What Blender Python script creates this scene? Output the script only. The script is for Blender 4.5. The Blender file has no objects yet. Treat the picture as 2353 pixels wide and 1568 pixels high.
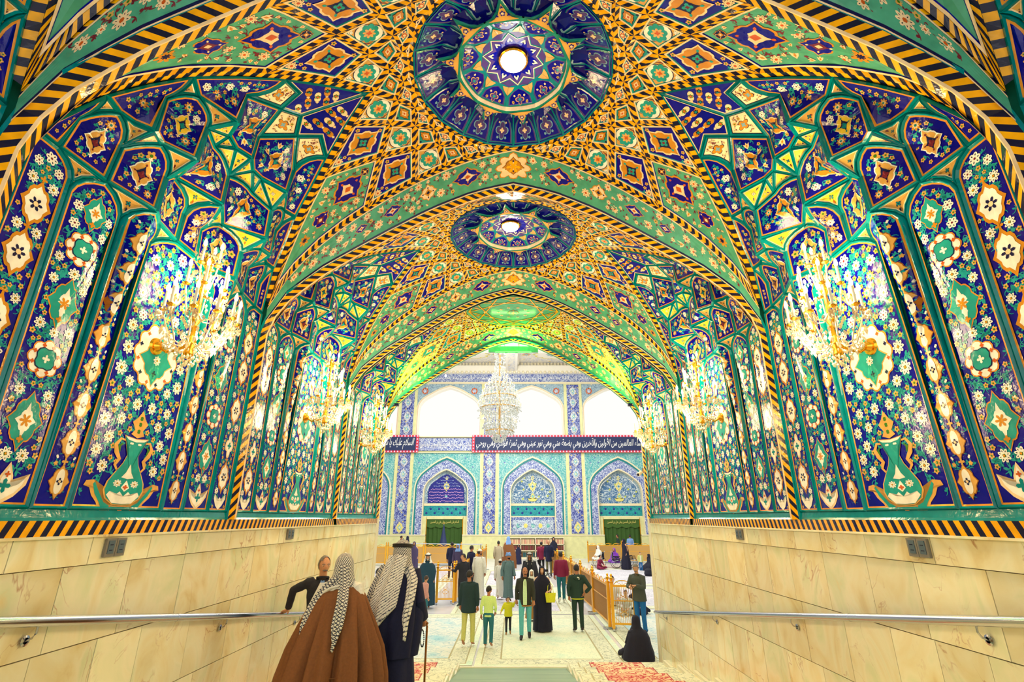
import bpy, bmesh, math, random
from mathutils import Vector, Matrix
from math import sin, cos, pi, radians, hypot, atan2, sqrt
S = bpy.context.scene
COL = S.collection
rnd = random.Random(7)
# ------------------------------------------------------------------ camera, world, exposure
F_PX, CX, CY, PITCH = 1156.0, 1179.5, 784.0, math.atan(406 / 1156)
cam = bpy.data.cameras.new('camera'); cam_o = bpy.data.objects.new('camera', cam); COL.objects.link(cam_o)
cam.sensor_width = 36.0; cam.lens = 36.0 * F_PX / 2353; cam.shift_x = -(CX - 1176.5) / 2353
cam.clip_start = .05; cam.clip_end = 300
cam_o.location = (0, 0, 0); cam_o.rotation_euler = (pi / 2 + PITCH, 0, 0)
S.camera = cam_o
S.view_settings.view_transform = 'Standard'; S.view_settings.look = 'None'
S.view_settings.gamma = 1.0; S.view_settings.use_curve_mapping = False
S.view_settings.exposure = 0.0
W = bpy.data.worlds.new('sky'); S.world = W; W.use_nodes = True
bg = W.node_tree.nodes['Background']
bg.inputs[0].default_value = (1.0, .975, .9, 1); bg.inputs[1].default_value = 1.08
S.cycles.max_bounces = 6; S.cycles.diffuse_bounces = 3; S.cycles.glossy_bounces = 3
S.cycles.transmission_bounces = 6; S.cycles.transparent_max_bounces = 6
S.cycles.caustics_reflective = False; S.cycles.caustics_refractive = False
S.cycles.sample_clamp_indirect = 4.0; S.cycles.use_denoising = True
S.cycles.use_adaptive_sampling = True; S.cycles.adaptive_threshold = 0.03

def lamp(name, kind, loc, energy, color, size=.2, rot=None, label='', cat='lamp', parent=None, size_y=None, spot=None):
    L = bpy.data.lights.new(name, kind); L.energy = energy; L.color = color
    if kind == 'AREA':
        L.size = size
        if size_y: L.shape = 'RECTANGLE'; L.size_y = size_y
    elif kind != 'SUN': L.shadow_soft_size = size
    if kind == 'SPOT' and spot: L.spot_size = spot; L.spot_blend = .6
    o = bpy.data.objects.new(name, L); o.location = loc
    if rot: o.rotation_euler = rot
    COL.objects.link(o)
    if parent: o.parent = parent
    return o
# added area lamp under the closed hall slab, brightens the hall beyond the passage
lamp('hall_fill', 'AREA', (0, 27, 11.4), 3000, (1, .97, .9), 26, (0, 0, 0), size_y=22)
# added soft fill behind the camera, standing in for the unseen building
lamp('rear_fill', 'AREA', (0, -3.2, 2.2), 60, (1, .93, .82), 5.0, (radians(78), 0, 0), size_y=3.5)

# ------------------------------------------------------------------ helpers for objects
def tag(o, label=None, cat=None, group=None, kind=None):
    if label: o['label'] = label
    if cat: o['category'] = cat
    if group: o['group'] = group
    if kind: o['kind'] = kind
    return o
def empty(name, loc=(0, 0, 0), rz=0, parent=None):
    o = bpy.data.objects.new(name, None); o.location = loc; o.rotation_euler = (0, 0, rz)
    o.empty_display_size = .1
    COL.objects.link(o)
    if parent: o.parent = parent
    return o
def link(name, me, parent=None, loc=None, rz=0, scale=None, kind=None):
    o = bpy.data.objects.new(name, me); COL.objects.link(o)
    if loc: o.location = loc
    if rz: o.rotation_euler = (0, 0, rz)
    if scale: o.scale = scale
    if parent: o.parent = parent
    if kind: o['kind'] = kind
    return o
def kids(o):
    return KIDS.get(o.name, list(o.children))
KIDS = {}
def copy_tree(o, loc=None, rz=None, scale=None, parent=None, label=None, matmap=None):
    c = o.copy(); COL.objects.link(c)
    if parent is not None: c.parent = parent
    if loc is not None: c.location = loc
    if rz is not None: c.rotation_euler = (0, 0, rz)
    if scale is not None: c.scale = scale
    if label: c['label'] = label
    if matmap and c.type == 'MESH':
        c.data = swapped(c.data, matmap)
    for ch in o.children:
        copy_tree(ch, parent=c, matmap=matmap)
    return c
SWAP = {}
def swapped(me, mm):
    k = (me.name, id(mm))
    if k not in SWAP:
        n = me.copy()
        for i, m in enumerate(n.materials):
            if m.name in mm: n.materials[i] = M(mm[m.name])
        SWAP[k] = n
    return SWAP[k]

# ------------------------------------------------------------------ materials
MATS = {}
def new_mat(name):
    m = bpy.data.materials.new(name); m.use_nodes = True
    nt = m.node_tree; return m, nt, nt.nodes['Principled BSDF']
def lin(c):
    return tuple((x / 12.92 if x <= .04045 else ((x + .055) / 1.055) ** 2.4) for x in [v / 255 for v in c])
PAL = {  # plain glazed colours, sRGB
 'cobalt': (2, 2, 146), 'cobalt_dim': (8, 14, 130), 'teal': (0, 132, 138), 'teal_light': (30, 158, 160), 'green': (78, 164, 132),
 'sea_green': (28, 140, 122), 'turquoise': (30, 156, 148), 'orange': (228, 146, 44), 'amber': (206, 138, 34), 'yellow': (250, 178, 8),
 'gold_tan': (222, 168, 84), 'tan': (224, 172, 96), 'cream': (248, 216, 168), 'ivory': (252, 234, 190), 'white_glaze': (250, 246, 232),
 'ink': (22, 24, 58), 'navy': (20, 24, 74), 'maroon': (116, 36, 50), 'leaf_green': (60, 120, 20), 'brown': (150, 90, 30), 'rust': (205, 92, 30),
 'sky_inlay': (120, 170, 190), 'lemon': (246, 232, 120), 'lime': (150, 200, 60), 'yellow_tan': (250, 208, 60), 'purple': (80, 60, 130)}
def glazed(name, rgb):
    m, nt, b = new_mat(name)
    c = lin(rgb)
    N = nt.nodes; L = nt.links
    tc = N.new('ShaderNodeTexCoord'); nz = N.new('ShaderNodeTexNoise'); nz.inputs['Scale'].default_value = 9; nz.inputs['Detail'].default_value = 2
    L.new(tc.outputs['Object'], nz.inputs['Vector'])
    hv = N.new('ShaderNodeHueSaturation'); hv.inputs['Color'].default_value = (*c, 1)
    mr = N.new('ShaderNodeMapRange'); mr.inputs[1].default_value = .3; mr.inputs[2].default_value = .7
    mr.inputs[3].default_value = .84; mr.inputs[4].default_value = 1.16
    L.new(nz.outputs[0], mr.inputs[0]); L.new(mr.outputs[0], hv.inputs['Value']); L.new(hv.outputs[0], b.inputs['Base Color'])
    nb = N.new('ShaderNodeTexNoise'); nb.inputs['Scale'].default_value = 26; L.new(tc.outputs['Object'], nb.inputs['Vector'])
    bp = N.new('ShaderNodeBump'); bp.inputs['Strength'].default_value = .12; bp.inputs['Distance'].default_value = .01
    L.new(nb.outputs[0], bp.inputs['Height']); L.new(bp.outputs[0], b.inputs['Normal'])
    b.inputs['Roughness'].default_value = .10; b.inputs['Specular IOR Level'].default_value = .3
    return m
def simple(name, rgb, rough=.6, metal=0, bump=0, scale=60, alpha=None):
    m, nt, b = new_mat(name)
    b.inputs['Base Color'].default_value = (*lin(rgb), 1); b.inputs['Roughness'].default_value = rough; b.inputs['Metallic'].default_value = metal
    if bump:
        N = nt.nodes; L = nt.links
        tc = N.new('ShaderNodeTexCoord'); nz = N.new('ShaderNodeTexNoise'); nz.inputs['Scale'].default_value = scale
        bp = N.new('ShaderNodeBump'); bp.inputs['Strength'].default_value = bump; bp.inputs['Distance'].default_value = .01
        L.new(tc.outputs['Object'], nz.inputs['Vector']); L.new(nz.outputs[0], bp.inputs['Height']); L.new(bp.outputs[0], b.inputs['Normal'])
        hv = N.new('ShaderNodeHueSaturation'); hv.inputs['Color'].default_value = (*lin(rgb), 1)
        mr = N.new('ShaderNodeMapRange'); mr.inputs[3].default_value = .8; mr.inputs[4].default_value = 1.2
        L.new(nz.outputs[0], mr.inputs[0]); L.new(mr.outputs[0], hv.inputs['Value']); L.new(hv.outputs[0], b.inputs['Base Color'])
    return m
def emitter(name, rgb, k):
    m, nt, b = new_mat(name)
    b.inputs['Base Color'].default_value = (*lin(rgb), 1)
    b.inputs['Emission Color'].default_value = (*lin(rgb), 1); b.inputs['Emission Strength'].default_value = k
    return m
CUSTOM = {}
def M(name):
    if name in MATS: return MATS[name]
    if name in CUSTOM: m = CUSTOM[name]()
    elif name in PAL: m = glazed(name, PAL[name])
    else: raise KeyError(name)
    MATS[name] = m
    return m
def ramp(nt, fac, stops, interp='LINEAR'):
    r = nt.nodes.new('ShaderNodeValToRGB'); r.color_ramp.interpolation = interp
    e = r.color_ramp.elements
    while len(e) > 1: e.remove(e[-1])
    e[0].position = stops[0][0]; e[0].color = (*lin(stops[0][1]), 1)
    for p, c in stops[1:]:
        x = e.new(p); x.color = (*lin(c), 1)
    nt.links.new(fac, r.inputs[0]); return r.outputs[0]
def marble():
    m, nt, b = new_mat('onyx_marble'); N = nt.nodes; L = nt.links
    tc = N.new('ShaderNodeTexCoord'); oi = N.new('ShaderNodeObjectInfo')
    sc = N.new('ShaderNodeVectorMath'); sc.operation = 'MULTIPLY'; sc.inputs[1].default_value = (1.0, 1.7, 1.1)
    ad = N.new('ShaderNodeVectorMath'); ad.operation = 'ADD'
    mu = N.new('ShaderNodeMath'); mu.operation = 'MULTIPLY'; mu.inputs[1].default_value = 40
    L.new(oi.outputs['Random'], mu.inputs[0]); L.new(tc.outputs['Object'], sc.inputs[0]); L.new(sc.outputs[0], ad.inputs[0]); L.new(mu.outputs[0], ad.inputs[1])
    n1 = N.new('ShaderNodeTexNoise'); n1.inputs['Scale'].default_value = 1.4; n1.inputs['Detail'].default_value = 5; n1.inputs['Distortion'].default_value = 1.2
    L.new(ad.outputs[0], n1.inputs['Vector'])
    c1 = ramp(nt, n1.outputs[0], [(.25, (222, 200, 140)), (.40, (238, 228, 184)), (.54, (244, 240, 208)), (.68, (226, 232, 192)), (.8, (240, 214, 146))])
    n2 = N.new('ShaderNodeTexNoise'); n2.inputs['Scale'].default_value = 1.1; n2.inputs['Detail'].default_value = 4; n2.inputs['Distortion'].default_value = 2.0
    L.new(ad.outputs[0], n2.inputs['Vector'])
    s = N.new('ShaderNodeMath'); s.operation = 'SUBTRACT'; s.inputs[1].default_value = .5; L.new(n2.outputs[0], s.inputs[0])
    a = N.new('ShaderNodeMath'); a.operation = 'ABSOLUTE'; L.new(s.outputs[0], a.inputs[0])
    v = N.new('ShaderNodeMapRange'); v.inputs[1].default_value = 0; v.inputs[2].default_value = .012; v.inputs[3].default_value = .75; v.inputs[4].default_value = 0
    L.new(a.outputs[0], v.inputs[0])
    n3 = N.new('ShaderNodeTexNoise'); n3.inputs['Scale'].default_value = 1.7; L.new(ad.outputs[0], n3.inputs['Vector'])
    g = N.new('ShaderNodeMapRange'); g.inputs[1].default_value = .5; g.inputs[2].default_value = .68; L.new(n3.outputs[0], g.inputs[0])
    vm = N.new('ShaderNodeMath'); vm.operation = 'MULTIPLY'; L.new(v.outputs[0], vm.inputs[0]); L.new(g.outputs[0], vm.inputs[1])
    mx = N.new('ShaderNodeMixRGB'); mx.inputs[2].default_value = (*lin((172, 104, 62)), 1); L.new(vm.outputs[0], mx.inputs[0]); L.new(c1, mx.inputs[1])
    hv = N.new('ShaderNodeHueSaturation'); r2 = N.new('ShaderNodeMapRange'); r2.inputs[3].default_value = .88; r2.inputs[4].default_value = 1.08
    L.new(oi.outputs['Random'], r2.inputs[0]); L.new(r2.outputs[0], hv.inputs['Value']); L.new(mx.outputs[0], hv.inputs['Color'])
    L.new(hv.outputs[0], b.inputs['Base Color'])
    b.inputs['Roughness'].default_value = .16
    return m
CUSTOM['onyx_marble'] = marble
CUSTOM['gold'] = lambda: simple('gold', (240, 176, 52), .2, 1, .1, 30)
CUSTOM['pale_gold'] = lambda: simple('pale_gold', (222, 178, 110), .3, .8, .2, 80)
CUSTOM['brass_bronze'] = lambda: simple('brass_bronze', (250, 186, 60), .3, .7)
CUSTOM['steel'] = lambda: simple('steel', (186, 190, 200), .16, 1)
CUSTOM['plastic_grey'] = lambda: simple('plastic_grey', (120, 116, 108), .4)
CUSTOM['plastic_blue'] = lambda: simple('plastic_blue', (70, 92, 108), .4)
CUSTOM['candle_white'] = lambda: simple('candle_white', (250, 240, 215), .4)
CUSTOM['flame'] = lambda: emitter('flame', (255, 214, 130), 22)
CUSTOM['skylight_glow'] = lambda: emitter('skylight_glow', (255, 252, 240), 14)
CUSTOM['green_glow'] = lambda: emitter('green_glow', (60, 255, 60), 6)
CUSTOM['pink_bulb'] = lambda: emitter('pink_bulb', (255, 150, 170), 2.0)
def crystal():
    m, nt, b = new_mat('crystal')
    b.inputs['Base Color'].default_value = (.95, .93, .9, 1); b.inputs['Roughness'].default_value = .05
    b.inputs['Metallic'].default_value = .55; b.inputs['Transmission Weight'].default_value = 0
    return m
CUSTOM['crystal'] = crystal
def warm_crystal():
    m, nt, b = new_mat('warm_crystal')
    b.inputs['Base Color'].default_value = (.95, .85, .62, 1); b.inputs['Roughness'].default_value = .08; b.inputs['Metallic'].default_value = .7
    return m
CUSTOM['warm_crystal'] = warm_crystal

# ------------------------------------------------------------------ mesh collector
class MB:
    def __init__(s): s.v = []; s.f = []; s.m = []; s.names = []
    def mi(s, name):
        if name not in s.names: s.names.append(name)
        return s.names.index(name)
    def add(s, vs, fs, mat):
        b = len(s.v); s.v.extend(vs); k = s.mi(mat)
        for f in fs: s.f.append(tuple(b + i for i in f)); s.m.append(k)
    def fan(s, c, ring, mat):
        n = len(ring); s.add([c] + list(ring), [(0, 1 + i, 1 + (i + 1) % n) for i in range(n)], mat)
    def strip(s, A, B, mat, closed=False):
        n = len(A); s.add(list(A) + list(B), [(i, (i + 1) % n, n + (i + 1) % n, n + i) for i in range(n if closed else n - 1)], mat)
    def box(s, x0, x1, y0, y1, z0, z1, mat):
        v = [(x, y, z) for z in (z0, z1) for y in (y0, y1) for x in (x0, x1)]
        s.add(v, [(0, 2, 3, 1), (4, 5, 7, 6), (0, 1, 5, 4), (2, 6, 7, 3), (0, 4, 6, 2), (1, 3, 7, 5)], mat)
    def lathe(s, prof, mat, c=(0, 0, 0), n=10):
        for k in range(len(prof) - 1):
            (r0, z0), (r1, z1) = prof[k], prof[k + 1]
            A = [(c[0] + r0 * cos(2 * pi * i / n), c[1] + r0 * sin(2 * pi * i / n), c[2] + z0) for i in range(n)]
            B = [(c[0] + r1 * cos(2 * pi * i / n), c[1] + r1 * sin(2 * pi * i / n), c[2] + z1) for i in range(n)]
            s.strip(A, B, mat, True)
    def tube(s, pts, r, mat, n=8, cap=True):
        rings = []
        P = [Vector(p) for p in pts]
        rr = r if isinstance(r, (list, tuple)) else [r] * len(P)
        for i, p in enumerate(P):
            t = (P[min(i + 1, len(P) - 1)] - P[max(i - 1, 0)])
            if t.length < 1e-9: t = Vector((0, 0, 1))
            t.normalize()
            a = Vector((0, 0, 1)) if abs(t.z) < .9 else Vector((1, 0, 0))
            u = t.cross(a).normalized(); w = t.cross(u)
            rings.append([tuple(p + (u * cos(2 * pi * j / n) + w * sin(2 * pi * j / n)) * rr[i]) for j in range(n)])
        for a, b in zip(rings, rings[1:]): s.strip(a, b, mat, True)
        if cap:
            s.fan(tuple(P[0]), rings[0], mat); s.fan(tuple(P[-1]), rings[-1][::-1], mat)
    def sphere(s, c, r, mat, n=8, m=5, sq=(1, 1, 1)):
        vs = [(c[0], c[1], c[2] - r * sq[2])]
        for i in range(1, m):
            a = -pi / 2 + pi * i / m
            for j in range(n):
                vs.append((c[0] + r * cos(a) * cos(2 * pi * j / n) * sq[0], c[1] + r * cos(a) * sin(2 * pi * j / n) * sq[1], c[2] + r * sin(a) * sq[2]))
        vs.append((c[0], c[1], c[2] + r * sq[2])); fs = []
        for j in range(n):
            fs.append((0, 1 + (j + 1) % n, 1 + j)); T = 1 + (m - 2) * n
            fs.append((T + j, T + (j + 1) % n, len(vs) - 1))
            for i in range(m - 2): a = 1 + i * n; fs.append((a + j, a + (j + 1) % n, a + n + (j + 1) % n, a + n + j))
        s.add(vs, fs, mat)
    def mesh(s, name, smooth=False):
        me = bpy.data.meshes.new(name); me.from_pydata(s.v, [], s.f)
        for n in s.names: me.materials.append(M(n))
        me.polygons.foreach_set('material_index', s.m)
        if smooth: me.polygons.foreach_set('use_smooth', [True] * len(s.f))
        me.update(); return me
    def build(s, name, parent=None, smooth=False, **k):
        return link(name, s.mesh(name, smooth), parent, **k)

# ------------------------------------------------------------------ tile ornament drawn as inlaid pieces on any surface map m(u, v, off)
def rose(mb, m, cx, cy, R, k, inner, mat, lay, rot=0, sx=1, sy=1, n=None, p=1.0):
    n = n or max(12, k * 4)
    off = .0012 * lay + .0008
    ring = []
    for i in range(n):
        a = 2 * pi * i / n
        if p < 0: q_ = abs(sin(k * a / 2)); r = R * (inner + (1 - inner) * (1 - q_ ** .6) + .17 * q_ ** 4 + .035 * abs(sin(k * a * 2)))   # pointed, scalloped
        else: r = R * (inner + (1 - inner) * abs(cos(k * a / 2)) ** p)
        x, y = r * cos(a) * sx, r * sin(a) * sy
        ring.append(m(cx + x * cos(rot) - y * sin(rot), cy + x * sin(rot) + y * cos(rot), off))
    mb.fan(m(cx, cy, off), ring, mat)
def poly2(mb, m, cx, cy, pts, mat, lay, rot=0, s=1, mir=False):
    off = .0012 * lay + .0008; ring = []
    P = list(pts)
    if mir: P = P + [(-x, y) for x, y in reversed(P) if abs(x) > 1e-6]
    for x, y in P:
        x *= s; y *= s
        ring.append(m(cx + x * cos(rot) - y * sin(rot), cy + x * sin(rot) + y * cos(rot), off))
    ax = sum(p[0] for p in P) / len(P) * s; ay = sum(p[1] for p in P) / len(P) * s
    mb.fan(m(cx + ax * cos(rot) - ay * sin(rot), cy + ax * sin(rot) + ay * cos(rot), off), ring, mat)
def ribbon(mb, m, pts, w, mat, lay):
    off = .0012 * lay + .0008; A = []; B = []
    n = len(pts)
    for i, (x, y) in enumerate(pts):
        x0, y0 = pts[max(i - 1, 0)]; x1, y1 = pts[min(i + 1, n - 1)]
        dx, dy = x1 - x0, y1 - y0; l = hypot(dx, dy) or 1; q = w * (1 - .6 * abs(2 * i / (n - 1) - 1))
        A.append(m(x - dy / l * q, y + dx / l * q, off)); B.append(m(x + dy / l * q, y - dx / l * q, off))
    mb.strip(A, B, mat)
def curl(mb, m, x, y, a, L, bend, w, mat, lay, leaf=True):
    pts = []; px, py, ang = x, y, a; n = 5
    for i in range(n + 1):
        pts.append((px, py)); px += cos(ang) * L / n; py += sin(ang) * L / n; ang += bend / n
    ribbon(mb, m, pts, w, mat, lay)
    if leaf:
        ex, ey = pts[3]
        for sg in (1, -1) if leaf == 2 else (1,):
            la = ang - bend * .5 + sg * .9
            ribbon(mb, m, [(ex, ey), (ex + cos(la) * L * .18, ey + sin(la) * L * .18), (ex + cos(la) * L * .36, ey + sin(la) * L * .36)], w * 2.2, mat, lay)
    return px, py
def flower(mb, m, x, y, R, st, lay, rot=0):
    """st 0: eight white petals; 1: six-petal rosette; 2: small amber blossom; 3: tulip bud; 4: cream on green"""
    if st == 0:
        rose(mb, m, x, y, R, 8, .62, 'white_glaze', lay, rot)
        for i in range(8):
            a = rot + 2 * pi * i / 8
            rose(mb, m, x + .62 * R * cos(a), y + .62 * R * sin(a), .17 * R, 2, .4, 'ink' , lay + 1, a, n=4)
        rose(mb, m, x, y, .3 * R, 4, .7, 'leaf_green', lay + 1, rot, n=8); rose(mb, m, x, y, .17 * R, 4, 1, 'orange', lay + 2, rot, n=6)
    elif st == 1:
        rose(mb, m, x, y, R, 6, .7, 'white_glaze', lay, rot)
        for i in range(6):
            a = rot + 2 * pi * i / 6
            rose(mb, m, x + .6 * R * cos(a), y + .6 * R * sin(a), .2 * R, 2, .5, 'navy', lay + 1, a, n=4)
        rose(mb, m, x, y, .2 * R, 4, 1, 'maroon', lay + 1, rot, n=6)
    elif st == 2:
        rose(mb, m, x, y, R, 5, .6, 'gold_tan', lay, rot); rose(mb, m, x, y, .35 * R, 4, 1, 'leaf_green', lay + 1, rot, n=6)
    elif st == 3:
        poly2(mb, m, x, y, [(0, -1), (.55, -.3), (.8, .7), (.35, .25), (0, 1)], 'cream', lay, rot, R, True)
        poly2(mb, m, x, y, [(0, -.6), (.25, -.1), (0, .5)], 'amber', lay + 1, rot, R, True)
    elif st == 4:
        rose(mb, m, x, y, R, 8, .6, 'cream', lay, rot)
        for i in range(8):
            a = rot + 2 * pi * i / 8
            rose(mb, m, x + .6 * R * cos(a), y + .6 * R * sin(a), .15 * R, 2, .4, 'ink', lay + 1, a, n=4)
        rose(mb, m, x, y, .3 * R, 4, .8, 'rust', lay + 1, rot, n=6)
    elif st == 5:
        rose(mb, m, x, y, R, 8, .55, 'amber', lay, rot); rose(mb, m, x, y, .6 * R, 8, .6, 'cream', lay + 1, rot + .4); rose(mb, m, x, y, .25 * R, 4, 1, 'teal', lay + 2, rot, n=6)
def inside(P, x, y):
    c = False; n = len(P)
    for i in range(n):
        x0, y0 = P[i]; x1, y1 = P[(i + 1) % n]
        if (y0 > y) != (y1 > y) and x < (x1 - x0) * (y - y0) / (y1 - y0) + x0: c = not c
    return c
def edge_dist(P, x, y):
    d = 9
    for i in range(len(P)):
        x0, y0 = P[i]; x1, y1 = P[(i + 1) % len(P)]
        dx, dy = x1 - x0, y1 - y0; t = max(0, min(1, ((x - x0) * dx + (y - y0) * dy) / (dx * dx + dy * dy + 1e-12)))
        d = min(d, hypot(x - x0 - t * dx, y - y0 - t * dy))
    return d
def scatter(mb, m, P, R, gap, styles, vine, lay=2, keep=(), seed=1, mirror=None, wv=None, tries=400, vines=3):
    """flowers with vines inside polygon P, keeping off ellipses keep=(x, y, a, b); mirror = axis x for a left-right symmetric drawing"""
    rg = random.Random(seed); pts = []
    xs = [p[0] for p in P]; ys = [p[1] for p in P]
    wv = wv or R * .13
    def ok(x, y, r, g):
        if not inside(P, x, y) or edge_dist(P, x, y) < r * 1.1: return False
        for kx, ky, a, b in keep:
            if ((x - kx) / (a + r)) ** 2 + ((y - ky) / (b + r)) ** 2 < 1: return False
        return all(hypot(x - q[0], y - q[1]) > (r + q[2]) * g for q in pts)
    for t in range(tries):
        big = t < tries * .5
        st = styles[rg.randrange(len(styles))] if big else 2 if vine != 'maroon' else 3
        r = R * (rg.uniform(.85, 1.15) if big else rg.uniform(.4, .55))
        x = rg.uniform(min(xs), max(xs)); y = rg.uniform(min(ys), max(ys))
        if mirror is not None and abs(x - mirror) < r * 1.05:
            if abs(x - mirror) < r * .4: x = mirror
            else: continue
        if ok(x, y, r, gap if big else 1.08):
            pts.append((x, y, r, st))
            if mirror is not None and x != mirror: pts.append((2 * mirror - x, y, r, st))
    for i, (x, y, r, st) in enumerate(pts):
        for j in range(vines if r > .7 * R else 1):
            a = rg.uniform(0, 2 * pi); L = r * rg.uniform(2.2, 3.3)
            ex, ey = x + cos(a) * L, y + sin(a) * L
            if inside(P, ex, ey) and edge_dist(P, ex, ey) > wv * 2:
                curl(mb, m, x + cos(a) * r * .5, y + sin(a) * r * .5, a, L * .8, rg.choice((-1.9, 1.9)), wv * .6, vine, lay - 1, 2)
        flower(mb, m, x, y, r, st, lay, rg.uniform(0, 3))
    # thin tendrils in the ground that is left
    A_ = abs(sum(P[i][0] * P[(i + 1) % len(P)][1] - P[(i + 1) % len(P)][0] * P[i][1] for i in range(len(P)))) / 2
    tendrils(mb, m, P, R, vine, lay - 1, [(x, y, r) for x, y, r, s_ in pts], keep, rg, min(150, int(A_ / (R * R) * .55)), mirror)
    return pts
def tendrils(mb, m, P, R, vine, lay, pts, keep, rg, n, mirror=None):
    xs = [p[0] for p in P]; ys = [p[1] for p in P]; done = []
    for t in range(n * 6):
        if len(done) >= n: break
        x, y = rg.uniform(min(xs), max(xs)), rg.uniform(min(ys), max(ys)); L = R * rg.uniform(1.1, 1.9)
        if not inside(P, x, y) or edge_dist(P, x, y) < R * .5: continue
        if any(hypot(x - a, y - b) < r * 1.15 for a, b, r in pts) or any(((x - k[0]) / (k[2] + .01)) ** 2 + ((y - k[1]) / (k[3] + .01)) ** 2 < 1 for k in keep): continue
        if any(hypot(x - a, y - b) < R * .55 for a, b in done): continue
        a = rg.uniform(0, 6.28); bd = rg.choice((-2.3, 2.3)); ex, ey = x + cos(a + bd / 2) * L * .8, y + sin(a + bd / 2) * L * .8
        if not inside(P, ex, ey) or edge_dist(P, ex, ey) < R * .25: continue
        done.append((x, y)); curl(mb, m, x, y, a, L, bd, R * .075, vine, lay, 2)
        if mirror is not None: curl(mb, m, 2 * mirror - x, y, pi - a, L, -bd, R * .075, vine, lay, 2)
def medallion(mb, m, x, y, a, b, outline, body, core, heart, lay=3, rot=0, k=4):
    rose(mb, m, x, y, 1.12, k, .60, outline, lay, rot, a, b, n=48, p=-1); rose(mb, m, x, y, 1.0, k, .58, body, lay + 1, rot, a, b, n=48, p=-1)
    rose(mb, m, x, y, .58, k, .42, core, lay + 2, rot, a, b, n=24, p=-1); rose(mb, m, x, y, .22, 4, .5, heart, lay + 3, rot, a, b, n=12)
    for i in range(4):
        t = rot + pi / 2 * i; rr = .62
        px, py = x + rr * (a * cos(pi / 2 * i) * cos(rot) - b * sin(pi / 2 * i) * sin(rot)), y + rr * (a * cos(pi / 2 * i) * sin(rot) + b * sin(pi / 2 * i) * cos(rot))
        rose(mb, m, px, py, .13 * min(a, b), 2, .4, heart, lay + 3, t, n=6)

# ------------------------------------------------------------------ flat polygons in space, framed like glazed mouldings
def inset(P, d):
    n = len(P); out = []
    ar = sum(P[i][0] * P[(i + 1) % n][1] - P[(i + 1) % n][0] * P[i][1] for i in range(n)); sg = 1 if ar > 0 else -1
    for i in range(n):
        p0, p1, p2 = P[i - 1], P[i], P[(i + 1) % n]
        a = Vector((p1[0] - p0[0], p1[1] - p0[1])); b = Vector((p2[0] - p1[0], p2[1] - p1[1]))
        if a.length < 1e-7 or b.length < 1e-7: out.append(p1); continue
        a.normalize(); b.normalize()
        na = Vector((-a.y, a.x)) * sg; nb = Vector((-b.y, b.x)) * sg
        q = na + nb; l2 = q.length_squared
        if l2 < .2: q = na * 1.0
        else: q = q * (2 / l2)
        if q.length > 2.6: q = q.normalized() * 2.6
        out.append((p1[0] + q.x * d, p1[1] + q.y * d))
    return out
class FaceMap:
    """a nearly flat polygon of 3D points; m(u, v, off) interpolates its fan and lifts along the normal towards the room"""
    def __init__(s, V, toward=None, sag=0.0):
        s.V = [Vector(p) for p in V]; n = len(s.V)
        s.C = sum(s.V, Vector()) / n; A_ = 0; W_ = Vector()
        for i in range(n):
            k = (s.V[i] - s.C).cross(s.V[(i + 1) % n] - s.C).length; A_ += k; W_ += (s.V[i] + s.V[(i + 1) % n] + s.C) / 3 * k
        if A_ > 0: s.C = W_ / A_
        N = Vector()
        for i in range(n): N += (s.V[i] - s.C).cross(s.V[(i + 1) % n] - s.C)
        N.normalize()
        if toward is not None and N.dot(Vector(toward) - s.C) < 0: N = -N
        s.N = N
        up = Vector((0, 0, 1)); up = up - N * up.dot(N)
        if up.length < .15: up = Vector((-1, 0, 0)) - N * Vector((-1, 0, 0)).dot(N)
        s.up = up.normalized(); s.rt = s.up.cross(N).normalized()
        s.P = [((p - s.C).dot(s.rt), (p - s.C).dot(s.up)) for p in s.V]
        s.H = [(p - s.C).dot(N) for p in s.V]; s.sag = sag
    def __call__(s, x, y, off=0):
        n = len(s.P); h = 0
        for i in range(n):
            a = s.P[i]; b = s.P[(i + 1) % n]; D = a[0] * b[1] - a[1] * b[0]
            if abs(D) < 1e-9: continue
            u = (x * b[1] - y * b[0]) / D; v = (a[0] * y - a[1] * x) / D
            if u >= -1e-6 and v >= -1e-6: h = u * s.H[i] + v * s.H[(i + 1) % n] - s.sag * max(0, 1 - (u + v)); break
        return tuple(s.C + s.rt * x + s.up * y + s.N * (h + off))
def smooth_poly(P, rounds):
    """rounds: set of vertex indices (3D points) replaced by a short curve"""
    out = []; n = len(P)
    for i, p in enumerate(P):
        if i in rounds:
            a = Vector(P[i - 1]); b = Vector(P[(i + 1) % n]); p = Vector(p)
            A = p.lerp(a, .42); B = p.lerp(b, .42)
            for t in (0, .33, .66, 1):
                out.append(tuple((A * (1 - t) ** 2) + p * (2 * t * (1 - t)) + B * t * t))
        else: out.append(tuple(p))
    return out
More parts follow.
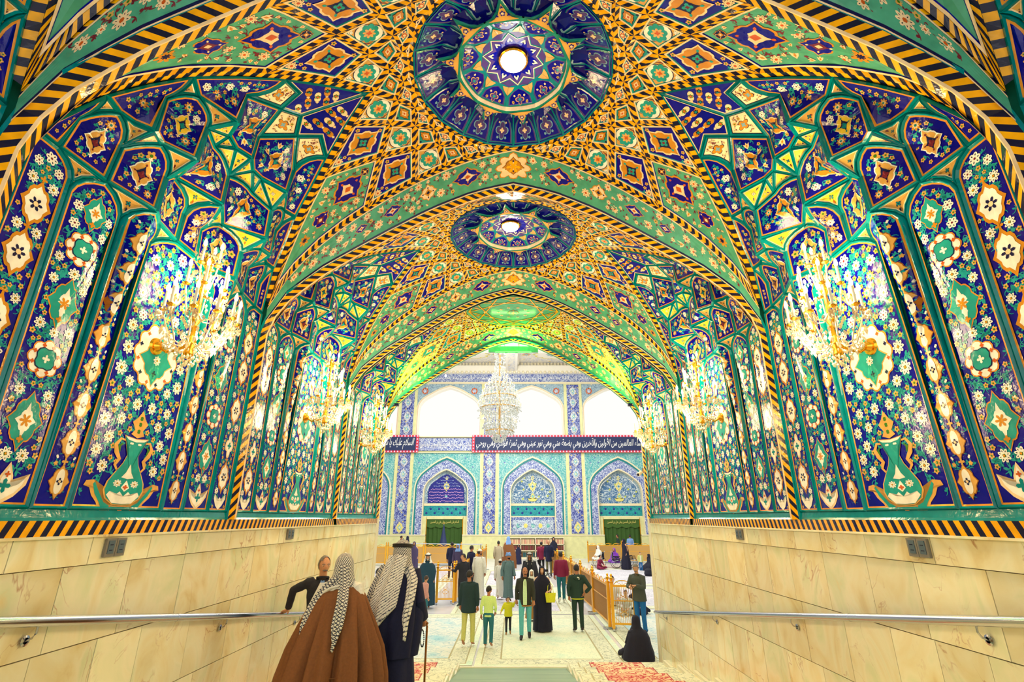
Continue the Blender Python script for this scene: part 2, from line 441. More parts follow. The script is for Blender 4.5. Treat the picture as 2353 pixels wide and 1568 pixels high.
def framed(V, field, frame='teal', line='orange', fw=.03, lw=.012, toward=(0, 0, 0), raise_=.02, deco=None, sag=0.0, line2=None):
    """returns (mesh of the framed panel, mesh of its inlay or None)"""
    m = FaceMap(V, toward, sag); mb = MB()
    P0 = m.P; P1 = inset(P0, fw * .55); P2 = inset(P0, fw); P3 = inset(P0, fw + lw)
    L = lambda P, o: [m(x, y, o) for x, y in P]
    mb.strip(L(P0, 0), L(P1, raise_), frame, True); mb.strip(L(P1, raise_), L(P2, .004), frame, True)
    mb.strip(L(P2, .004), L(P3, .001), line, True)
    if line2:
        P4 = inset(P0, fw + lw * 1.6); mb.strip(L(P3, .001), L(P4, 0), line2, True); P3 = P4
    # field: two rings so that the surface follows the fan
    Pd = []
    for i in range(len(P3)):
        (x0, y0), (x1, y1) = P3[i], P3[(i + 1) % len(P3)]; k = max(1, int(hypot(x1 - x0, y1 - y0) / .09))
        Pd += [(x0 + (x1 - x0) * t / k, y0 + (y1 - y0) * t / k) for t in range(k)]
    size = max(hypot(x, y) for x, y in Pd); rg_n = 3 if size < .35 else 5 if size < .7 else 12
    Pm = lambda f: [(x * f, y * f) for x, y in Pd]
    for i in range(rg_n): mb.strip(L(Pm(1 - i / (rg_n + 1)), 0), L(Pm(1 - (i + 1) / (rg_n + 1)), 0), field, True)
    mb.fan(m(0, 0, 0), L(Pm(1 / (rg_n + 1)), 0), field)
    inl = None
    if deco:
        ib = MB(); deco(ib, m, P3)
        if ib.v: inl = ib
    return mb, inl, m
# ================================================================== THE PASSAGE: measures (metres, eye level is z = 0)
HW = 3.2                      # half width
BAYS = [(.89, 1.0), (4.30, 1.0), (7.71, 1.0), (10.99, .84)]   # centre along the passage, stretch along it
ENDY = 12.45; FLOOR = -3.03
HR = [0, 1.104, 1.32, 1.55, 1.9, 2.26, 2.6, 2.88, 3.12, 3.33, 3.47, 3.56, 3.7]
HZ = [4.80, 4.62, 4.53, 4.42, 4.225, 3.99, 3.74, 3.50, 3.24, 2.96, 2.7, 2.45, 2.0]
def H(r):
    for i in range(len(HR) - 1):
        if r <= HR[i + 1]: t = (r - HR[i]) / (HR[i + 1] - HR[i]); return HZ[i] + t * (HZ[i + 1] - HZ[i])
    return HZ[-1]
def vmap(x, y, off=0):
    r = hypot(x, y); dh = (H(r + .05) - H(r - .05)) / .1; q = sqrt(1 + dh * dh)
    z = H(r)
    nx, ny, nz = dh * x / (r + 1e-9) / q, dh * y / (r + 1e-9) / q, -1 / q
    return (x + nx * off, y + ny * off, z + nz * off)
RK = [1.09 / cos(radians(9 * k)) for k in range(9)]
RIB = [(0, 4.39), (.34, 4.31), (.656, 4.20), (1.15, 3.96), (1.685, 3.63), (2.22, 3.28), (2.5, 3.09), (2.74, 2.88), (2.94, 2.69), (3.09, 2.46), (3.165, 2.2)]
def ribz(x):
    x = abs(x)
    for (a, za), (b, zb) in zip(RIB, RIB[1:]):
        if x <= b: return za + (x - a) / (b - a) * (zb - za)
    return RIB[-1][1]

ceiling = tag(empty('ceiling'), 'vaulted tile ceiling with net ribs and domes over the passage', 'ceiling', kind='structure')
walls = {}
for sd, nm in ((-1, 'wall_left'), (1, 'wall_right')):
    walls[sd] = tag(empty(nm), 'blue tiled passage wall on the %s above pale onyx marble' % nm[5:], 'wall', kind='structure')

def stripes(mb, A, B, period=.12, c1='yellow', c2='ink', shift=.6, phase=0.0):
    """diagonal striped band between polyline A (arris) and polyline B"""
    A = [Vector(p) for p in A]; B = [Vector(p) for p in B]
    cum = [0]
    for a, b in zip(A, A[1:]): cum.append(cum[-1] + (b - a).length)
    Lt = cum[-1]
    if Lt < 1e-6: return
    def at(P, s):
        s = max(0, min(Lt, s))
        for i in range(len(cum) - 1):
            if s <= cum[i + 1] + 1e-9: return P[i].lerp(P[i + 1], (s - cum[i]) / (cum[i + 1] - cum[i] + 1e-12))
        return P[-1]
    n = max(2, round(Lt / (period / 2))); st = Lt / n
    k = -int(abs(shift) + 2)
    while k < n + int(abs(shift) + 2):
        a0, a1 = k * st, (k + 1) * st; b0, b1 = a0 + shift * st, a1 + shift * st
        if max(a1, b1) > 0 and min(a0, b0) < Lt:
            q = [at(A, a0), at(A, a1), at(B, b1), at(B, b0)]
            if (q[0] - q[1]).length + (q[2] - q[3]).length > 1e-5:
                mb.add([tuple(p) for p in q], [(0, 1, 2, 3)], c1 if k % 2 == 0 else c2)
        k += 1

def cell(k, hw=.037):
    """one kite of the net vault, radially outward = +x"""
    o, s, i = RK[k + 1] if k < 8 else 3.53, RK[k], RK[k - 1]; a = radians(9)
    if k == 7: o = 3.52
    C = [(i, 0), (s * cos(a), -s * sin(a)), (o, 0), (s * cos(a), s * sin(a))]
    n = 4; P0 = []
    for j in range(4):
        p, q = C[j], C[(j + 1) % 4]
        for t in range(n): P0.append((p[0] + (q[0] - p[0]) * t / n, p[1] + (q[1] - p[1]) * t / n))
    cr = .016 if k >= 4 else .012
    P1 = inset(P0, hw); P2 = inset(P0, hw + cr); P3 = inset(P0, hw + cr + .007)
    mb = MB(); Lp = lambda P, off: [vmap(x, y, off) for x, y in P]
    for j in range(4):
        idx = [(j * n + t) % 16 for t in range(n + 1)]
        A = [vmap(*P0[q], .02) for q in idx]; B = [vmap(*P1[q], .004) for q in idx]
        if j in (1, 3): A.reverse(); B.reverse()
        stripes(mb, A, B, .118, shift=.75)
    mb.strip(Lp(P1, .008), Lp(P2, .008), 'cream', True)
    mb.strip(Lp(P2, .008), Lp(P3, 0), 'cobalt' if k in (7, 2) else 'teal_light', True)
    fld = {2: 'tan', 3: 'cobalt', 4: 'turquoise', 5: 'gold_tan', 6: 'cobalt', 7: 'green'}[k]
    c = [P3[0], P3[4], P3[8], P3[12]]; g = 6; grid = []
    for u in range(g + 1):
        for v in range(g + 1):
            a_, b_ = u / g, v / g
            grid.append(vmap(*(((1 - a_) * (1 - b_) * c[0][t] + a_ * (1 - b_) * c[1][t] + a_ * b_ * c[2][t] + (1 - a_) * b_ * c[3][t]) for t in (0, 1)), 0))
    mb.add(grid, [(u * (g + 1) + v, u * (g + 1) + v + 1, (u + 1) * (g + 1) + v + 1, (u + 1) * (g + 1) + v) for u in range(g) for v in range(g)], fld)
    ib = MB(); m = vmap
    cx = (i + 2 * s * cos(a) + o) / 4; w = s * sin(a) - hw * 1.3; l = (o - i) / 2 - hw * 1.4
    if k == 7: cx = s * cos(a) - .02; l = .34
    if k == 2: rose(ib, m, cx, 0, .042, 4, .4, 'maroon', 2); rose(ib, m, cx, 0, .02, 4, .6, 'navy', 3)
    elif k == 3:
        rose(ib, m, cx, 0, .056, 8, .5, 'cream', 2); rose(ib, m, cx, 0, .034, 8, .5, 'rust', 3); rose(ib, m, cx, 0, .014, 4, 1, 'cream', 4)
        for t in (-1, 1): rose(ib, m, cx + t * l * .68, 0, .022, 2, .4, 'teal', 2, pi / 2)
    elif k == 4:
        medallion(ib, m, cx, 0, l * .5, w * .55, 'ink', 'amber', 'cream', 'rust', 2)
        for t in (-1, 1):
            for q in (-1, 1): rose(ib, m, cx + t * l * .5, q * w * .5, .02, 3, .5, 'cream', 2, t)
        for q in (-1, 1): rose(ib, m, cx + q * l * .85, 0, .02, 4, .5, 'navy', 2)
    elif k == 5:
        rose(ib, m, cx, 0, 1, 2, .55, 'navy', 2, 0, l * .66, w * .78, n=24); rose(ib, m, cx, 0, 1, 2, .55, 'white_glaze', 3, 0, l * .62, w * .72, n=24)
        rose(ib, m, cx, 0, 1, 8, .8, 'turquoise', 4, 0, l * .46, w * .6, n=32); rose(ib, m, cx, 0, .06, 8, .6, 'tan', 5); rose(ib, m, cx, 0, .028, 4, .5, 'rust', 6)
        for t in (-1, 1):
            flower(ib, m, cx + t * l * .86, 0, .032, 1, 2)
            for q in (-1, 1):
                curl(ib, m, cx + t * l * .3, q * w * .62, q * 1.2 + (t < 0) * 1.2, .1, 1.2 * t, .006, 'maroon', 2)
                flower(ib, m, cx + t * l * .5, q * w * .58, .024, 2, 2)
    elif k == 6:
        medallion(ib, m, cx - .01, 0, l * .5, w * .62, 'cream', 'amber', 'navy', 'turquoise', 3)
        rose(ib, m, cx - .01, 0, .05, 4, .5, 'turquoise', 7); rose(ib, m, cx - .01, 0, .02, 4, .5, 'maroon', 8)
        scatter(ib, m, P3, .052, 1.15, [0, 1], 'teal_light', 2, [(cx, 0, l * .5, w * .6)], 5, tries=900, wv=.007)
        flower(ib, m, cx + l * .8, 0, .05, 4, 3); flower(ib, m, cx - l * .84, 0, .035, 1, 3)
    elif k == 7:
        medallion(ib, m, cx, 0, .21, .155, 'amber', 'cobalt', 'cream', 'rust', 3)
        medallion(ib, m, cx + .42, 0, .12, .085, 'amber', 'cobalt', 'maroon', 'cream', 3)
        medallion(ib, m, cx - .26, 0, .055, .055, 'amber', 'navy', 'amber', 'cream', 3)
        rose(ib, m, cx + .66, 0, .07, 8, .5, 'amber', 3, sy=.8); rose(ib, m, cx + .66, 0, .03, 8, .5, 'navy', 4, sy=.8)
        scatter(ib, m, P3, .050, 1.12, [4, 4, 3], 'maroon', 2, [(cx, 0, .2, .15), (cx + .42, 0, .12, .085), (cx - .26, 0, .05, .05), (cx + .66, 0, .07, .06)], 11, tries=1800, wv=.006)
    names = {2: 'tan_kite', 3: 'star_kite', 4: 'turquoise_kite', 5: 'gold_kite', 6: 'blue_kite', 7: 'green_kite'}
    return names[k], mb.mesh(names[k]), ib.mesh('floral_inlay')
CELLS = {k: cell(k) for k in range(2, 8)}
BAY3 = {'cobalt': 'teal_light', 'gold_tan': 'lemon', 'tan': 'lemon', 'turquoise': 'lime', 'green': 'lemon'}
def place(name, me, inl, parent, loc, rz=0, sc=(1, 1, 1), mm=None):
    if mm: me = swapped(me, mm); inl = swapped(inl, mm) if inl else None
    o = link(name, me, parent, loc, rz, sc)
    if inl:
        i = link('floral_inlay', inl, o, kind='stuff')
    return o
# crescents of the transverse arches
def crescent():
    mb = MB(); n = 30; xs = [-3.13 + 6.26 * i / n for i in range(n + 1)]
    yb = 1.612
    def m(u, v, off=0):
        u = max(-3.14, min(3.14, u)); y0 = 1.104 + .1584 * abs(u); z0 = H(hypot(u, y0)); z1 = ribz(u) + .02
        return (u * (1 - .0 * v), y0 + (yb - y0) * v, z0 + (z1 - z0) * v - off)
    A0 = [m(x, 0, .02) for x in xs]
    def wv(x, w): # fraction of the strip that is w metres wide
        a = Vector(m(x, 0)); b = Vector(m(x, 1)); return min(.45, w / max(1e-3, (b - a).length))
    half = n // 2
    for rng, rev in ((range(0, half + 1), False), (range(half, n + 1), True)):
        A = [m(xs[i], 0, .02) for i in rng]; B = [m(xs[i], wv(xs[i], .045), .004) for i in rng]
        if rev: A.reverse(); B.reverse()
        stripes(mb, A, B, .118, shift=.75)
    e = lambda w: [wv(x, w) for x in xs]
    e1, e2, e3 = e(.045), e(.062), e(.07)
    L = lambda ee, off: [m(x, v, off) for x, v in zip(xs, ee)]
    mb.strip(L(e1, .008), L(e2, .008), 'cream'); mb.strip(L(e2, .008), L(e3, 0), 'navy')
    f = [1 - v for v in e(.012)]; f2 = [1 - v for v in e(.032)]
    G = 5
    for g in range(G):
        mb.strip([m(x, a + (b - a) * g / G) for x, a, b in zip(xs, e3, f2)], [m(x, a + (b - a) * (g + 1) / G) for x, a, b in zip(xs, e3, f2)], 'green')
    mb.strip(L(f2, 0), L(f, .008), 'navy'); mb.strip(L(f, .008), [m(x, 1, .012) for x in xs], 'cream')
    ib = MB()
    # unrolled drawing: u along the arch, v across; local scale keeps flowers round
    def mm(u, y, off):
        x = u
        w = (Vector(m(x, 1)) - Vector(m(x, 0))).length
        return m(x, .5 + y / max(w, .05), off)
    rose(ib, mm, 0, 0, .2, 8, .72, 'amber', 2, sx=1.25); rose(ib, mm, 0, 0, .185, 8, .7, 'cream', 3, sx=1.25)
    medallion(ib, mm, 0, 0, .14, .12, 'brown', 'amber', 'cream', 'navy', 4); rose(ib, mm, 0, 0, .1, 6, .3, 'yellow', 8)
    for sg in (-1, 1):
        for u, a, b, c in ((.62, .19, .12, 'cobalt'), (1.15, .11, .1, 'cream'), (1.62, .12, .07, 'cobalt'), (2.02, .08, .05, 'cobalt')):
            medallion(ib, mm, sg * u, 0, a, b, 'amber', c, 'cream' if c != 'cream' else 'amber', 'rust' if c != 'cream' else 'navy', 3)
        rg = random.Random(4); pts = []
        for t in range(1600):
            u = rg.uniform(.04, 2.85); w = (Vector(m(u, 1)) - Vector(m(u, 0))).length - .12
            R = min(.058, w * .42) * rg.uniform(.8, 1.1) * (1 if t < 700 else .52)
            if w < .04 or R < .012: continue
            y = rg.uniform(-w / 2 + R, w / 2 - R) if w / 2 > R else 0
            if any(((u - k[0]) / (k[1] + R)) ** 2 + (y / (k[2] + R)) ** 2 < 1 for k in ((0, .24, .2), (.62, .2, .13), (1.15, .12, .1), (1.62, .13, .07), (2.02, .09, .05))): continue
            if all(hypot(u - q[0], y - q[1]) > (R + q[2]) * 1.22 for q in pts): pts.append((u, y, R))
        for u, y, R in pts:
            for j in range(3):
                a = rg.uniform(0, 6.28)
                curl(ib, mm, sg * u + cos(a) * R * .8, y + sin(a) * R * .8, a, R * 1.3, 1.4, .005, 'maroon', 1, True)
            flower(ib, mm, sg * u, y, R, rg.choice((4, 4, 2, 4, 3)), 2, rg.uniform(0, 3))
    return mb.mesh('green_arch_band'), ib.mesh('floral_inlay')
CRESC = crescent()
def rib_mesh():
    mb = MB()
    path = [(3.165, -.02), (3.165, .6), (3.165, 1.3)] + RIB[::-1]
    path = path + [(-x, z) for x, z in path[::-1][1:]]
    P = []
    for i, (x, z) in enumerate(path):
        x0, z0 = path[max(0, i - 1)]; x1, z1 = path[min(len(path) - 1, i + 1)]
        d = Vector((x1 - x0, z1 - z0)).normalized(); nx, nz = -d.y, d.x
        if nx * -x + nz * (1.5 - z) < 0: nx, nz = -nx, -nz
        P.append((x, z, nx, nz))
    sec = lambda dy, off: [(x + nx * off, dy, z + nz * off) for x, z, nx, nz in P]
    h = len(P) // 2
    for sg in (-1, 1):
        a, b = sec(sg * .014, .034), sec(sg * .092, .0)
        for sl in (slice(0, h + 1), slice(h, None)):
            A, B = a[sl], b[sl]
            if sl.start: A = A[::-1]; B = B[::-1]
            stripes(mb, A, B, .12, shift=-1.5)
        mb.strip(b, sec(sg * .098, -.03), 'teal')
    mb.strip(sec(-.014, .034), sec(0, .044), 'cream'); mb.strip(sec(0, .044), sec(.014, .034), 'cream')
    return mb.mesh('transverse_rib')
RIBM = rib_mesh()
# striped border of the niche arch (both flanks of one wall arch)
def niche_border():
    mb = MB()
    for sg in (-1, 1):
        xs = [1.54 + (3.13 - 1.54) * i / 14 for i in range(15)]
        def pt(x, d, off): y = (x - 1.54) * .998 - d; return vmap(-x - d * .4, sg * max(y, -.0), off)
        A = [pt(x, 0, .02) for x in xs]; B = [pt(x, .062, .0) for x in xs]
        stripes(mb, A, B, .118, shift=.75)
        mb.strip(B, [pt(x, .082, -.012) for x in xs], 'teal')
    return mb.mesh('striped_arch_border')
NICHE = niche_border()
# ---- dome of one bay
def dome_pieces():
    prof = [(0, 4.90), (.2, 4.89), (.38, 4.86), (.50, 4.82), (.60, 4.77), (.605, 4.80), (.78, 4.83), (.94, 4.723), (1.03, 4.662), (1.10, 4.615)]
    def Z(r):
        for (a, za), (b, zb) in zip(prof, prof[1:]):
            if r <= b: return za + (r - a) / (b - a) * (zb - za)
        return prof[-1][1]
    def m(t, r, off=0): return (r * cos(t), r * sin(t), Z(r) - off)
    out = {}
    # outer panel, angle 0, arch towards the centre
    mb = MB(); A = radians(9)
    oc = lambda q, off: [m(t, r, off) for t, r in q]
    base = [(-A, 1.10), (-A / 2, 1.092), (0, 1.088), (A / 2, 1.092), (A, 1.10), (A, .95), (A, .8), (A, .62), (0, .62), (-A, .62), (-A, .8), (-A, .95)]
    arch = [(-A * .86, 1.06), (-A * .4, 1.055), (0, 1.05), (A * .4, 1.055), (A * .86, 1.06), (A * .85, .95), (A * .72, .86), (A * .35, .785), (0, .76), (-A * .35, .785), (-A * .72, .86), (-A * .85, .95)]
    arch2 = [(t * .86, .78 + (r - .78) * .93 + .012) for t, r in arch]
    bs2 = [(t * .93, .86 + (r - .86) * .95) for t, r in base]
    mb.strip(oc(base, .014), oc(bs2, .006), 'teal', True); mb.fan(m(0, .86, .0), oc(bs2, .006), 'cobalt_dim')
    ao = [(t * 1.07, .905 + (r - .905) * 1.06) for t, r in arch]
    mb.strip(oc(ao, .012), oc(arch, .014), 'teal', True); mb.strip(oc(arch, .014), oc(arch2, .012), 'purple', True)
    mb.fan(m(0, .92, .012), oc(arch2, .012), 'cobalt')
    ib = MB(); mp = lambda x, y, off: m(y / (.9 + x), .92 + x, off + .013)
    rose(ib, mp, .01, 0, 1, 4, .55, 'sky_inlay', 2, 0, .1, .082, n=24); rose(ib, mp, .01, 0, 1, 4, .55, 'purple', 3, 0, .088, .07, n=24); rose(ib, mp, .01, 0, .03, 4, .5, 'cream', 4)
    for t in (-1, 1):
        rose(ib, mp, .085, t * .05, .016, 5, .6, 'sky_inlay', 2); rose(ib, mp, -.07, t * .04, .012, 5, .6, 'cream', 2)
        for q in (0, 1):
            c = (t * A * .62, .70 + .0) if q == 0 else (0, .67)
        tri = [(t * A * .92, .64), (t * A * .3, .655), (t * A * .85, .80)]
        ib.fan(m(t * A * .7, .69, .016), [m(a, r, .016) for a, r in tri], 'sky_inlay'); rose(ib, lambda x, y, off: m(t * A * .7 + y / .7, .695 + x, off), 0, 0, .014, 3, .5, 'navy', 14)
    out['dome_panel'] = (mb.mesh('dome_panel'), ib.mesh('floral_inlay'), 20, 9)
    # ring star point at angle 0 spans 36 degrees
    mb = MB(); q = radians(18)
    ringin = [(-q, .60), (-q * .5, .585), (0, .58), (q * .5, .585), (q, .60)]
    outl = [(-q, .635), (-q * .62, .645), (-q * .3, .70), (0, .86), (q * .3, .70), (q * .62, .645), (q, .635)]
    Zf = 4.735
    fl = lambda L, dz=0: [(r * cos(t), r * sin(t), Zf - dz) for t, r in L]
    A_ = fl([(-q + 2 * q * i / 6, .60 - .015 * (1 - abs(i - 3) / 3)) for i in range(7)], .02); B_ = fl(outl, .0)
    C_ = fl([(t * .93, .6 + (r - .6) * .8 + .012) for t, r in outl], .008)
    mb.strip(A_, fl([(t, max(.62, r - .0) if r < .65 else .625) for t, r in outl], .024), 'sea_green')
    mb.strip(fl([(t, .625) for t, r in outl], .024), C_, 'sea_green'); mb.strip(C_, B_, 'teal')
    inn = [(t * .8, .63 + (r - .635) * .72) for t, r in outl]
    mb.fan((.68, 0, Zf - .03), fl(inn, .03), 'gold_tan')
    mb.strip(B_, [(r * cos(t) * 1.01, r * sin(t) * 1.01, 4.83) for t, r in outl], 'cobalt_dim')
    mb.strip(A_, [(.59 * cos(-q + 2 * q * i / 6), .59 * sin(-q + 2 * q * i / 6), 4.79) for i in range(7)], 'cream')
    ib = MB(); mp = lambda x, y, off: (.69 + x, y, Zf - .03 - off)
    rose(ib, mp, 0, 0, .03, 5, .6, 'cobalt', 2); rose(ib, mp, 0, 0, .017, 5, .6, 'cream', 3)
    for t in (-1, 1): rose(ib, mp, -.02, t * .06, .02, 3, .3, 'cobalt', 2)
    rose(ib, mp, .065, 0, .018, 3, .3, 'cobalt', 2)
    out['dome_star_point'] = (mb.mesh('dome_star_point'), ib.mesh('floral_inlay'), 10, 9)
    # inner arched panel
    mb = MB(); q = radians(18)
    base = [(-q, .60), (0, .585), (q, .60), (q, .48), (q, .36), (0, .34), (-q, .36), (-q, .48)]
    arch = [(-q * .84, .575), (0, .562), (q * .84, .575), (q * .84, .49), (q * .5, .42), (0, .385), (-q * .5, .42), (-q * .84, .49)]
    mb.strip(oc(base, 0), oc(arch, .008), 'teal', True); mb.fan(m(0, .5, 0), oc([(t * .88, .49 + (r - .49) * .9) for t, r in arch], .004), 'cobalt')
    mb.strip(oc(arch, .008), oc([(t * .88, .49 + (r - .49) * .9) for t, r in arch], .004), 'purple', True)
    ib = MB(); mp = lambda x, y, off: m(y / (.5 + x), .5 + x, off + .004)
    rose(ib, mp, .01, 0, 1, 4, .5, 'tan', 2, 0, .062, .055, n=24); rose(ib, mp, .01, 0, 1, 4, .5, 'purple', 3, 0, .05, .044, n=24); rose(ib, mp, .01, 0, .018, 4, .6, 'turquoise', 4)
    for t in (-1, 1):
        flower(ib, mp, .04, t * .085, .018, 2, 2); rose(ib, mp, -.03, t * .06, .014, 5, .6, 'cream', 2)
        ib.fan(m(t * q * .86, .39, .012), [m(t * q * .99, .465, .012), m(t * q * .99, .37, .012), m(t * q * .4, .365, .012), m(t * q * .62, .41, .012)], 'tan')
    out['inner_dome_panel'] = (mb.mesh('inner_dome_panel'), ib.mesh('floral_inlay'), 10, 9)
    # central star
    mb = MB(); n = 20
    st = [(pi * i / 10 + radians(9), .37 if i % 2 == 0 else .29) for i in range(n)]
    mb.strip(oc(st, 0), oc([(t, r - .022) for t, r in st], .006), 'teal', True); mb.strip(oc([(t, r - .022) for t, r in st], .006), oc([(t, r - .034) for t, r in st], .004), 'cream', True)
    full = [(2 * pi * i / 20, .36) for i in range(20)]
    mb.strip(oc([(t, .41) for t, r in full], -.004), oc([(t, .12) for t, r in full], -.004), 'purple', True)
    mb.fan(m(0, 0, .0), oc([(t, r - .034) for t, r in st], .0), 'cobalt')
    ib = MB(); mp = lambda x, y, off: (x, y, Z(hypot(x, y)) - off - .002)
    for i in range(10):
        a = 2 * pi * i / 10 + radians(9)
        poly2(ib, mp, .235 * cos(a), .235 * sin(a), [(0, -.045), (.03, 0), (0, .05)], 'ivory', 3, a - pi / 2, 1, True); rose(ib, mp, .235 * cos(a), .235 * sin(a), .012, 4, .4, 'navy', 5)
    rose(ib, mp, 0, 0, .15, 10, .7, 'purple', 3)
    rm = MB(); ka = [radians(18 * i / 3) for i in range(61)]
    stripes(rm, [(1.095 * cos(a), 1.095 * sin(a), 4.612) for a in ka], [vmap(1.17 * cos(a), 1.17 * sin(a), -.004) for a in ka], .118, shift=.75)
    rm.strip([(1.095 * cos(a), 1.095 * sin(a), 4.612) for a in ka], [(1.08 * cos(a), 1.08 * sin(a), 4.63) for a in ka], 'sea_green')
    out['dome_rim'] = (rm.mesh('dome_rim'), None, 1, 0)
    out['dome_centre'] = (mb.mesh('dome_centre'), ib.mesh('floral_inlay'), 1, 0)
    return out
DOME = dome_pieces()

def flat_star():  # green star over the last bay instead of a dome
    mb = MB(); n = 20
    zz = 4.60
    R = lambda i: 1.10 if i % 2 == 0 else .93
    st = [(R(i) * cos(2 * pi * i / 40 * 1.0 * 1), R(i) * sin(2 * pi * i / 40), zz) for i in range(40)]
    mb.fan((0, 0, zz - .03), [(1.12 * cos(2 * pi * i / 40), 1.12 * sin(2 * pi * i / 40), zz) for i in range(40)], 'green')
    ib = MB(); mp = lambda x, y, off: (x, y, zz - .035 - off + .03 * hypot(x, y) / 1.12)
    for k in range(10):
        a = 2 * pi * k / 10
        for da in (1, 3):
            b = a + 2 * pi * da / 10
            p0, p1 = (1.05 * cos(a), 1.05 * sin(a)), (1.05 * cos(b), 1.05 * sin(b))
            for w, mt, ly in ((.022, 'ink', 2), (.014, 'yellow', 3)):
                dx, dy = p1[0] - p0[0], p1[1] - p0[1]; l = hypot(dx, dy)
                A = [mp(p0[0] + dx * t / 6 - dy / l * w, p0[1] + dy * t / 6 + dx / l * w, .0012 * ly) for t in range(7)]
                B = [mp(p0[0] + dx * t / 6 + dy / l * w, p0[1] + dy * t / 6 - dx / l * w, .0012 * ly) for t in range(7)]
                ib.strip(A, B, mt)
        rose(ib, mp, .9 * cos(a + .31), .9 * sin(a + .31), .06, 6, .5, 'amber', 2); rose(ib, mp, .66 * cos(a), .66 * sin(a), .05, 8, .5, 'cream', 2)
        rose(ib, mp, .35 * cos(a), .35 * sin(a), .045, 6, .5, 'cream', 2); rose(ib, mp, .35 * cos(a), .35 * sin(a), .02, 6, .5, 'rust', 3)
    medallion(ib, mp, 0, 0, .14, .18, 'amber', 'green', 'cream', 'amber', 3)
    return mb.mesh('green_star_panel'), ib.mesh('floral_inlay')
STAR = flat_star()

for bi, (yc, sy) in enumerate(BAYS):
    bay = empty('vault_bay', (0, yc, 0), parent=ceiling); bay.scale = (1, sy, 1)
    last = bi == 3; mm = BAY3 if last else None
    def vis(ang, r):  # drop what lies behind the lens plane
        return bi > 0 or r * sin(radians(ang)) > -.45
    for k in range(2, 8):
        nm, me, inl = CELLS[k]
        offs = 0 if k % 2 == 0 else 9
        for j in range(20):
            ang = 18 * j + offs; aa = ang % 360
            half = 9 * (k - 1) # half-angle within which a kite would leave the net near the arch crowns
            def dist(a, b): return abs((a - b + 180) % 360 - 180)
            if min(dist(aa, 90), dist(aa, 270)) < 9 * k - 1: continue      # green crescents there
            if k >= 5 and min(dist(aa, 0), dist(aa, 180)) < 9 * (k - 4) - 1: continue   # wall niches there
            if k == 7 and min(dist(aa, c) for c in (27, 153, 207, 333)) > 1: continue
            if not vis(ang, RK[k]): continue
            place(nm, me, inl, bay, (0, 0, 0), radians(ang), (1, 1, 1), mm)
    for sg in (1, -1):
        if bi == 0 and sg < 0: continue
        place('green_arch_band', CRESC[0], CRESC[1], bay, (0, 0, 0), 0, (1, sg, 1))
    for sx in (1, -1): link('striped_arch_border', NICHE, bay, (0, 0, 0), 0, (sx, 1, 1))
    if not last:
        for nm, (me, inl, cnt, a0) in DOME.items():
            for j in range(cnt): place(nm, me, inl, bay, (0, 0, 0), radians(a0 + 360 / cnt * j))
    else: place('green_star_panel', STAR[0], STAR[1], bay, (0, 0, 0))
for i, y in enumerate((2.595, 6.005, 9.43, 12.33)):
    link('transverse_rib', RIBM, ceiling, (0, y, 0), 0, (1, 1, 1) if i < 3 else (.995, .9, .995))
# plain back of the vault, keeps the sky out
mb = MB()
for yc, sy in BAYS:
    g = 16
    vs = [(-3.6 + 7.2 * i / g, yc + sy * (-1.72 + 3.44 * j / g), 0) for i in range(g + 1) for j in range(g + 1)]
    vs = [(x, y, H(hypot(x, (y - yc) / sy)) + .12 + (.35 if hypot(x, (y - yc) / sy) < 1.3 else 0) + max(0, min(1, (abs(x) - 1.5) / .4)) * .75) for x, y, z in vs]
    mb.add(vs, [(i * (g + 1) + j, i * (g + 1) + j + 1, (i + 1) * (g + 1) + j + 1, (i + 1) * (g + 1) + j) for i in range(g) for j in range(g)], 'sea_green')
mb.build('vault_shell', ceiling)
for bi, (yc, sy) in enumerate(BAYS[:3]):
    t = tag(empty('dome_light', (0 if bi != 2 else -.05, yc, 4.80)), ['dome lamp above the porch, nearest overhead', 'round white lamp glowing in the nearest blue dome', 'round white lamp glowing in the farther blue dome'][bi], 'lamp', 'lamps in the domes')
    b = MB(); b.lathe([(.0, .0), (.08, .006), (.13, .02), (.145, .05), (.13, .08)], 'skylight_glow', n=24); b.build('glass_globe', t)
    b = MB(); b.lathe([(.145, .045), (.165, .055), (.16, .09), (0, .1)], 'gold', n=20); b.build('lamp_rim', t)
    lamp('dome_bulb', 'POINT', (0, 0, -.12), 4, (1, .97, .9), .1, parent=t)

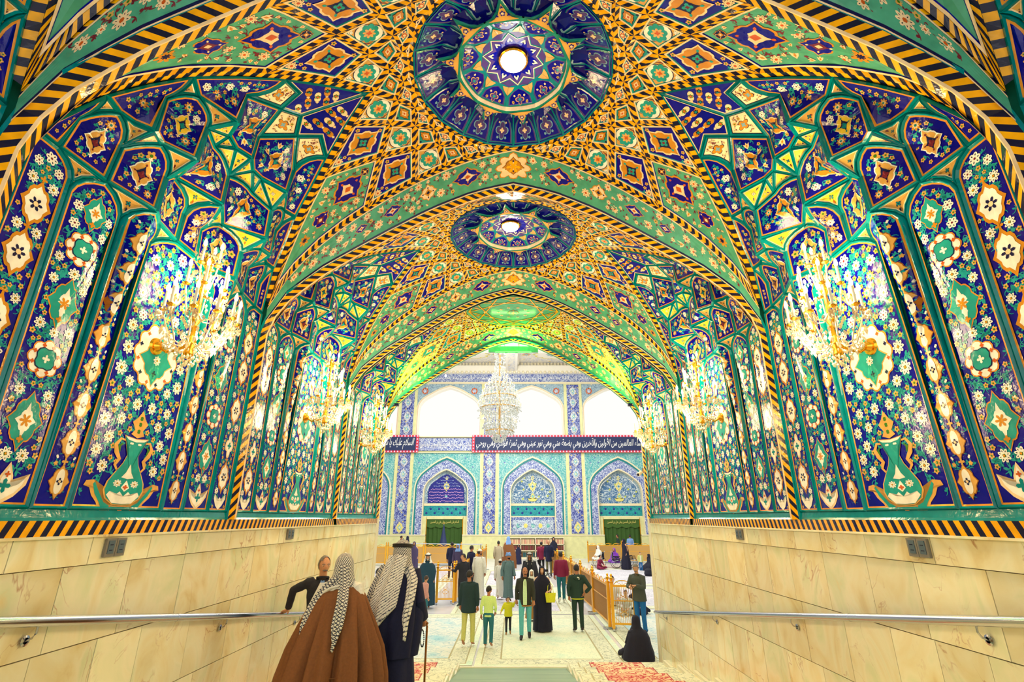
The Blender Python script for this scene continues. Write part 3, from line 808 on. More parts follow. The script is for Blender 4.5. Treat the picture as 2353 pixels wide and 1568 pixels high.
# ================================================================== muqarnas niches and wall panels (far half of a bay, left side)
VQ = {'A0': (3.19, 1.61, 2.45), 'J1': (3.20, 1.42, 2.46), 'J2': (3.16, 1.03, 2.46), 'A3': (3.03, .64, 2.45), 'A4': (3.12, .48, 2.45), 'A6': (3.17, .16, 2.45),
 'T1': (3.2, 1.26, 2.23), 'T2': (3.2, .79, 2.23), 'T3': (3.2, .47, 2.24),
 'M1': (3.14, 1.02, 2.80), 'M2': (3.02, .64, 2.79), 'MA': (3.185, 1.38, 2.76), 'B0': (3.02, 1.385, 2.96), 'B1': (3.04, 1.22, 2.95), 'Bc': (3.01, 1.10, 2.96),
 'B2': (2.90, 1.02, 2.95), 'B2b': (2.94, .87, 2.95), 'B3': (2.78, .66, 2.96), 'QL': (3.14, .40, 2.97), 'E': (2.92, 0, 2.96), 's0': (3.18, .14, 2.76),
 'MB': (2.90, 1.02, 3.30), 'G': (2.77, .64, 3.33), 'Qt': (2.87, .37, 3.37), 'C0': (2.69, 1.05, 3.50), 'Cm': (2.75, .86, 3.47), 'C3': (2.58, .54, 3.49),
 's1': (2.78, .33, 3.52), 's2': (2.79, .17, 3.50), 'D': (2.72, 0, 3.52), 'm': (2.92, 0, 3.31), 'K': (2.55, .55, 3.81), 'Km': (2.70, 0, 3.81),
 'Kn': (2.40, .20, 3.99), 'Kt': (2.18, .31, 4.09), 'KT': (2.28, 0, 4.09), 'E0': (2.19, .565, 3.99), 'ap': (1.60, 0, 4.395),
 'b1': (3.2, 1.235, .05), 'b0': (3.2, 1.61, .05), 'b2': (3.2, .81, .05), 'b3': (3.2, .505, .05)}
def q(*ns):
    out = []
    for n in ns:
        if isinstance(n, tuple):      # a curved edge between two corners, bulging towards the third
            a, c, b = (Vector(q(k)[0]) for k in n[:3]); k = n[3] if len(n) > 3 else .34
            ctl = (a + c) / 2 + (b - (a + c) / 2) * k * 2 * .5
            for t in (.25, .5, .75): out.append(tuple(a * (1 - t) ** 2 + ctl * 2 * t * (1 - t) + c * t * t))
            continue
        s = -1 if n.endswith('-') else 1; x, y, z = VQ[n.rstrip('-')]; out.append((-x, s * y, z))
    return out
def chpt(x, z=None):  # a point on the niche arch
    y = (x - 1.54) * .998 - .08; return (-x, y, H(hypot(x, y + .05)) - .0)
def d_small(col='teal', hrt='maroon'):
    def f(ib, m, P):
        r = min(edge_dist(P, 0, 0), .09) * .62
        rose(ib, m, 0, 0, r, 4, .45, 'navy', 1, .4); rose(ib, m, 0, 0, r * .8, 4, .45, col, 2, .4); rose(ib, m, 0, 0, r * .3, 4, .5, hrt, 3)
        for i in range(3):
            far = max(P, key=lambda p: hypot(*p)) if i == 0 else P[(i * len(P)) // 3]
            x, y = far[0] * .5, far[1] * .5; a = atan2(y, x)
            ribbon(ib, m, [(x * .7, y * .7), (x, y + .006), (x * 1.35, y * 1.35)], .007, hrt if i else 'cream', 1)
    return f
def d_panel(body='amber', out='cream', heart='teal', R=.045, styles=(1, 2, 1), seed=1, my=0, sc=1.0, k=4, vine='teal_light'):
    def f(ib, m, P):
        Pi = inset(P, .012)
        d = edge_dist(P, 0, my); a, b = d * .60 * sc, d * .8 * sc
        medallion(ib, m, 0, my, a, b, out, body, 'navy', heart, 3, 0, k)
        rose(ib, m, 0, my - .1 * b, a * .35, 4, .6, heart, 7)
        for t in (-1, 1):
            rose(ib, m, 0, my + t * b * 1.1, a * .22, 4, .4, out, 3)
        scatter(ib, m, Pi, R, 1.16, list(styles), vine, 2, [(0, my, a, b)], seed, tries=260, wv=.0075)
    return f
def d_scatter(R=.045, styles=(0, 1, 5), seed=2, vine='teal_light'):
    def f(ib, m, P): scatter(ib, m, inset(P, .01), R, 1.15, list(styles), vine, 2, (), seed, tries=300, wv=.0075)
    return f
def d_carpet(ib, m, P):   # rows of cream and amber drops
    s = .155
    for i in range(-8, 9):
        for j in range(-8, 9):
            x = i * s + (j % 2) * s / 2; y = j * s * .62
            if inside(P, x, y) and edge_dist(P, x, y) > .035:
                c = ('cream', 'amber')[(j // 1) % 2]
                rose(ib, m, x, y, 1, 2, .45, c, 2, 0, .07, .055, n=16); rose(ib, m, x, y, .03, 6, .6, 'leaf_green' if c == 'cream' else 'ink', 3); rose(ib, m, x, y, .016, 4, .7, 'rust' if c == 'cream' else 'teal', 4)
                rose(ib, m, x + s / 2, y, .018, 4, .5, 'cream', 2)
def d_ivory(ib, m, P):
    rose(ib, m, 0, .0, 1, 4, .5, 'navy', 1, 0, .085, .06, n=24); rose(ib, m, 0, 0, 1, 4, .5, 'amber', 2, 0, .078, .053, n=24); rose(ib, m, 0, 0, .03, 4, .4, 'sky_inlay', 3)
    scatter(ib, m, inset(P, .01), .024, 1.4, [2], 'maroon', 2, [(0, 0, .08, .06)], 3, tries=120, wv=.004)
def zdeco(fn):
    def f(ib, m, P): fn(ib, (lambda x, z, off: m(x, z - m.C.z, off)), [(x, z + m.C.z) for x, z in P], m)
    return f
def cartouche(ib, m, x, z, a, b, cols, lay=3):
    medallion(ib, m, x, z, a, b, *cols, lay)
def w_chain(ib, m, P, fm):      # outer strip: white almond shields
    keep = []
    for z in (.42, 1.16, 1.62, 1.98):
        rose(ib, m, 0, z, 1.1, 4, .62, 'amber', 2, 0, .105, .165, n=48, p=-1); rose(ib, m, 0, z, 1.1, 4, .68, 'white_glaze', 3, 0, .078, .125, n=48, p=-1)
        rose(ib, m, 0, z, .05, 6, .35, 'navy', 4); rose(ib, m, 0, z, .018, 4, 1, 'cream', 5); keep.append((0, z, .1, .15))
        rose(ib, m, 0, z + .19, .03, 4, .35, 'amber', 2)
    poly2(ib, m, 0, .17, [(0, -.09), (.06, -.05), (.11, .02), (.1, .07), (.05, 0), (0, .04)], 'white_glaze', 3, 0, 1, True); keep.append((0, .17, .11, .08))
    rose(ib, m, 0, .76, 1, 4, .6, 'cream', 2, 0, .08, .14, n=32); rose(ib, m, 0, .76, 1, 4, .6, 'white_glaze', 3, 0, .06, .11, n=32); rose(ib, m, 0, .76, .04, 4, .4, 'teal', 4); keep.append((0, .76, .08, .14))
    scatter(ib, m, P, .042, 1.2, [0, 1, 1], 'teal_light', 2, keep, 5, 0, .007, 700, 4)
def w_rosettes(ib, m, P, fm):
    keep = []
    for z, t in ((.60, 0), (1.02, 1), (1.43, 2), (1.86, 1), (2.17, 2)):
        if t == 1:
            rose(ib, m, 0, z, .135, 8, .84, 'orange', 2); rose(ib, m, 0, z, .125, 8, .84, 'white_glaze', 3)
            for i in range(8): rose(ib, m, .095 * cos(i * pi / 4 + .39), z + .095 * sin(i * pi / 4 + .39), .016, 4, .6, 'rust', 4)
            rose(ib, m, 0, z, .088, 4, .78, 'navy', 4, pi / 4); rose(ib, m, 0, z, .08, 4, .78, 'turquoise', 5, pi / 4); rose(ib, m, 0, z, .03, 4, .35, 'white_glaze', 6)
            keep.append((0, z, .13, .13))
        else:
            s = .8 if z > 2 else 1
            rose(ib, m, 0, z, 1.1, 4, .6, 'orange', 2, 0, .12 * s, .185 * s, n=48, p=-1); rose(ib, m, 0, z, 1.1, 4, .6, 'turquoise', 3, 0, .11 * s, .172 * s, n=48, p=-1)
            rose(ib, m, 0, z, 1.1, 4, .45, 'white_glaze', 4, 0, .068 * s, .11 * s, n=32, p=-1); rose(ib, m, 0, z, .045 * s, 6, .3, 'amber', 5); rose(ib, m, 0, z - .12 * s, .025, 4, .5, 'amber', 5)
            keep.append((0, z, .11 * s, .18 * s))
    poly2(ib, m, 0, .2, [(0, -.12), (.08, -.07), (.14, .0), (.15, .07), (.1, .02), (.05, 0), (.04, .05), (0, .13)], 'cream', 2, 0, 1.05, True)
    poly2(ib, m, 0, .2, [(0, -.1), (.08, -.05), (.12, .0), (.13, .04), (.09, .0), (.04, -.02), (.03, .04), (0, .11)], 'white_glaze', 3, 0, 1, True)
    rose(ib, m, 0, .19, .045, 4, .35, 'teal', 4); rose(ib, m, 0, .26, .02, 4, .4, 'rust', 5); keep.append((0, .2, .15, .13))
    scatter(ib, m, P, .043, 1.16, [0, 1, 0], 'teal_light', 2, keep, 8, 0, .008, 800, 4)
def w_narrow(ib, m, P, fm):
    keep = []
    tendrils(ib, m, P, .045, 'teal_light', 1, [], [(0, .24 + .272 * i, .07, .1) for i in range(8)], random.Random(3), 60, 0)
    for i in range(8):
        z = .24 + .272 * i
        if z > 2.15: break
        rose(ib, m, 0, z, 1.1, 4, .62, 'brown', 2, 0, .082, .115, n=32, p=-1); rose(ib, m, 0, z, 1.1, 4, .62, 'gold_tan', 3, 0, .075, .107, n=32, p=-1); rose(ib, m, 0, z, 1, 2, .62, 'white_glaze', 4, pi / 2, .085, .046, n=24)
        rose(ib, m, 0, z, .026, 4, .4, 'navy', 5); rose(ib, m, 0, z, .012, 4, .6, 'cream', 6); rose(ib, m, 0, z + .136, .028, 4, .35, 'gold_tan', 3)
        for t in (-1, 1): rose(ib, m, t * .07, z + .12, .018, 5, .6, 'gold_tan', 2); rose(ib, m, t * .072, z + .165, .014, 2, .5, 'white_glaze', 2, t); ribbon(ib, m, [(t * .02, z + .09), (t * .05, z + .1), (t * .075, z + .15)], .006, 'teal_light', 1)
def w_vase(ib, m0, P, fm):
    m = lambda x, z, off: m0(x * (1.55 if z < .9 else 1), z, off)
    # vase with handles on a scrolled foot
    body = [(0, .1), (.06, .105), (.115, .15), (.135, .21), (.125, .275), (.09, .35), (.055, .42), (.04, .48), (.045, .55), (.085, .635), (.0, .62)]
    poly2(ib, m, 0, 0, [(x * 1.08, z + (z - .37) * .03) for x, z in body], 'gold_tan', 4, 0, 1, True); poly2(ib, m, 0, 0, body, 'turquoise', 5, 0, 1, True)
    poly2(ib, m, 0, 0, [(0, .105), (.07, .11), (.118, .17), (.1, .2), (.06, .17), (.03, .2), (0, .16)], 'white_glaze', 6, 0, 1, True)
    poly2(ib, m, 0, 0, [(0, .3), (.045, .31), (.02, .35), (0, .42)], 'white_glaze', 6, 0, 1, True); poly2(ib, m, 0, 0, [(0, .2), (.03, .23), (0, .29)], 'white_glaze', 6, 0, 1, True)
    rose(ib, m, 0, .235, .02, 4, .5, 'rust', 7)
    for t in (-1, 1): flower(ib, m, t * .062, .262, .03, 0, 6); rose(ib, m, t * .03, .585, .014, 2, .5, 'white_glaze', 6)
    poly2(ib, m, 0, 0, [(0, .6), (.06, .612), (.085, .635), (0, .622)], 'white_glaze', 6, 0, 1, True)
    for t in (-1, 1):
        ribbon(ib, m, [(t * .06, .60), (t * .11, .61), (t * .135, .56), (t * .12, .50), (t * .09, .45), (t * .11, .40), (t * .085, .36)], .016, 'gold_tan', 4)
        ribbon(ib, m, [(t * .09, .575), (t * .11, .55), (t * .1, .51)], .01, 'leaf_green', 5)
    foot = [(0, -.05 + .05), (.04, .03), (.09, .05), (.14, .07), (.16, .12), (.2, .17), (.23, .24), (.26, .235), (.25, .27), (.205, .28), (.175, .2), (.13, .13), (.07, .09), (0, .085)]
    poly2(ib, m, 0, -.015, foot, 'gold_tan', 2, 0, 1.04, True)
    off = .0012 * 3 + .0008
    for t in (-1, 1):
        ring = [m(t * x, z - .005, off) for x, z in [(0, .015), (.04, .04), (.085, .06), (.13, .08), (.15, .12), (.19, .18), (.215, .25)]]; up = [m(t * x, z - .005, off) for x, z in [(0, .08), (.03, .082), (.07, .09), (.12, .12), (.15, .17), (.18, .22), (.205, .265)]]
        ib.strip(ring, up, 'turquoise'); rose(ib, m, t * .075, .07, .016, 4, .5, 'rust', 6)
    rose(ib, m, 0, .05, .026, 2, .5, 'orange', 6, pi / 2)
    poly2(ib, m, 0, 0, [(0, .635), (.05, .66), (.03, .7), (.06, .76), (.03, .80), (0, .87)], 'gold_tan', 4, 0, 1, True)
    for z in (.69, .75, .8): rose(ib, m, 0, z, .018, 2, .5, 'leaf_green', 5, pi / 2)
    # pendant medallion
    rose(ib, m, 0, 1.35, 1, 12, .86, 'orange', 2, 0, .285, .31, n=60); rose(ib, m, 0, 1.35, 1, 12, .86, 'white_glaze', 3, 0, .27, .295, n=60)
    rose(ib, m, 0, 1.32, 1.1, 4, .55, 'gold_tan', 4, 0, .2, .22, n=48, p=-1); rose(ib, m, 0, 1.32, 1.1, 4, .55, 'turquoise', 5, 0, .185, .205, n=48, p=-1)
    flower(ib, m, 0, 1.32, .045, 0, 6); flower(ib, m, 0, 1.42, .03, 0, 6); rose(ib, m, 0, 1.2, .03, 4, .4, 'navy', 6)
    for i in range(12):
        a = pi * i / 6 + .26; rose(ib, m, .225 * cos(a), 1.35 + .245 * sin(a), .02, 4, .5, ('rust', 'navy')[i % 2], 6)
    rose(ib, m, 0, .99, .035, 4, .35, 'gold_tan', 3); rose(ib, m, 0, 1.72, .035, 4, .35, 'gold_tan', 3)
    rose(ib, m, 0, 1.95, 1, 4, .6, 'gold_tan', 3, 0, .11, .15, n=32); rose(ib, m, 0, 1.95, 1, 4, .6, 'ivory', 4, 0, .1, .135, n=32); rose(ib, m, 0, 1.95, .05, 6, .4, 'rust', 5)
    keep = [(0, .25, .23, .2), (0, .07, .34, .09), (.31, .2, .1, .1), (-.31, .2, .1, .1), (0, .55, .19, .12), (0, .75, .08, .13), (0, 1.35, .275, .3), (0, 1.95, .1, .15), (0, 1, .03, .05), (0, 1.72, .03, .05)]
    scatter(ib, m0, P, .060, 1.22, [0, 1, 0, 5], 'teal_light', 2, keep, 21, 0, .009, 2500, 4)

QUARTER = []   # (name, mesh, inlay)
def reg(lst, name, V, field, deco, rounds=(), **k):
    V = smooth_poly(V, set(rounds)); fr, ib, m = framed(V, field, toward=(0, 0, 1.2), deco=deco, **k)
    lst.append((name, fr.mesh(name), ib.mesh('floral_inlay') if ib else None))
Q = QUARTER
tn = dict(fw=.022, lw=.007, line='cream'); gt = 'gold_tan'
reg(Q, 'tile_panel', q('b0', 'b1', 'T1', ('T1', 'J1', 'J2'), 'J1', 'A0'), 'cobalt', zdeco(w_chain), fw=.03)
reg(Q, 'tile_panel', q('b1', 'b2', 'T2', ('T2', 'J2', 'A3'), 'J2', ('J2', 'T1', 'J1'), 'T1'), 'cobalt', zdeco(w_rosettes), fw=.03)
reg(Q, 'tile_panel', q('b2', 'b3', 'T3', ('T3', 'A4', 'A6'), 'A4', 'A3', ('A3', 'T2', 'J2'), 'T2'), 'cobalt', zdeco(w_narrow), fw=.026)
reg(Q, 'spandrel_tile', q('J1', 'J2', ('J2', 'T1', 'J1'), 'T1', ('T1', 'J1', 'J2')), gt, d_small('teal', 'navy'), **tn)
reg(Q, 'spandrel_tile', q('J2', 'A3', ('A3', 'T2', 'J2'), 'T2', ('T2', 'J2', 'A3')), gt, d_small('teal', 'navy'), **tn)
reg(Q, 'spandrel_tile', q('A4', 'A6', ('A6', 'T3', 'A4'), 'T3', ('T3', 'A4', 'A6')), gt, d_small('cream', 'rust'), **tn)
reg(Q, 'niche_panel', q('A0', 'J1', 'MA', ('MA', 'B0', 'B1'), 'B0'), 'cobalt', d_scatter(.035, (1, 3), 3), fw=.024)
reg(Q, 'niche_panel', q('J1', 'J2', 'M1', ('M1', 'B1', 'B2'), 'B1', ('B1', 'MA', 'B0'), 'MA'), 'cobalt', d_panel('gold_tan', 'white_glaze', 'maroon', .042, (1, 5, 2), 4, sc=.95), fw=.028, sag=.03)
reg(Q, 'spandrel_tile', q('B0', 'B1', ('B1', 'MA', 'B0'), 'MA', ('MA', 'B0', 'B1')), gt, d_small(), **tn)
reg(Q, 'spandrel_tile', q('B1', 'Bc', 'B2', 'M1', ('M1', 'B1', 'B2')), gt, d_small(), **tn)
reg(Q, 'niche_panel', q('J2', 'A3', 'M2', ('M2', 'B2b', 'B3'), 'B2b', ('B2b', 'M1', 'B2'), 'M1'), 'cobalt', d_panel('gold_tan', 'white_glaze', 'maroon', .042, (1, 5, 2), 6, sc=.95), fw=.028, sag=.03)
reg(Q, 'spandrel_tile', q('B2', 'B2b', ('B2b', 'M1', 'B2'), 'M1'), gt, d_small(), **tn)
reg(Q, 'spandrel_tile', q('B2b', 'B3', 'M2', ('M2', 'B2b', 'B3')), gt, d_small(), **tn)
reg(Q, 'niche_panel', q('A3', 'A4', 'A6', 's0', ('s0', 'QL', 'E'), 'QL', ('QL', 'M2', 'B3'), 'M2'), 'cobalt', d_panel('gold_tan', 'cream', 'turquoise', .042, (1, 2), 9, sc=.9), fw=.026, sag=.04)
reg(Q, 'spandrel_tile', q('QL', 'B3', 'M2', ('M2', 'QL', 'B3')), 'yellow_tan', d_small('turquoise', 'rust'), **tn)
reg(Q, 'spandrel_tile', q('QL', 'E', ('E', 's0', 'QL'), 's0', ('s0', 'QL', 'E')), 'yellow_tan', d_small('turquoise', 'rust'), **tn)
reg(Q, 'niche_panel', q('B0', 'B1', 'Bc', 'B2', 'MB', ('MB', 'C0', 'Cm'), 'C0') + [chpt(2.86)], 'cobalt', d_scatter(.042, (1, 5, 0), 12), fw=.024, sag=.03)
reg(Q, 'spandrel_tile', q('C0', 'Cm', ('Cm', 'MB', 'C0'), 'MB', ('MB', 'C0', 'Cm')), gt, d_small(), **tn)
reg(Q, 'niche_panel', q('B2', 'B2b', 'B3', 'G', ('G', 'Cm', 'C3'), 'Cm', ('Cm', 'MB', 'C0'), 'MB'), 'cobalt', d_panel('yellow_tan', 'cream', 'teal', .04, (1, 5, 2), 14, sc=.8), fw=.028, sag=.03)
reg(Q, 'spandrel_tile', q('Cm', 'C3', 'G', ('G', 'Cm', 'C3')), gt, d_small(), **tn)
reg(Q, 'spandrel_tile', q('C3', 's1', 'G'), 'yellow_tan', d_small('ivory', 'purple'), **tn)
reg(Q, 'spandrel_tile', q('G', 's1', 'Qt'), 'yellow_tan', d_small('ivory', 'purple'), **tn)
reg(Q, 'spandrel_tile', q('s1', 's2', 'Qt'), 'yellow_tan', d_small('ivory', 'purple'), **tn)
reg(Q, 'spandrel_tile', q('Qt', 's2', 'm', ('m', 'Qt', 's2')), 'yellow_tan', d_small('leaf_green', 'maroon'), **tn)
reg(Q, 'spandrel_tile', q('s2', 'D', 'm'), 'yellow_tan', d_small('teal', 'maroon'), **tn)
reg(Q, 'niche_panel', q('B3', 'QL', 'E', 'm', ('m', 'Qt', 's2'), 'Qt', 'G'), 'cobalt', d_panel('amber', 'cream', 'teal', .042, (1, 2, 5), 17, sc=.85), fw=.026, sag=.02)
reg(Q, 'niche_panel', q('C3', 'Cm', 'C0') + [chpt(2.45)] + q('E0', ('E0', 'K', 'Kn'), 'K'), 'cobalt', d_scatter(.042, (0, 5, 1), 19), fw=.024, sag=.04)
reg(Q, 'niche_panel', q('C3', 's1', 's2', 'D', 'Km', 'Kn', 'K'), 'cobalt', d_panel('amber', 'cream', 'teal', .04, (1, 3, 1), 23, sc=.7), fw=.026)
reg(Q, 'ivory_tile', q('E0', 'Kt', 'Kn', 'K', ('K', 'E0', 'Kn')), 'ivory', d_ivory, fw=.03, lw=.008, line='ink')
CENTRE = []
reg(CENTRE, 'tile_panel', q('b3', 'b3-', 'T3-', ('T3-', 'A6-', 'A4-'), 'A6-', 'A6', ('A6', 'T3', 'A4'), 'T3'), 'cobalt', zdeco(w_vase), fw=.032)
reg(CENTRE, 'niche_panel', q('A6', 'A6-', 's0-', ('s0-', 'E', 'QL-'), 'E', ('E', 's0', 'QL'), 's0'), 'cobalt', d_scatter(.035, (1, 2), 27, 'gold_tan'), fw=.03)
reg(CENTRE, 'ivory_tile', q('Kn', 'KT', 'Kn-', 'Km'), 'ivory', d_ivory, fw=.03, lw=.008, line='ink')
CT = q('KT', 'Kn', 'Kt', 'E0') + [(-1.9, .28, 4.21)] + q('ap')
reg(CENTRE, 'carpet_pattern_tile', CT, 'cobalt', d_carpet, fw=.02, lw=.01, line='cream')
reg(CENTRE, 'carpet_pattern_tile', [(x, -y, z) for x, y, z in CT[::-1]], 'cobalt', d_carpet, fw=.02, lw=.01, line='cream')
# base border of stripes and a teal fillet under the panels
def base_band(L):
    mb = MB(); n = 2
    stripes(mb, [(-3.165, 0, -.02), (-3.165, L, -.02)], [(-3.16, 0, -.125), (-3.16, L, -.125)], .1, shift=-1.0)
    mb.strip([(-3.165, 0, -.02), (-3.165, L, -.02)], [(-3.18, 0, 0), (-3.18, L, 0)], 'teal'); mb.strip([(-3.18, 0, 0), (-3.18, L, 0)], [(-3.19, 0, .052), (-3.19, L, .052)], 'teal')
    mb.strip([(-3.16, 0, -.125), (-3.16, L, -.125)], [(-3.2, 0, -.125), (-3.2, L, -.125)], 'ink')
    return mb.mesh('striped_base_border')
BAND = base_band(3.41)
for sd in (-1, 1):
    for bi, (yc, sy) in enumerate(BAYS):
        bay = empty('niche_bay', (0, yc, 0), parent=walls[sd]); bay.scale = (-sd, sy, 1)
        for nm, me, inl in QUARTER:
            for sg in (1, -1):
                if bi == 0 and sg < 0: continue
                place(nm, me, inl, bay, (0, 0, 0), 0, (1, sg, 1))
        for nm, me, inl in CENTRE: place(nm, me, inl, bay, (0, 0, 0))
        b = link('striped_base_border', BAND, bay, (0, -1.705, 0))
# ================================================================== marble dado, slab by slab
rg = random.Random(3)
def slab_mesh(w, h, t=.03):
    mb = MB(); c = .004
    mb.box(-t, -.001, c, w - c, c, h - c, 'onyx_marble'); return mb.mesh('marble_slab')
def ramp_z(y): return FLOOR if y > 12.45 else FLOOR + .152 * (12.45 - y)
for sd in (-1, 1):
    rows = [(-.335, -.135, .66, .02), (-.88, -.335, .62, 0), (-1.46, -.88, .6, 0), (-2.05, -1.46, .62, 0), (-2.62, -2.05, .6, 0), (-3.12, -2.62, .6, 0)]
    b = MB()
    b.box(3.24, 3.6, -.9, 12.45, -3.2, 4.9, 'sea_green'); b.box(3.235, 3.24, -.9, 12.44, -3.2, -.13, 'brown')
    link('wall_core', b.mesh('wall_core'), walls[sd], scale=(sd, 1, 1))
    for ri, (z0, z1, w0, off) in enumerate(rows):
        y = .6 + rg.uniform(-.5, 0)
        while y < 12.44:
            w = w0 * rg.uniform(.75, 1.25); y1 = min(12.45, y + w)
            if 12.45 - y1 < .2: y1 = 12.45
            if ramp_z(y) - .2 < z1:
                mb = MB(); c = .0035; x = 3.205 - off + rg.uniform(-.0015, .0015)
                mb.box(x, 3.245, y + c, y1 - c, z0 + c, z1 - c, 'onyx_marble')
                link('marble_slab', mb.mesh('marble_slab'), walls[sd], scale=(sd, 1, 1))
            y = y1
    # cap moulding under the striped border
    b = MB(); b.box(3.155, 3.25, -.9, 12.45, -.14, -.122, 'onyx_marble'); link('marble_ledge', b.mesh('marble_ledge'), walls[sd], scale=(sd, 1, 1))
    b = MB(); b.box(3.2, 3.62, 12.44, 12.47, -3.03, 4.6, 'onyx_marble'); link('corner_slab', b.mesh('corner_slab'), walls[sd], scale=(sd, 1, 1))
    # service sockets
    for (y, lab) in ((4.32 if sd < 0 else 4.25, 'large'), (7.66 if sd < 0 else 7.55, 'small')):
        t = tag(empty('socket_plate', (sd * 3.18, y, -.215)), 'grey twin socket plate high on the %s marble wall, %s' % ('left' if sd < 0 else 'right', 'nearer the camera' if lab == 'large' else 'farther along'), 'socket', 'twin socket plates on the marble')
        for k in (0, 1):
            b = MB(); b.box(-.02, .0, -.105 + k * .107, -.003 + k * .107, -.075, .06, 'plastic_grey'); f = b.build('frame', t)
            b = MB(); b.box(-.024, -.0, -.085 + k * .107, -.023 + k * .107, -.052, .045, 'plastic_blue'); b.box(-.0255, -.02, -.07 + k * .107, -.038 + k * .107, -.03, -.024, 'ink'); b.box(-.0255, -.02, -.07 + k * .107, -.038 + k * .107, .01, .016, 'ink'); b.build('module', f)
            if sd > 0:
                for c in list(t.children): c.scale = (1, 1, 1)
        if sd > 0: t.rotation_euler = (0, 0, 0); t.scale = (-1, 1, 1)
        t.scale = (-1 if sd < 0 else 1, 1, 1)
    # handrail following the slope
    t = tag(empty('handrail', (0, 0, 0)), 'polished steel handrail on curved brackets along the %s marble wall' % ('left' if sd < 0 else 'right'), 'handrail')
    def rz(y): return -.616 - .152 * (y - 3.55)
    b = MB(); x = sd * 3.13
    ys = [.8, 5.27, 12.47]
    for a, c in ((.8, 5.262), (5.27, 12.47)): b.tube([(x, a, rz(a)), (x, c, rz(c))], .034, 'steel', 20)
    b.build('rail_tube', t, True)
    b = MB(); b.tube([(x, 5.25, rz(5.25)), (x, 5.28, rz(5.28))], .0355, 'steel', 20); b.build('joint_sleeve', t, True)
    b = MB(); b.sphere((x, 12.47, rz(12.47)), .03, 'steel', 12, 6, (1, .4, 1)); b.build('end_cap', t, True)
    for y in ((1.95, 3.75, 6.2, 8.3, 10.4, 12.1) if sd < 0 else (2.2, 3.85, 6.4, 8.9, 11.8)):
        b = MB(); b.tube([(x, y, rz(y) - .028), (x, y, rz(y) - .07), (x + sd * .02, y, rz(y) - .10), (x + sd * .06, y, rz(y) - .115)], .007, 'steel', 8)
        b.lathe([(0, 0), (.03, .003), (.034, .012), (.02, .016)], 'steel', n=14)
        # rose plate turned to the wall
        k = len(b.v) - 8 * 0
        br = b.build('bracket', t, True)
        me = br.data; nv = len(me.vertices)
        for v in list(me.vertices)[nv - 14 * 6:]:
            c = v.co.copy(); v.co = Vector((sd * 3.2 - sd * c.z, y + c.x, rz(y) - .115 + c.y))
# ================================================================== floor, steps, ramp
CUSTOM['floor_stone'] = lambda: simple('floor_stone', (214, 214, 220), .25, 0, .05, 2)
def mat_rug(name, base, motif, scale, motif2=None, amt=.52):
    m, nt, b = new_mat(name); N = nt.nodes; L = nt.links
    tc = N.new('ShaderNodeTexCoord')
    n1 = N.new('ShaderNodeTexNoise'); n1.inputs['Scale'].default_value = scale; n1.inputs['Detail'].default_value = 3; n1.inputs['Distortion'].default_value = 1.5
    L.new(tc.outputs['Object'], n1.inputs['Vector'])
    s = N.new('ShaderNodeMath'); s.operation = 'SUBTRACT'; s.inputs[1].default_value = .5; L.new(n1.outputs[0], s.inputs[0])
    a = N.new('ShaderNodeMath'); a.operation = 'ABSOLUTE'; L.new(s.outputs[0], a.inputs[0])
    v = N.new('ShaderNodeMapRange'); v.inputs[1].default_value = .03 if amt > .9 else .018; v.inputs[2].default_value = .05 if amt > .9 else .034; v.inputs[3].default_value = amt; v.inputs[4].default_value = 0; L.new(a.outputs[0], v.inputs[0])
    n2 = N.new('ShaderNodeTexNoise'); n2.inputs['Scale'].default_value = .9; n2.inputs['Detail'].default_value = 3; L.new(tc.outputs['Object'], n2.inputs['Vector'])
    c0 = ramp(nt, n2.outputs[0], [(.3, base), (.5, tuple(min(255, x + 8) for x in base)), (.68, motif2 or base)])
    mx = N.new('ShaderNodeMixRGB'); mx.inputs[2].default_value = (*lin(motif), 1); L.new(v.outputs[0], mx.inputs[0]); L.new(c0, mx.inputs[1]); L.new(mx.outputs[0], b.inputs['Base Color'])
    b.inputs['Roughness'].default_value = .9; return m
CUSTOM['rug_pale'] = lambda: mat_rug('rug_pale', (222, 226, 196), (150, 190, 170), 5, (206, 230, 206), .35)
CUSTOM['rug_pale_blue'] = lambda: mat_rug('rug_pale_blue', (212, 216, 206), (110, 170, 190), 3, (160, 206, 214), .5)
CUSTOM['rug_border'] = lambda: mat_rug('rug_border', (216, 218, 192), (104, 124, 112), 5, None, .55)
CUSTOM['rug_grey'] = lambda: mat_rug('rug_grey', (196, 196, 206), (110, 110, 140), 4, (222, 214, 224), .5)
CUSTOM['rug_red'] = lambda: mat_rug('rug_red', (222, 200, 160), (186, 44, 60), 6, (214, 170, 140), 1.0)
CUSTOM['rug_line'] = lambda: simple('rug_line', (176, 168, 128), .9)
CUSTOM['rug_red_line'] = lambda: simple('rug_red_line', (168, 60, 70), .9)
CUSTOM['nosing_white'] = lambda: simple('nosing_white', (236, 232, 205), .3)
def ramp_mat():
    m, nt, b = new_mat('ribbed_mat'); N = nt.nodes; L = nt.links
    tc = N.new('ShaderNodeTexCoord'); mp = N.new('ShaderNodeMapping'); mp.inputs['Scale'].default_value = (.4, 14, 1)
    nz = N.new('ShaderNodeTexNoise'); nz.inputs['Scale'].default_value = 1.5; nz.inputs['Detail'].default_value = 3
    L.new(tc.outputs['Object'], mp.inputs[0]); L.new(mp.outputs[0], nz.inputs['Vector'])
    L.new(ramp(nt, nz.outputs[0], [(.3, (104, 134, 112)), (.5, (128, 158, 132)), (.7, (156, 178, 148))]), b.inputs['Base Color']); b.inputs['Roughness'].default_value = .45
    return m
CUSTOM['ribbed_mat'] = ramp_mat
floor = MB(); floor.box(-34, 34, 12.45, 44, FLOOR - .2, FLOOR, 'floor_stone')
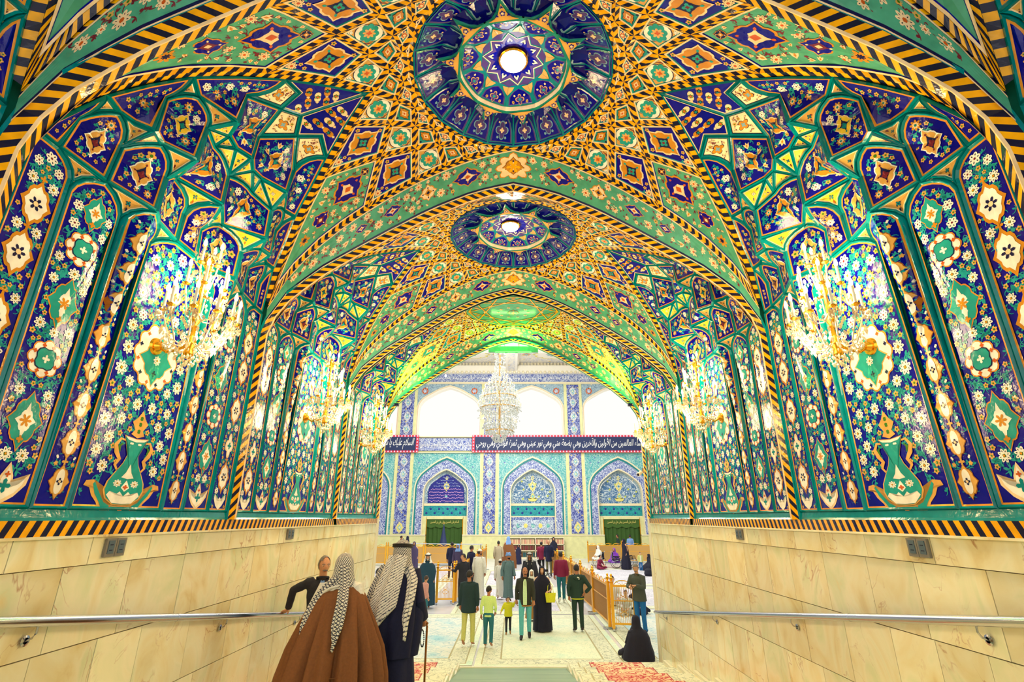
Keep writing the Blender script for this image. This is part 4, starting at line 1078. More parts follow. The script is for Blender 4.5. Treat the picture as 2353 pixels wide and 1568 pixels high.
fl = tag(floor.build('floor'), 'pale polished stone floor of the great hall', 'floor', kind='structure')
ramp_ = tag(empty('floor_ramp'), 'sloping entrance floor with a green grey ramp between carpeted steps', 'floor', kind='structure')
b = MB(); v = []
for y in (12.45, 0, -1.2): z = FLOOR + .152 * (12.45 - max(y, 0)); v.append(((-1.12, y, z), (1.12, y, z)))
for (a, c), (d, e) in zip(v, v[1:]): b.add([a, c, e, d], [(0, 1, 2, 3)], 'ribbed_mat'); b.add([(a[0], a[1], a[2] - .3), (c[0], c[1], c[2] - .3), (e[0], e[1], e[2] - .3), (d[0], d[1], d[2] - .3)], [(0, 1, 2, 3)], 'ribbed_mat')
b.build('ramp_mat', ramp_)
b = MB(); b.box(-1.15, 1.15, 12.40, 12.47, FLOOR, FLOOR + .025, 'nosing_white'); b.build('ramp_threshold', ramp_)
for i in range(15):
    y1 = 12.2 - i * 1.0; y0 = y1 - 1.0 if i < 14 else -1.2; z = FLOOR + .152 * (i + 1)
    for sd in (-1, 1):
        if y1 < -1.2: continue
        b = MB(); b.box(min(sd * 1.12, sd * 3.21), max(sd * 1.12, sd * 3.21), y0, y1, z - .34, z, 'onyx_marble'); b.build('stone_step', ramp_)
        if y1 > 3:
            b = MB(); b.box(min(sd * 3.14, sd * 3.2), max(sd * 3.14, sd * 3.2), y0 + .08, y1 - .02, z, z + .06, 'nosing_white'); b.build('step_skirting', ramp_)
def stepped_rug(name, x0, x1, ya, label, mat_i, nsteps=7):
    t = tag(empty(name, (0, 0, 0)), label, 'carpet')
    prof = [(12.42, FLOOR + .012), (12.2, FLOOR + .012)]
    for i in range(nsteps):
        z = FLOOR + .152 * (i + 1) + .012; y1 = 12.2 - i
        prof += [(y1 + .012, z - .152 + 0), (y1 + .012, z - .01), (y1, z), (y1 - 1 + .012, z)]
    cols = [(x0, 0, 'rug_border'), (x0 + .18, 0, 'rug_line'), (x0 + .21, 0, 'rug_border'), (x0 + .42, 0, 'rug_red_line'), (x0 + .44, 0, mat_i), (x1 - .44, 0, 'rug_red_line'), (x1 - .42, 0, 'rug_border'), (x1, 0, None)]
    b = MB()
    for (xa, _, mt), (xb, _, _2) in zip(cols, cols[1:]): b.strip([(xa, y, z) for y, z in prof], [(xb, y, z) for y, z in prof], mt)
    b.build('pile', t)
    b = MB(); b.strip([(x0, 12.42, FLOOR + .014), (x0, 12.2, FLOOR + .014)], [(x1, 12.42, FLOOR + .014), (x1, 12.2, FLOOR + .014)], 'rug_border')
    b.box(x0, x1, 12.40, 12.43, FLOOR, FLOOR + .016, 'rug_red_line'); b.build('hem', t)
    return t
stepped_rug('stair_carpet', 1.16, 3.1, 0, 'red patterned carpet draped over the steps at the right', 'rug_red')
stepped_rug('stair_carpet', -3.1, -1.16, 0, 'red patterned carpet draped over the steps at the left', 'rug_red')
def rug(x0, x1, y0, y1, label, field='rug_pale', z=.004, group=None):
    t = tag(empty('carpet', ((x0 + x1) / 2, (y0 + y1) / 2, FLOOR + z)), label, 'carpet', group)
    w, h = (x1 - x0) / 2, (y1 - y0) / 2
    b = MB(); L = [(0, 'rug_pale'), (.14, 'rug_line'), (.17, 'rug_border'), (.55, 'rug_line'), (.59, field)]
    R = lambda d: [(-w + d, -h + d, .006), (w - d, -h + d, .006), (w - d, h - d, .006), (-w + d, h - d, .006)]
    for (d0, m0), (d1, m1) in zip(L, L[1:]): b.strip(R(d0), R(d1), m0, True)
    b.add(R(L[-1][0]), [(0, 1, 2, 3)], field); b.strip([(x, y, 0) for x, y, z_ in R(0)], R(0), 'rug_line', True)
    b.build('pile', t); return t
rug(-.85, 2.6, 12.55, 18.6, 'pale green carpet in the middle of the aisle, nearest the ramp')
rug(-3.35, -.9, 12.6, 18.7, 'pale blue patterned carpet left of the aisle, behind the two robed men', 'rug_pale_blue')
rug(2.7, 6.3, 12.6, 19.5, 'pale blue grey carpet right of the aisle, beside the seated woman', 'rug_pale_blue')
rug(-2.1, 2.2, 18.75, 25.5, 'grey patterned carpet farther up the aisle', 'rug_grey')
rug(-1.9, 1.9, 25.8, 33.5, 'grey patterned carpet at the far end of the aisle', 'rug_grey')
rug(3.2, 7.8, 19.8, 25.6, 'grey striped carpet beyond the gilded screens, nearer one', 'rug_grey')
rug(2.9, 9.5, 26.2, 34.5, 'grey striped carpet beyond the gilded screens, farther one', 'rug_grey')
rug(-9.5, -3.2, 20.5, 34.5, 'grey patterned carpet left of the gilded screens', 'rug_grey')
# ================================================================== far facade of the hall
FY = 43.0
def arabesque(name, base, line, scale, line2=None, w=.055, rough=.4):
    m, nt, b = new_mat(name); N = nt.nodes; L = nt.links
    tc = N.new('ShaderNodeTexCoord')
    n1 = N.new('ShaderNodeTexNoise'); n1.inputs['Scale'].default_value = scale; n1.inputs['Detail'].default_value = 2; n1.inputs['Distortion'].default_value = 2.5
    L.new(tc.outputs['Object'], n1.inputs['Vector'])
    s = N.new('ShaderNodeMath'); s.operation = 'SUBTRACT'; s.inputs[1].default_value = .5; L.new(n1.outputs[0], s.inputs[0])
    a = N.new('ShaderNodeMath'); a.operation = 'ABSOLUTE'; L.new(s.outputs[0], a.inputs[0])
    v = N.new('ShaderNodeMapRange'); v.inputs[1].default_value = w * .5; v.inputs[2].default_value = w; v.inputs[3].default_value = .9; v.inputs[4].default_value = 0; L.new(a.outputs[0], v.inputs[0])
    mx = N.new('ShaderNodeMixRGB'); mx.inputs[1].default_value = (*lin(base), 1); mx.inputs[2].default_value = (*lin(line), 1); L.new(v.outputs[0], mx.inputs[0])
    out = mx.outputs[0]
    if line2:
        vo = N.new('ShaderNodeTexVoronoi'); vo.inputs['Scale'].default_value = scale * .8; L.new(tc.outputs['Object'], vo.inputs['Vector'])
        r = N.new('ShaderNodeMapRange'); r.inputs[1].default_value = .16; r.inputs[2].default_value = .2; r.inputs[3].default_value = 1; r.inputs[4].default_value = 0; L.new(vo.outputs['Distance'], r.inputs[0])
        m2 = N.new('ShaderNodeMixRGB'); m2.inputs[2].default_value = (*lin(line2), 1); L.new(r.outputs[0], m2.inputs[0]); L.new(out, m2.inputs[1]); out = m2.outputs[0]
    L.new(out, b.inputs['Base Color']); b.inputs['Roughness'].default_value = rough; return m
CUSTOM['ara_blue'] = lambda: arabesque('ara_blue', (66, 92, 176), (205, 220, 235), 3.2)
CUSTOM['ara_deep'] = lambda: arabesque('ara_deep', (34, 50, 150), (190, 205, 235), 3.5, (214, 196, 120))
CUSTOM['ara_turq'] = lambda: arabesque('ara_turq', (70, 168, 176), (190, 225, 215), 3.4, (90, 110, 180))
CUSTOM['ara_grey'] = lambda: arabesque('ara_grey', (168, 196, 210), (110, 140, 170), 3.0, (228, 220, 190))
CUSTOM['ara_script'] = lambda: arabesque('ara_script', (60, 84, 170), (225, 235, 245), 4.2, None, .07)
CUSTOM['ara_field'] = lambda: arabesque('ara_field', (60, 110, 160), (210, 225, 230), 2.6, (190, 200, 90))
CUSTOM['ara_teal'] = lambda: arabesque('ara_teal', (0, 128, 140), (40, 168, 176), 3.6, None, .08)
CUSTOM['ara_white'] = lambda: arabesque('ara_white', (206, 222, 238), (60, 84, 160), 4.0, (90, 170, 190))
CUSTOM['ara_ceiling'] = lambda: arabesque('ara_ceiling', (238, 232, 214), (190, 196, 214), 1.6, (228, 206, 140))
CUSTOM['cream_stone'] = lambda: simple('cream_stone', (222, 222, 164), .3, 0, .1, 3)
CUSTOM['cream_trim'] = lambda: simple('cream_trim', (234, 224, 190), .4)
CUSTOM['white_stone'] = lambda: simple('white_stone', (244, 240, 226), .4)
CUSTOM['terracotta'] = lambda: simple('terracotta', (206, 120, 84), .5)
CUSTOM['facade_teal'] = lambda: simple('facade_teal', (0, 128, 136), .3)
CUSTOM['door_green'] = lambda: simple('door_green', (52, 88, 28), .8, 0, .6, 14)
CUSTOM['valance_green'] = lambda: simple('valance_green', (58, 96, 26), .7, 0, .3, 20)
CUSTOM['gold_script'] = lambda: simple('gold_script', (226, 216, 120), .5)
CUSTOM['white_script'] = lambda: simple('white_script', (246, 248, 250), .5)
CUSTOM['banner_navy'] = lambda: simple('banner_navy', (24, 44, 92), .6)
CUSTOM['banner_red'] = lambda: simple('banner_red', (196, 40, 70), .5)
CUSTOM['violet_script'] = lambda: simple('violet_script', (196, 150, 214), .4)
CUSTOM['deep_blue'] = lambda: simple('deep_blue', (20, 30, 140), .35)
wf = tag(empty('wall_far', (0, FY, 0)), 'far hall wall with blue tiled pointed arches in two storeys', 'wall', kind='structure')
def arch_pts(hw, z0, zs, za, n=10, c=0):
    """pointed arch outline from left foot over the crown to the right foot"""
    L = [(-hw, z0), (-hw, zs)]
    h = za - zs
    for i in range(1, n):
        t = i / n
        if t < .55:
            a = t / .55 * 1.0; x = -hw + hw * .34 * (1 - cos(a)) / (1 - cos(1.0)); z = zs + h * .60 * sin(a) / sin(1.0)
        else:
            u = (t - .55) / .45; x = -hw * .66 * (1 - u); z = zs + h * (.60 + .40 * u + .05 * sin(u * pi))
        L.append((x, z))
    L.append((0, za))
    return [(c + x, z) for x, z in L] + [(c - x, z) for x, z in L[::-1][1:]]
def arch_band(mb, A, B, y0, y1, mat, ymid=None):
    """face between outline A and outline B (same count) at depth y0, reveal from y0 to y1 along B"""
    mb.strip([(x, y0, z) for x, z in A], [(x, y0, z) for x, z in B], mat)
    if y1 != y0: mb.strip([(x, y0, z) for x, z in B], [(x, y1, z) for x, z in B], mat)
def fill_arch(mb, A, y, mat): mb.fan((sum(p[0] for p in A) / len(A), y, sum(p[1] for p in A) / len(A)), [(x, y, z) for x, z in A], mat)
def rectw(hw, z0, z1, n, c=0):
    """square outline matching arch_pts point for point"""
    L = [(-hw, z0), (-hw, z0 + (z1 - z0) * .6)]
    for i in range(1, n):
        t = i / n
        L.append((-hw, z0 + (z1 - z0) * (.6 + .4 * min(1, t * 2))) if t < .5 else (-hw * (1 - (t - .5) * 2), z1))
    L.append((0, z1))
    return [(c + x, z) for x, z in L] + [(c - x, z) for x, z in L[::-1][1:]]
def lower_bay(kind):
    g = {}
    b = MB(); n = 10
    OUT = rectw(2.78, -1.3, 5.15, n); A1 = arch_pts(2.6, -1.3, 2.2, 4.85, n); A2 = arch_pts(2.5, -1.3, 2.2, 4.72, n); A3 = arch_pts(2.38, -1.3, 2.2, 4.56, n); A4 = arch_pts(1.86, -1.3, 2.0, 3.85, n); A5 = arch_pts(1.78, -1.3, 2.0, 3.74, n)
    arch_band(b, OUT, A1, 0, 0, 'ara_turq'); g['spandrel'] = b
    b = MB(); arch_band(b, A1, A2, -.06, 0, 'cream_trim'); arch_band(b, A2, A3, -.03, 0, 'facade_teal'); g['arch_moulding'] = b
    b = MB(); arch_band(b, A3, A4, 0.02, .02, 'ara_script'); g['inscription_band'] = b
    b = MB(); arch_band(b, A4, A5, 0, .5, 'cream_trim'); g['inner_moulding'] = b
    b = MB(); b.strip([(x, .5, z) for x, z in arch_pts(1.78, .98, 2.0, 3.74, n)], [(x, .5, z) for x, z in arch_pts(1.60, 1.1, 2.0, 3.5, n)], 'ara_grey'); g['tympanum_border'] = b
    b = MB(); fill_arch(b, arch_pts(1.60, 1.1, 1.9, 3.5, n), .49, 'deep_blue' if kind == 'script' else 'ara_field'); b.box(-1.78, 1.78, .48, .52, .98, 1.1, 'cream_trim'); g['tympanum'] = b
    b = MB(); b.box(-1.8, 1.8, .4, .5, .12, .92, 'ara_teal')
    for i in range(10): b.sphere((-1.55 + i * .345, .4, .35 + (i % 2) * .32), .09, 'deep_blue', 8, 4, (1, .3, 1))
    b.box(-1.8, 1.8, .38, .5, .92, .98, 'cream_trim'); b.box(-1.8, 1.8, .38, .5, .04, .12, 'cream_trim'); g['lattice_strip'] = b
    if kind == 'panel':
        b = MB(); b.box(-1.85, 1.85, .4, .6, -1.3, .04, 'ara_blue'); b.box(-1.65, 1.65, .38, .42, -1.05, -.2, 'ara_white')
        for i in range(5): b.sphere((-1.2 + i * .6, .38, -.62), .15, ('ara_turq', 'gold_script')[i % 2], 10, 5, (1.1, .1, 1.2))
        g['ornament_panel'] = b
    else:
        b = MB(); b.box(-1.85, -1.47, .2, .6, -3.03, .04, 'cream_stone'); b.box(1.47, 1.85, .2, .6, -3.03, .04, 'cream_stone'); b.box(-1.5, 1.5, .2, .6, -.12, .04, 'cream_stone'); g['door_surround'] = b
    return g
def make_bay(kind, x):
    o = tag(empty('arched_recess', (x, 0, 0), parent=wf))
    for nm, b in lower_bay(kind).items(): b.build(nm, o)
    if kind == 'script':
        for i in range(9):
            z = 1.28 + i * .24; hw = 1.5 * (1 if z < 2 else max(.15, 1 - ((z - 2) / 1.5) ** 1.5))
            b = MB(); rq = random.Random(i); xx = -hw
            while xx < hw - .1:
                w = rq.uniform(.06, .2); ribbon(b, lambda u, v, off: (u, .47 - off, v), [(xx, z + rq.uniform(-.03, .05)), (xx + w / 2, z + rq.uniform(-.06, .1)), (xx + w, z + rq.uniform(-.03, .05))], .022, 'violet_script' if i < 5 else 'ara_script', 1); xx += w
            l = b.build('inscription_line', o)
    elif kind:
        b = MB(); mm_ = lambda u, v, off: (u, .47 - off * 4, v)
        medallion(b, mm_, 0, 2.45, .3, .42, 'cream_trim', 'gold_script', 'ara_white', 'facade_teal', 3); medallion(b, mm_, 0, 3.1, .14, .2, 'cream_trim', 'gold_script', 'ara_white', 'facade_teal', 3)
        poly2(b, mm_, 0, 1.5, [(0, -.25), (.25, -.22), (.42, .0), (.2, -.05), (.14, .25), (0, .45)], 'gold_script', 3, 0, 1, True); rose(b, mm_, 0, 1.65, .13, 6, .6, 'ara_turq', 5)
        b.build('vase_motif', o)
    return o
CB = [-12.65, -5.55, 1.6, 8.75, 15.9]; KB = ['panel', 'door', 'panel', 'door', 'panel']
for c, k in zip(CB, KB): make_bay('script' if False else k, c)
# the illuminated script tympanum in the left door bay
bay_l = [o for o in wf.children][1]
b = MB(); fill_arch(b, arch_pts(1.5, 1.15, 1.95, 3.42, 10), .45, 'deep_blue'); sb = b.build('script_panel', bay_l)
for i in range(9):
    z = 1.28 + i * .235; hw = 1.42 * (1 if z < 2 else max(.12, 1 - ((z - 2) / 1.42) ** 1.3))
    b = MB(); rq = random.Random(i + 5); xx = -hw
    while xx < hw - .1:
        w = rq.uniform(.08, .22); ribbon(b, lambda u, v, off: (u, .43 - off, v), [(xx, z + rq.uniform(-.03, .03)), (xx + w / 2, z + rq.uniform(-.05, .08)), (xx + w, z + rq.uniform(-.03, .03))], .03, 'violet_script' if i < 5 else 'ara_blue', 1); xx += w * .9
    b.build('inscription_line', bay_l)
PX = [-16.2, -9.1, -1.98, 5.17, 12.3]
for x in PX:   # tiled piers of both storeys
    o = empty('pier', (x, 0, 0), parent=wf)
    b = MB(); b.box(-.77, .77, -.08, .3, -1.3, 5.2, 'cream_stone'); b.box(-.5, .5, -.11, .3, -1.2, 5.15, 'ara_deep'); b.build('lower_strip', o)
    mm_ = lambda u, v, off: (u, -.12 - off * 5, v)
    for z in (-.75, .9, 2.2, 3.4, 4.4):
        b = MB(); medallion(b, mm_, 0, z, .3, .42, 'cream_trim', ('ara_white', 'gold_script')[z < 0], 'ara_turq', 'cream_trim', 3); b.build('medallion', o)
    b = MB(); b.box(-.77, .77, -.08, .3, 6.5, 11.1, 'cream_stone'); b.box(-.52, .52, -.11, .3, 6.5, 11.0, 'ara_deep'); b.build('upper_strip', o)
    for z in (7.1, 8.2, 9.4, 10.4):
        b = MB(); medallion(b, mm_, 0, z, .3, .42, 'cream_trim', 'ara_white', 'ara_turq', 'cream_trim', 3); b.build('medallion', o)
for c in CB:   # upper arched openings onto the bright sky
    o = empty('open_arch', (c, 0, 0), parent=wf); n = 10
    OUT = rectw(2.8, 6.45, 11.1, n); A1 = arch_pts(2.78, 6.45, 8.9, 10.98, n); A2 = arch_pts(2.7, 6.45, 8.85, 10.86, n); A3 = arch_pts(2.62, 6.45, 8.8, 10.74, n)
    b = MB(); arch_band(b, OUT, A1, 0, 0, 'ara_grey'); b.build('spandrel', o)
    for s in (-1, 1):
        b = MB(); rose(b, lambda u, v, off: (u, -.02 - off * 4, v), s * 2.15, 10.45, .3, 8, .7, 'rust', 3); rose(b, lambda u, v, off: (u, -.02 - off * 4, v), s * 2.15, 10.45, .2, 6, .6, 'ara_white', 5); b.build('flower_motif', o)
    b = MB(); arch_band(b, A1, A2, -.06, -.06, 'cream_trim'); arch_band(b, A2, A3, -.05, .7, 'white_stone'); b.build('arch_moulding', o)
    b = MB(); arch_band(b, A2, [(x * .995, z) for x, z in A2], -.075, -.03, 'terracotta'); b.build('terracotta_edge', o)
b = MB(); b.box(-34, 34, .0, .8, 5.15, 6.45, 'cream_stone'); b.box(-34, 34, -.12, .1, 5.3, 6.35, 'ara_script'); b.build('middle_frieze', wf)
b = MB(); b.box(-34, 34, -.25, .8, 6.4, 6.5, 'cream_trim'); b.box(-34, 34, -.15, .8, 5.12, 5.2, 'cream_trim'); b.box(-34, 34, -.15, .6, 11.08, 11.25, 'cream_trim'); b.build('string_course', wf)
b = MB(); b.box(-34, 34, -.06, .8, 11.2, 12.1, 'deep_blue'); b.box(-34, 34, -.1, .1, 11.25, 11.98, 'ara_script'); b.build('upper_frieze', wf)
b = MB()
edges = [-34] + [v for c, k in zip(CB, KB) for v in ((c - 1.47, c + 1.47) if k == 'door' else ())] + [34]
for x0, x1 in zip(edges[::2], edges[1::2]): b.box(x0, x1, -.02, .8, -3.03, -1.3, 'cream_stone'); b.box(x0, x1, -.07, .8, -1.36, -1.28, 'cream_trim'); b.box(x0, x1, -.12, .8, -3.03, -2.85, 'cream_stone')
b.build('marble_dado', wf)
b = MB(); b.box(-34, -20, 0, .8, -1.3, 5.2, 'ara_blue'); b.box(20, 34, 0, .8, -1.3, 5.2, 'ara_blue'); b.box(-34, -17, 0, .8, 6.4, 11.2, 'ara_grey'); b.box(19.6, 34, 0, .8, 6.4, 11.2, 'ara_grey'); b.build('side_wall', wf)
# doors with green curtains
for i, (c, lab) in enumerate(((CB[1], 'left'), (CB[3], 'right'))):
    t = tag(empty('curtained_door', (c, FY + .35, FLOOR)), 'doorway hung with a dark green patterned curtain in the far wall, %s one' % lab, 'door', 'green curtained doorways')
    b = MB(); n = 40
    b.strip([(-1.46 + 2.92 * k / n, .04 * sin(k * 1.3), .02) for k in range(n + 1)], [(-1.46 + 2.92 * k / n, .04 * sin(k * 1.3), 2.6) for k in range(n + 1)], 'door_green'); b.build('curtain', t)
    b = MB(); n = 36; top = [(-1.46 + 2.92 * k / n, -.06, 2.92) for k in range(n + 1)]; bot = [(-1.46 + 2.92 * k / n, -.09, 2.36 - .12 * abs(sin(k * pi / 9))) for k in range(n + 1)]; b.strip(top, bot, 'valance_green'); vl = b.build('valance', t)
    SCRIPT_AT = None
    b = MB(); b.box(-1.5, -1.44, -.15, .1, 0, 2.95, 'gold'); b.box(1.44, 1.5, -.15, .1, 0, 2.95, 'gold'); b.build('gilt_jamb', t)
# ---- Arabic lettering, joined by hand with presentation forms, laid right to left
FORMS = {'ا': ('ﺍ', 'ﺎ', 0), 'أ': ('ﺃ', 'ﺄ', 0), 'إ': ('ﺇ', 'ﺈ', 0), 'آ': ('ﺁ', 'ﺂ', 0), 'د': ('ﺩ', 'ﺪ', 0), 'ذ': ('ﺫ', 'ﺬ', 0), 'ر': ('ﺭ', 'ﺮ', 0), 'ز': ('ﺯ', 'ﺰ', 0), 'و': ('ﻭ', 'ﻮ', 0), 'ؤ': ('ﺅ', 'ﺆ', 0), 'ة': ('ﺓ', 'ﺔ', 0), 'ى': ('ﻯ', 'ﻰ', 0), 'ء': ('ﺀ', 'ﺀ', 0)}
for ch, base in {'ب': 0xFE8F, 'ت': 0xFE95, 'ث': 0xFE99, 'ج': 0xFE9D, 'ح': 0xFEA1, 'خ': 0xFEA5, 'س': 0xFEB1, 'ش': 0xFEB5, 'ص': 0xFEB9, 'ض': 0xFEBD, 'ط': 0xFEC1, 'ظ': 0xFEC5, 'ع': 0xFEC9, 'غ': 0xFECD, 'ف': 0xFED1, 'ق': 0xFED5, 'ك': 0xFED9, 'ل': 0xFEDD, 'م': 0xFEE1, 'ن': 0xFEE5, 'ه': 0xFEE9, 'ي': 0xFEF1}.items():
    FORMS[ch] = tuple(chr(base + i) for i in range(4))
def shape(t):
    out = []; prev = False; i = 0
    while i < len(t):
        c = t[i]
        if c == 'ل' and i + 1 < len(t) and t[i + 1] in 'اأ':
            out.append({'ا': ('ﻻ', 'ﻼ'), 'أ': ('ﻷ', 'ﻸ')}[t[i + 1]][prev]); prev = False; i += 2; continue
        if c not in FORMS: out.append(c); prev = False; i += 1; continue
        f = FORMS[c]; dual = len(f) == 4
        nxt = i + 1 < len(t) and t[i + 1] in FORMS and t[i + 1] != 'ء'
        if dual: out.append(f[3] if prev and nxt else f[1] if prev else f[2] if nxt else f[0]); prev = nxt
        else: out.append(f[1] if prev else f[0]); prev = False
        i += 1
    return ''.join(out[::-1])
def letter(name, text, w, h, loc, mat, parent, shear=0, depth=.01, rot=(pi / 2, 0, 0)):
    cu = bpy.data.curves.new(name, 'FONT'); cu.body = shape(text); cu.extrude = depth; cu.shear = shear; cu.align_x = 'CENTER'; cu.align_y = 'CENTER'; cu.resolution_u = 2
    o = bpy.data.objects.new(name, cu); COL.objects.link(o); bpy.context.view_layer.update()
    dg = bpy.context.evaluated_depsgraph_get(); me = bpy.data.meshes.new_from_object(o.evaluated_get(dg)); bpy.data.objects.remove(o)
    xs = [v.co.x for v in me.vertices]; ys = [v.co.y for v in me.vertices]
    if not xs: return None
    sx = w / (max(xs) - min(xs)); sy = h / (max(ys) - min(ys)); cx, cy = (max(xs) + min(xs)) / 2, (max(ys) + min(ys)) / 2
    for v in me.vertices: v.co = Vector(((v.co.x - cx) * sx, (v.co.y - cy) * sy, v.co.z))
    me.materials.clear(); me.materials.append(M(mat))
    l = link(name, me, parent, loc, kind='stuff'); l.rotation_euler = rot; return l
def banner(x0, x1, text, label):
    t = tag(empty('banner', ((x0 + x1) / 2, FY - .35, 5.85)), label, 'banner', 'navy banners along the frieze')
    w = (x1 - x0) / 2
    b = MB(); b.box(-w, w, 0, .08, -.72, .72, 'banner_red'); b.build('frame', t)
    b = MB(); b.box(-w + .22, w - .22, -.03, .05, -.56, .56, 'banner_navy'); b.build('cloth', t)
    b = MB()
    k = int(w * 2 / .27)
    for i in range(k + 1):
        for z in (-.64, .64): b.sphere((-w + .1 + (2 * w - .2) * i / k, -.02, z), .06, 'pink_bulb', 6, 4)
    for j in range(1, 5):
        for s in (-1, 1): b.sphere((s * (w - .11), -.02, -.64 + j * .256), .06, 'pink_bulb', 6, 4)
    b.build('light_bulbs', t, kind='stuff')
    letter('calligraphy', text, 2 * w - .7, .95, (0, -.045, 0), 'white_script', t, .35)
banner(-3.45, 12.1, 'سيدة نساء العالمين من الأولين والآخرين وهي بضعة مني وهي نور عيني وهي ثمرة فؤادي وهي روحي', 'long navy banner with white script and red bulb border, right of centre')
banner(-18.0, -7.95, 'السلام عليك يا سيدة نساء العالمين السلام عليك يا بنت رسول الله', 'navy banner with white script and red bulb border, at the left')
letter('calligraphy', 'السلام على سيد النبيين السلام على الحسين وعلى أولاد الحسين وعلى أصحاب الحسين', 4.3, .8, (-5.7, -.14, 5.82), 'white_script', wf, 0)
letter('calligraphy', 'بسم الله الرحمن الرحيم إنا فتحنا لك فتحا مبينا ليغفر لك الله ما تقدم من ذنبك وما تأخر ويتم نعمته عليك ويهديك صراطا مستقيما وينصرك الله نصرا عزيزا', 30, .5, (1, -.12, 11.6), 'white_script', wf, 0)
for t in [o for o in COL.objects if o.name.startswith('curtained_door')]:
    letter('calligraphy', 'السلام على الحسين وعلى علي بن الحسين', 2.3, .3, (0, -.13, 2.66), 'gold_script', t, 0)
# book shelf against the dado
t = tag(empty('bookshelf', (1.7, FY - .2, FLOOR)), 'low cream bookshelf filled with books under the middle arch', 'bookshelf')
b = MB(); b.box(-2.3, 2.3, -.32, 0, 0, .12, 'cream_trim'); b.box(-2.3, 2.3, -.32, 0, 1.5, 1.56, 'cream_trim'); b.box(-2.3, 2.3, -.02, 0, .1, 1.5, 'cream_stone')
for x in (-2.3, -1.15, 0, 1.15, 2.24): b.box(x, x + .06, -.32, 0, .1, 1.5, 'cream_trim')
for z in (.56, 1.02): b.box(-2.3, 2.3, -.32, 0, z, z + .05, 'cream_trim')
b.build('case', t)
CUSTOM['book_maroon'] = lambda: simple('book_maroon', (120, 50, 50), .6); CUSTOM['book_teal'] = lambda: simple('book_teal', (40, 90, 96), .6); CUSTOM['book_cream'] = lambda: simple('book_cream', (220, 190, 150), .6); CUSTOM['book_brown'] = lambda: simple('book_brown', (104, 74, 50), .6)
CUSTOM['book_pink'] = lambda: simple('book_pink', (214, 150, 130), .6)
BK = {}; ORD = ('first', 'second', 'third', 'fourth', 'fifth', 'sixth', 'seventh', 'eighth')
for m_ in ('book_maroon', 'book_teal', 'book_cream', 'book_brown', 'book_pink'):
    b = MB(); b.box(-.055, .055, -.2, 0, 0, .34, m_); b.box(-.05, .05, -.195, -.005, .335, .345, 'cream_trim'); BK[m_] = b.mesh('book')
for row, (z, pal, lab) in enumerate(((1.07, ('book_cream', 'book_pink'), 'pale book on the top shelf of the low bookcase'), (.61, ('book_maroon', 'book_brown'), 'dark red or brown book on the middle shelf of the low bookcase'), (.12, ('book_teal', 'book_brown'), 'dark teal or brown book on the bottom shelf of the low bookcase'))):
    for k in range(32):
        c = k // 8
        tag(link('book', BK[pal[(k * 7 + row) % 3 % 2]], None, (1.7 - 2.3 + .14 + c * 1.15 + (k % 8) * .13, FY - .3 + .05, FLOOR + z)), '%s book from left, %s compartment, %s shelf of the low bookcase' % (ORD[k % 8], ORD[c], ('top', 'middle', 'bottom')[row]), 'book', 'books in the low bookcase')
# ---- hall ceiling with beams and coffers
hc = tag(empty('hall_ceiling', (0, 0, 12.1)), 'cream coffered ceiling of the hall with painted panels', 'ceiling', kind='structure')
hc.name = 'ceiling_hall'
b = MB(); b.box(-34, 34, 13, 44, .9, 1.1, 'white_stone'); b.build('slab', hc)
for x in (-15.2, -7.6, -.15, 7.4, 15): b = MB(); b.box(x - .5, x + .5, 31.5, 43, .0, 1.0, 'white_stone'); b.box(x - .3, x + .3, 31.5, 43, -.03, .1, 'ara_ceiling'); b.build('beam', hc)
for y in (36.9,): b = MB(); b.box(-34, 34, y - .4, y + .4, .0, 1.0, 'white_stone'); b.box(-34, 34, y - .2, y + .2, -.02, .1, 'ara_ceiling'); b.build('cross_beam', hc)
for x in (-11.4, -3.9, 3.6, 11.2):
    for (y0, y1) in ((31.6, 36.5), (37.3, 42.9)):
        o = empty('coffer', (x, (y0 + y1) / 2, 0), parent=hc); hx, hy = 3.2, (y1 - y0) / 2
        b = MB(); b.box(-hx, hx, -hy, hy, .8, .9, 'ara_ceiling'); b.build('painted_panel', o)
        b = MB(); mm_ = lambda u, v, off: (u, v, .79 - off * 3)
        rose(b, mm_, 0, 0, 1, 12, .85, 'gold_script', 3, 0, 2.0, 1.3, n=48); rose(b, mm_, 0, 0, 1, 12, .85, 'white_stone', 5, 0, 1.8, 1.15, n=48); rose(b, mm_, 0, 0, 1, 12, .7, 'sky_inlay', 7, 0, .9, .55, n=48)
        for s in (-1, 1): rose(b, mm_, s * 2.5, 0, .35, 8, .7, 'tan', 5); rose(b, mm_, s * 2.5, 0, .2, 8, .7, 'sky_inlay', 7)
        b.build('rosette', o)
        b = MB()
        for s in (-1, 1):
            b.box(-hx, hx, s * hy - .12, s * hy + .12, .55, .9, 'white_stone'); b.box(s * hx - .12, s * hx + .12, -hy, hy, .55, .9, 'white_stone')
            k = 22
            for i in range(k): b.box(-hx + i * 2 * hx / k, -hx + (i + .55) * 2 * hx / k, s * (hy - .2) - .1, s * (hy - .2) + .1, .45, .8, 'cream_trim')
        b.build('dentil_border', o, kind='stuff')
b = MB(); b.box(-34, 34, 42.3, 43, -.15, .5, 'white_stone'); k = 90
for i in range(k): b.sphere((-17 + i * .38, 42.3, -.12), .13, 'cream_trim', 6, 4)
b.build('cornice', hc)
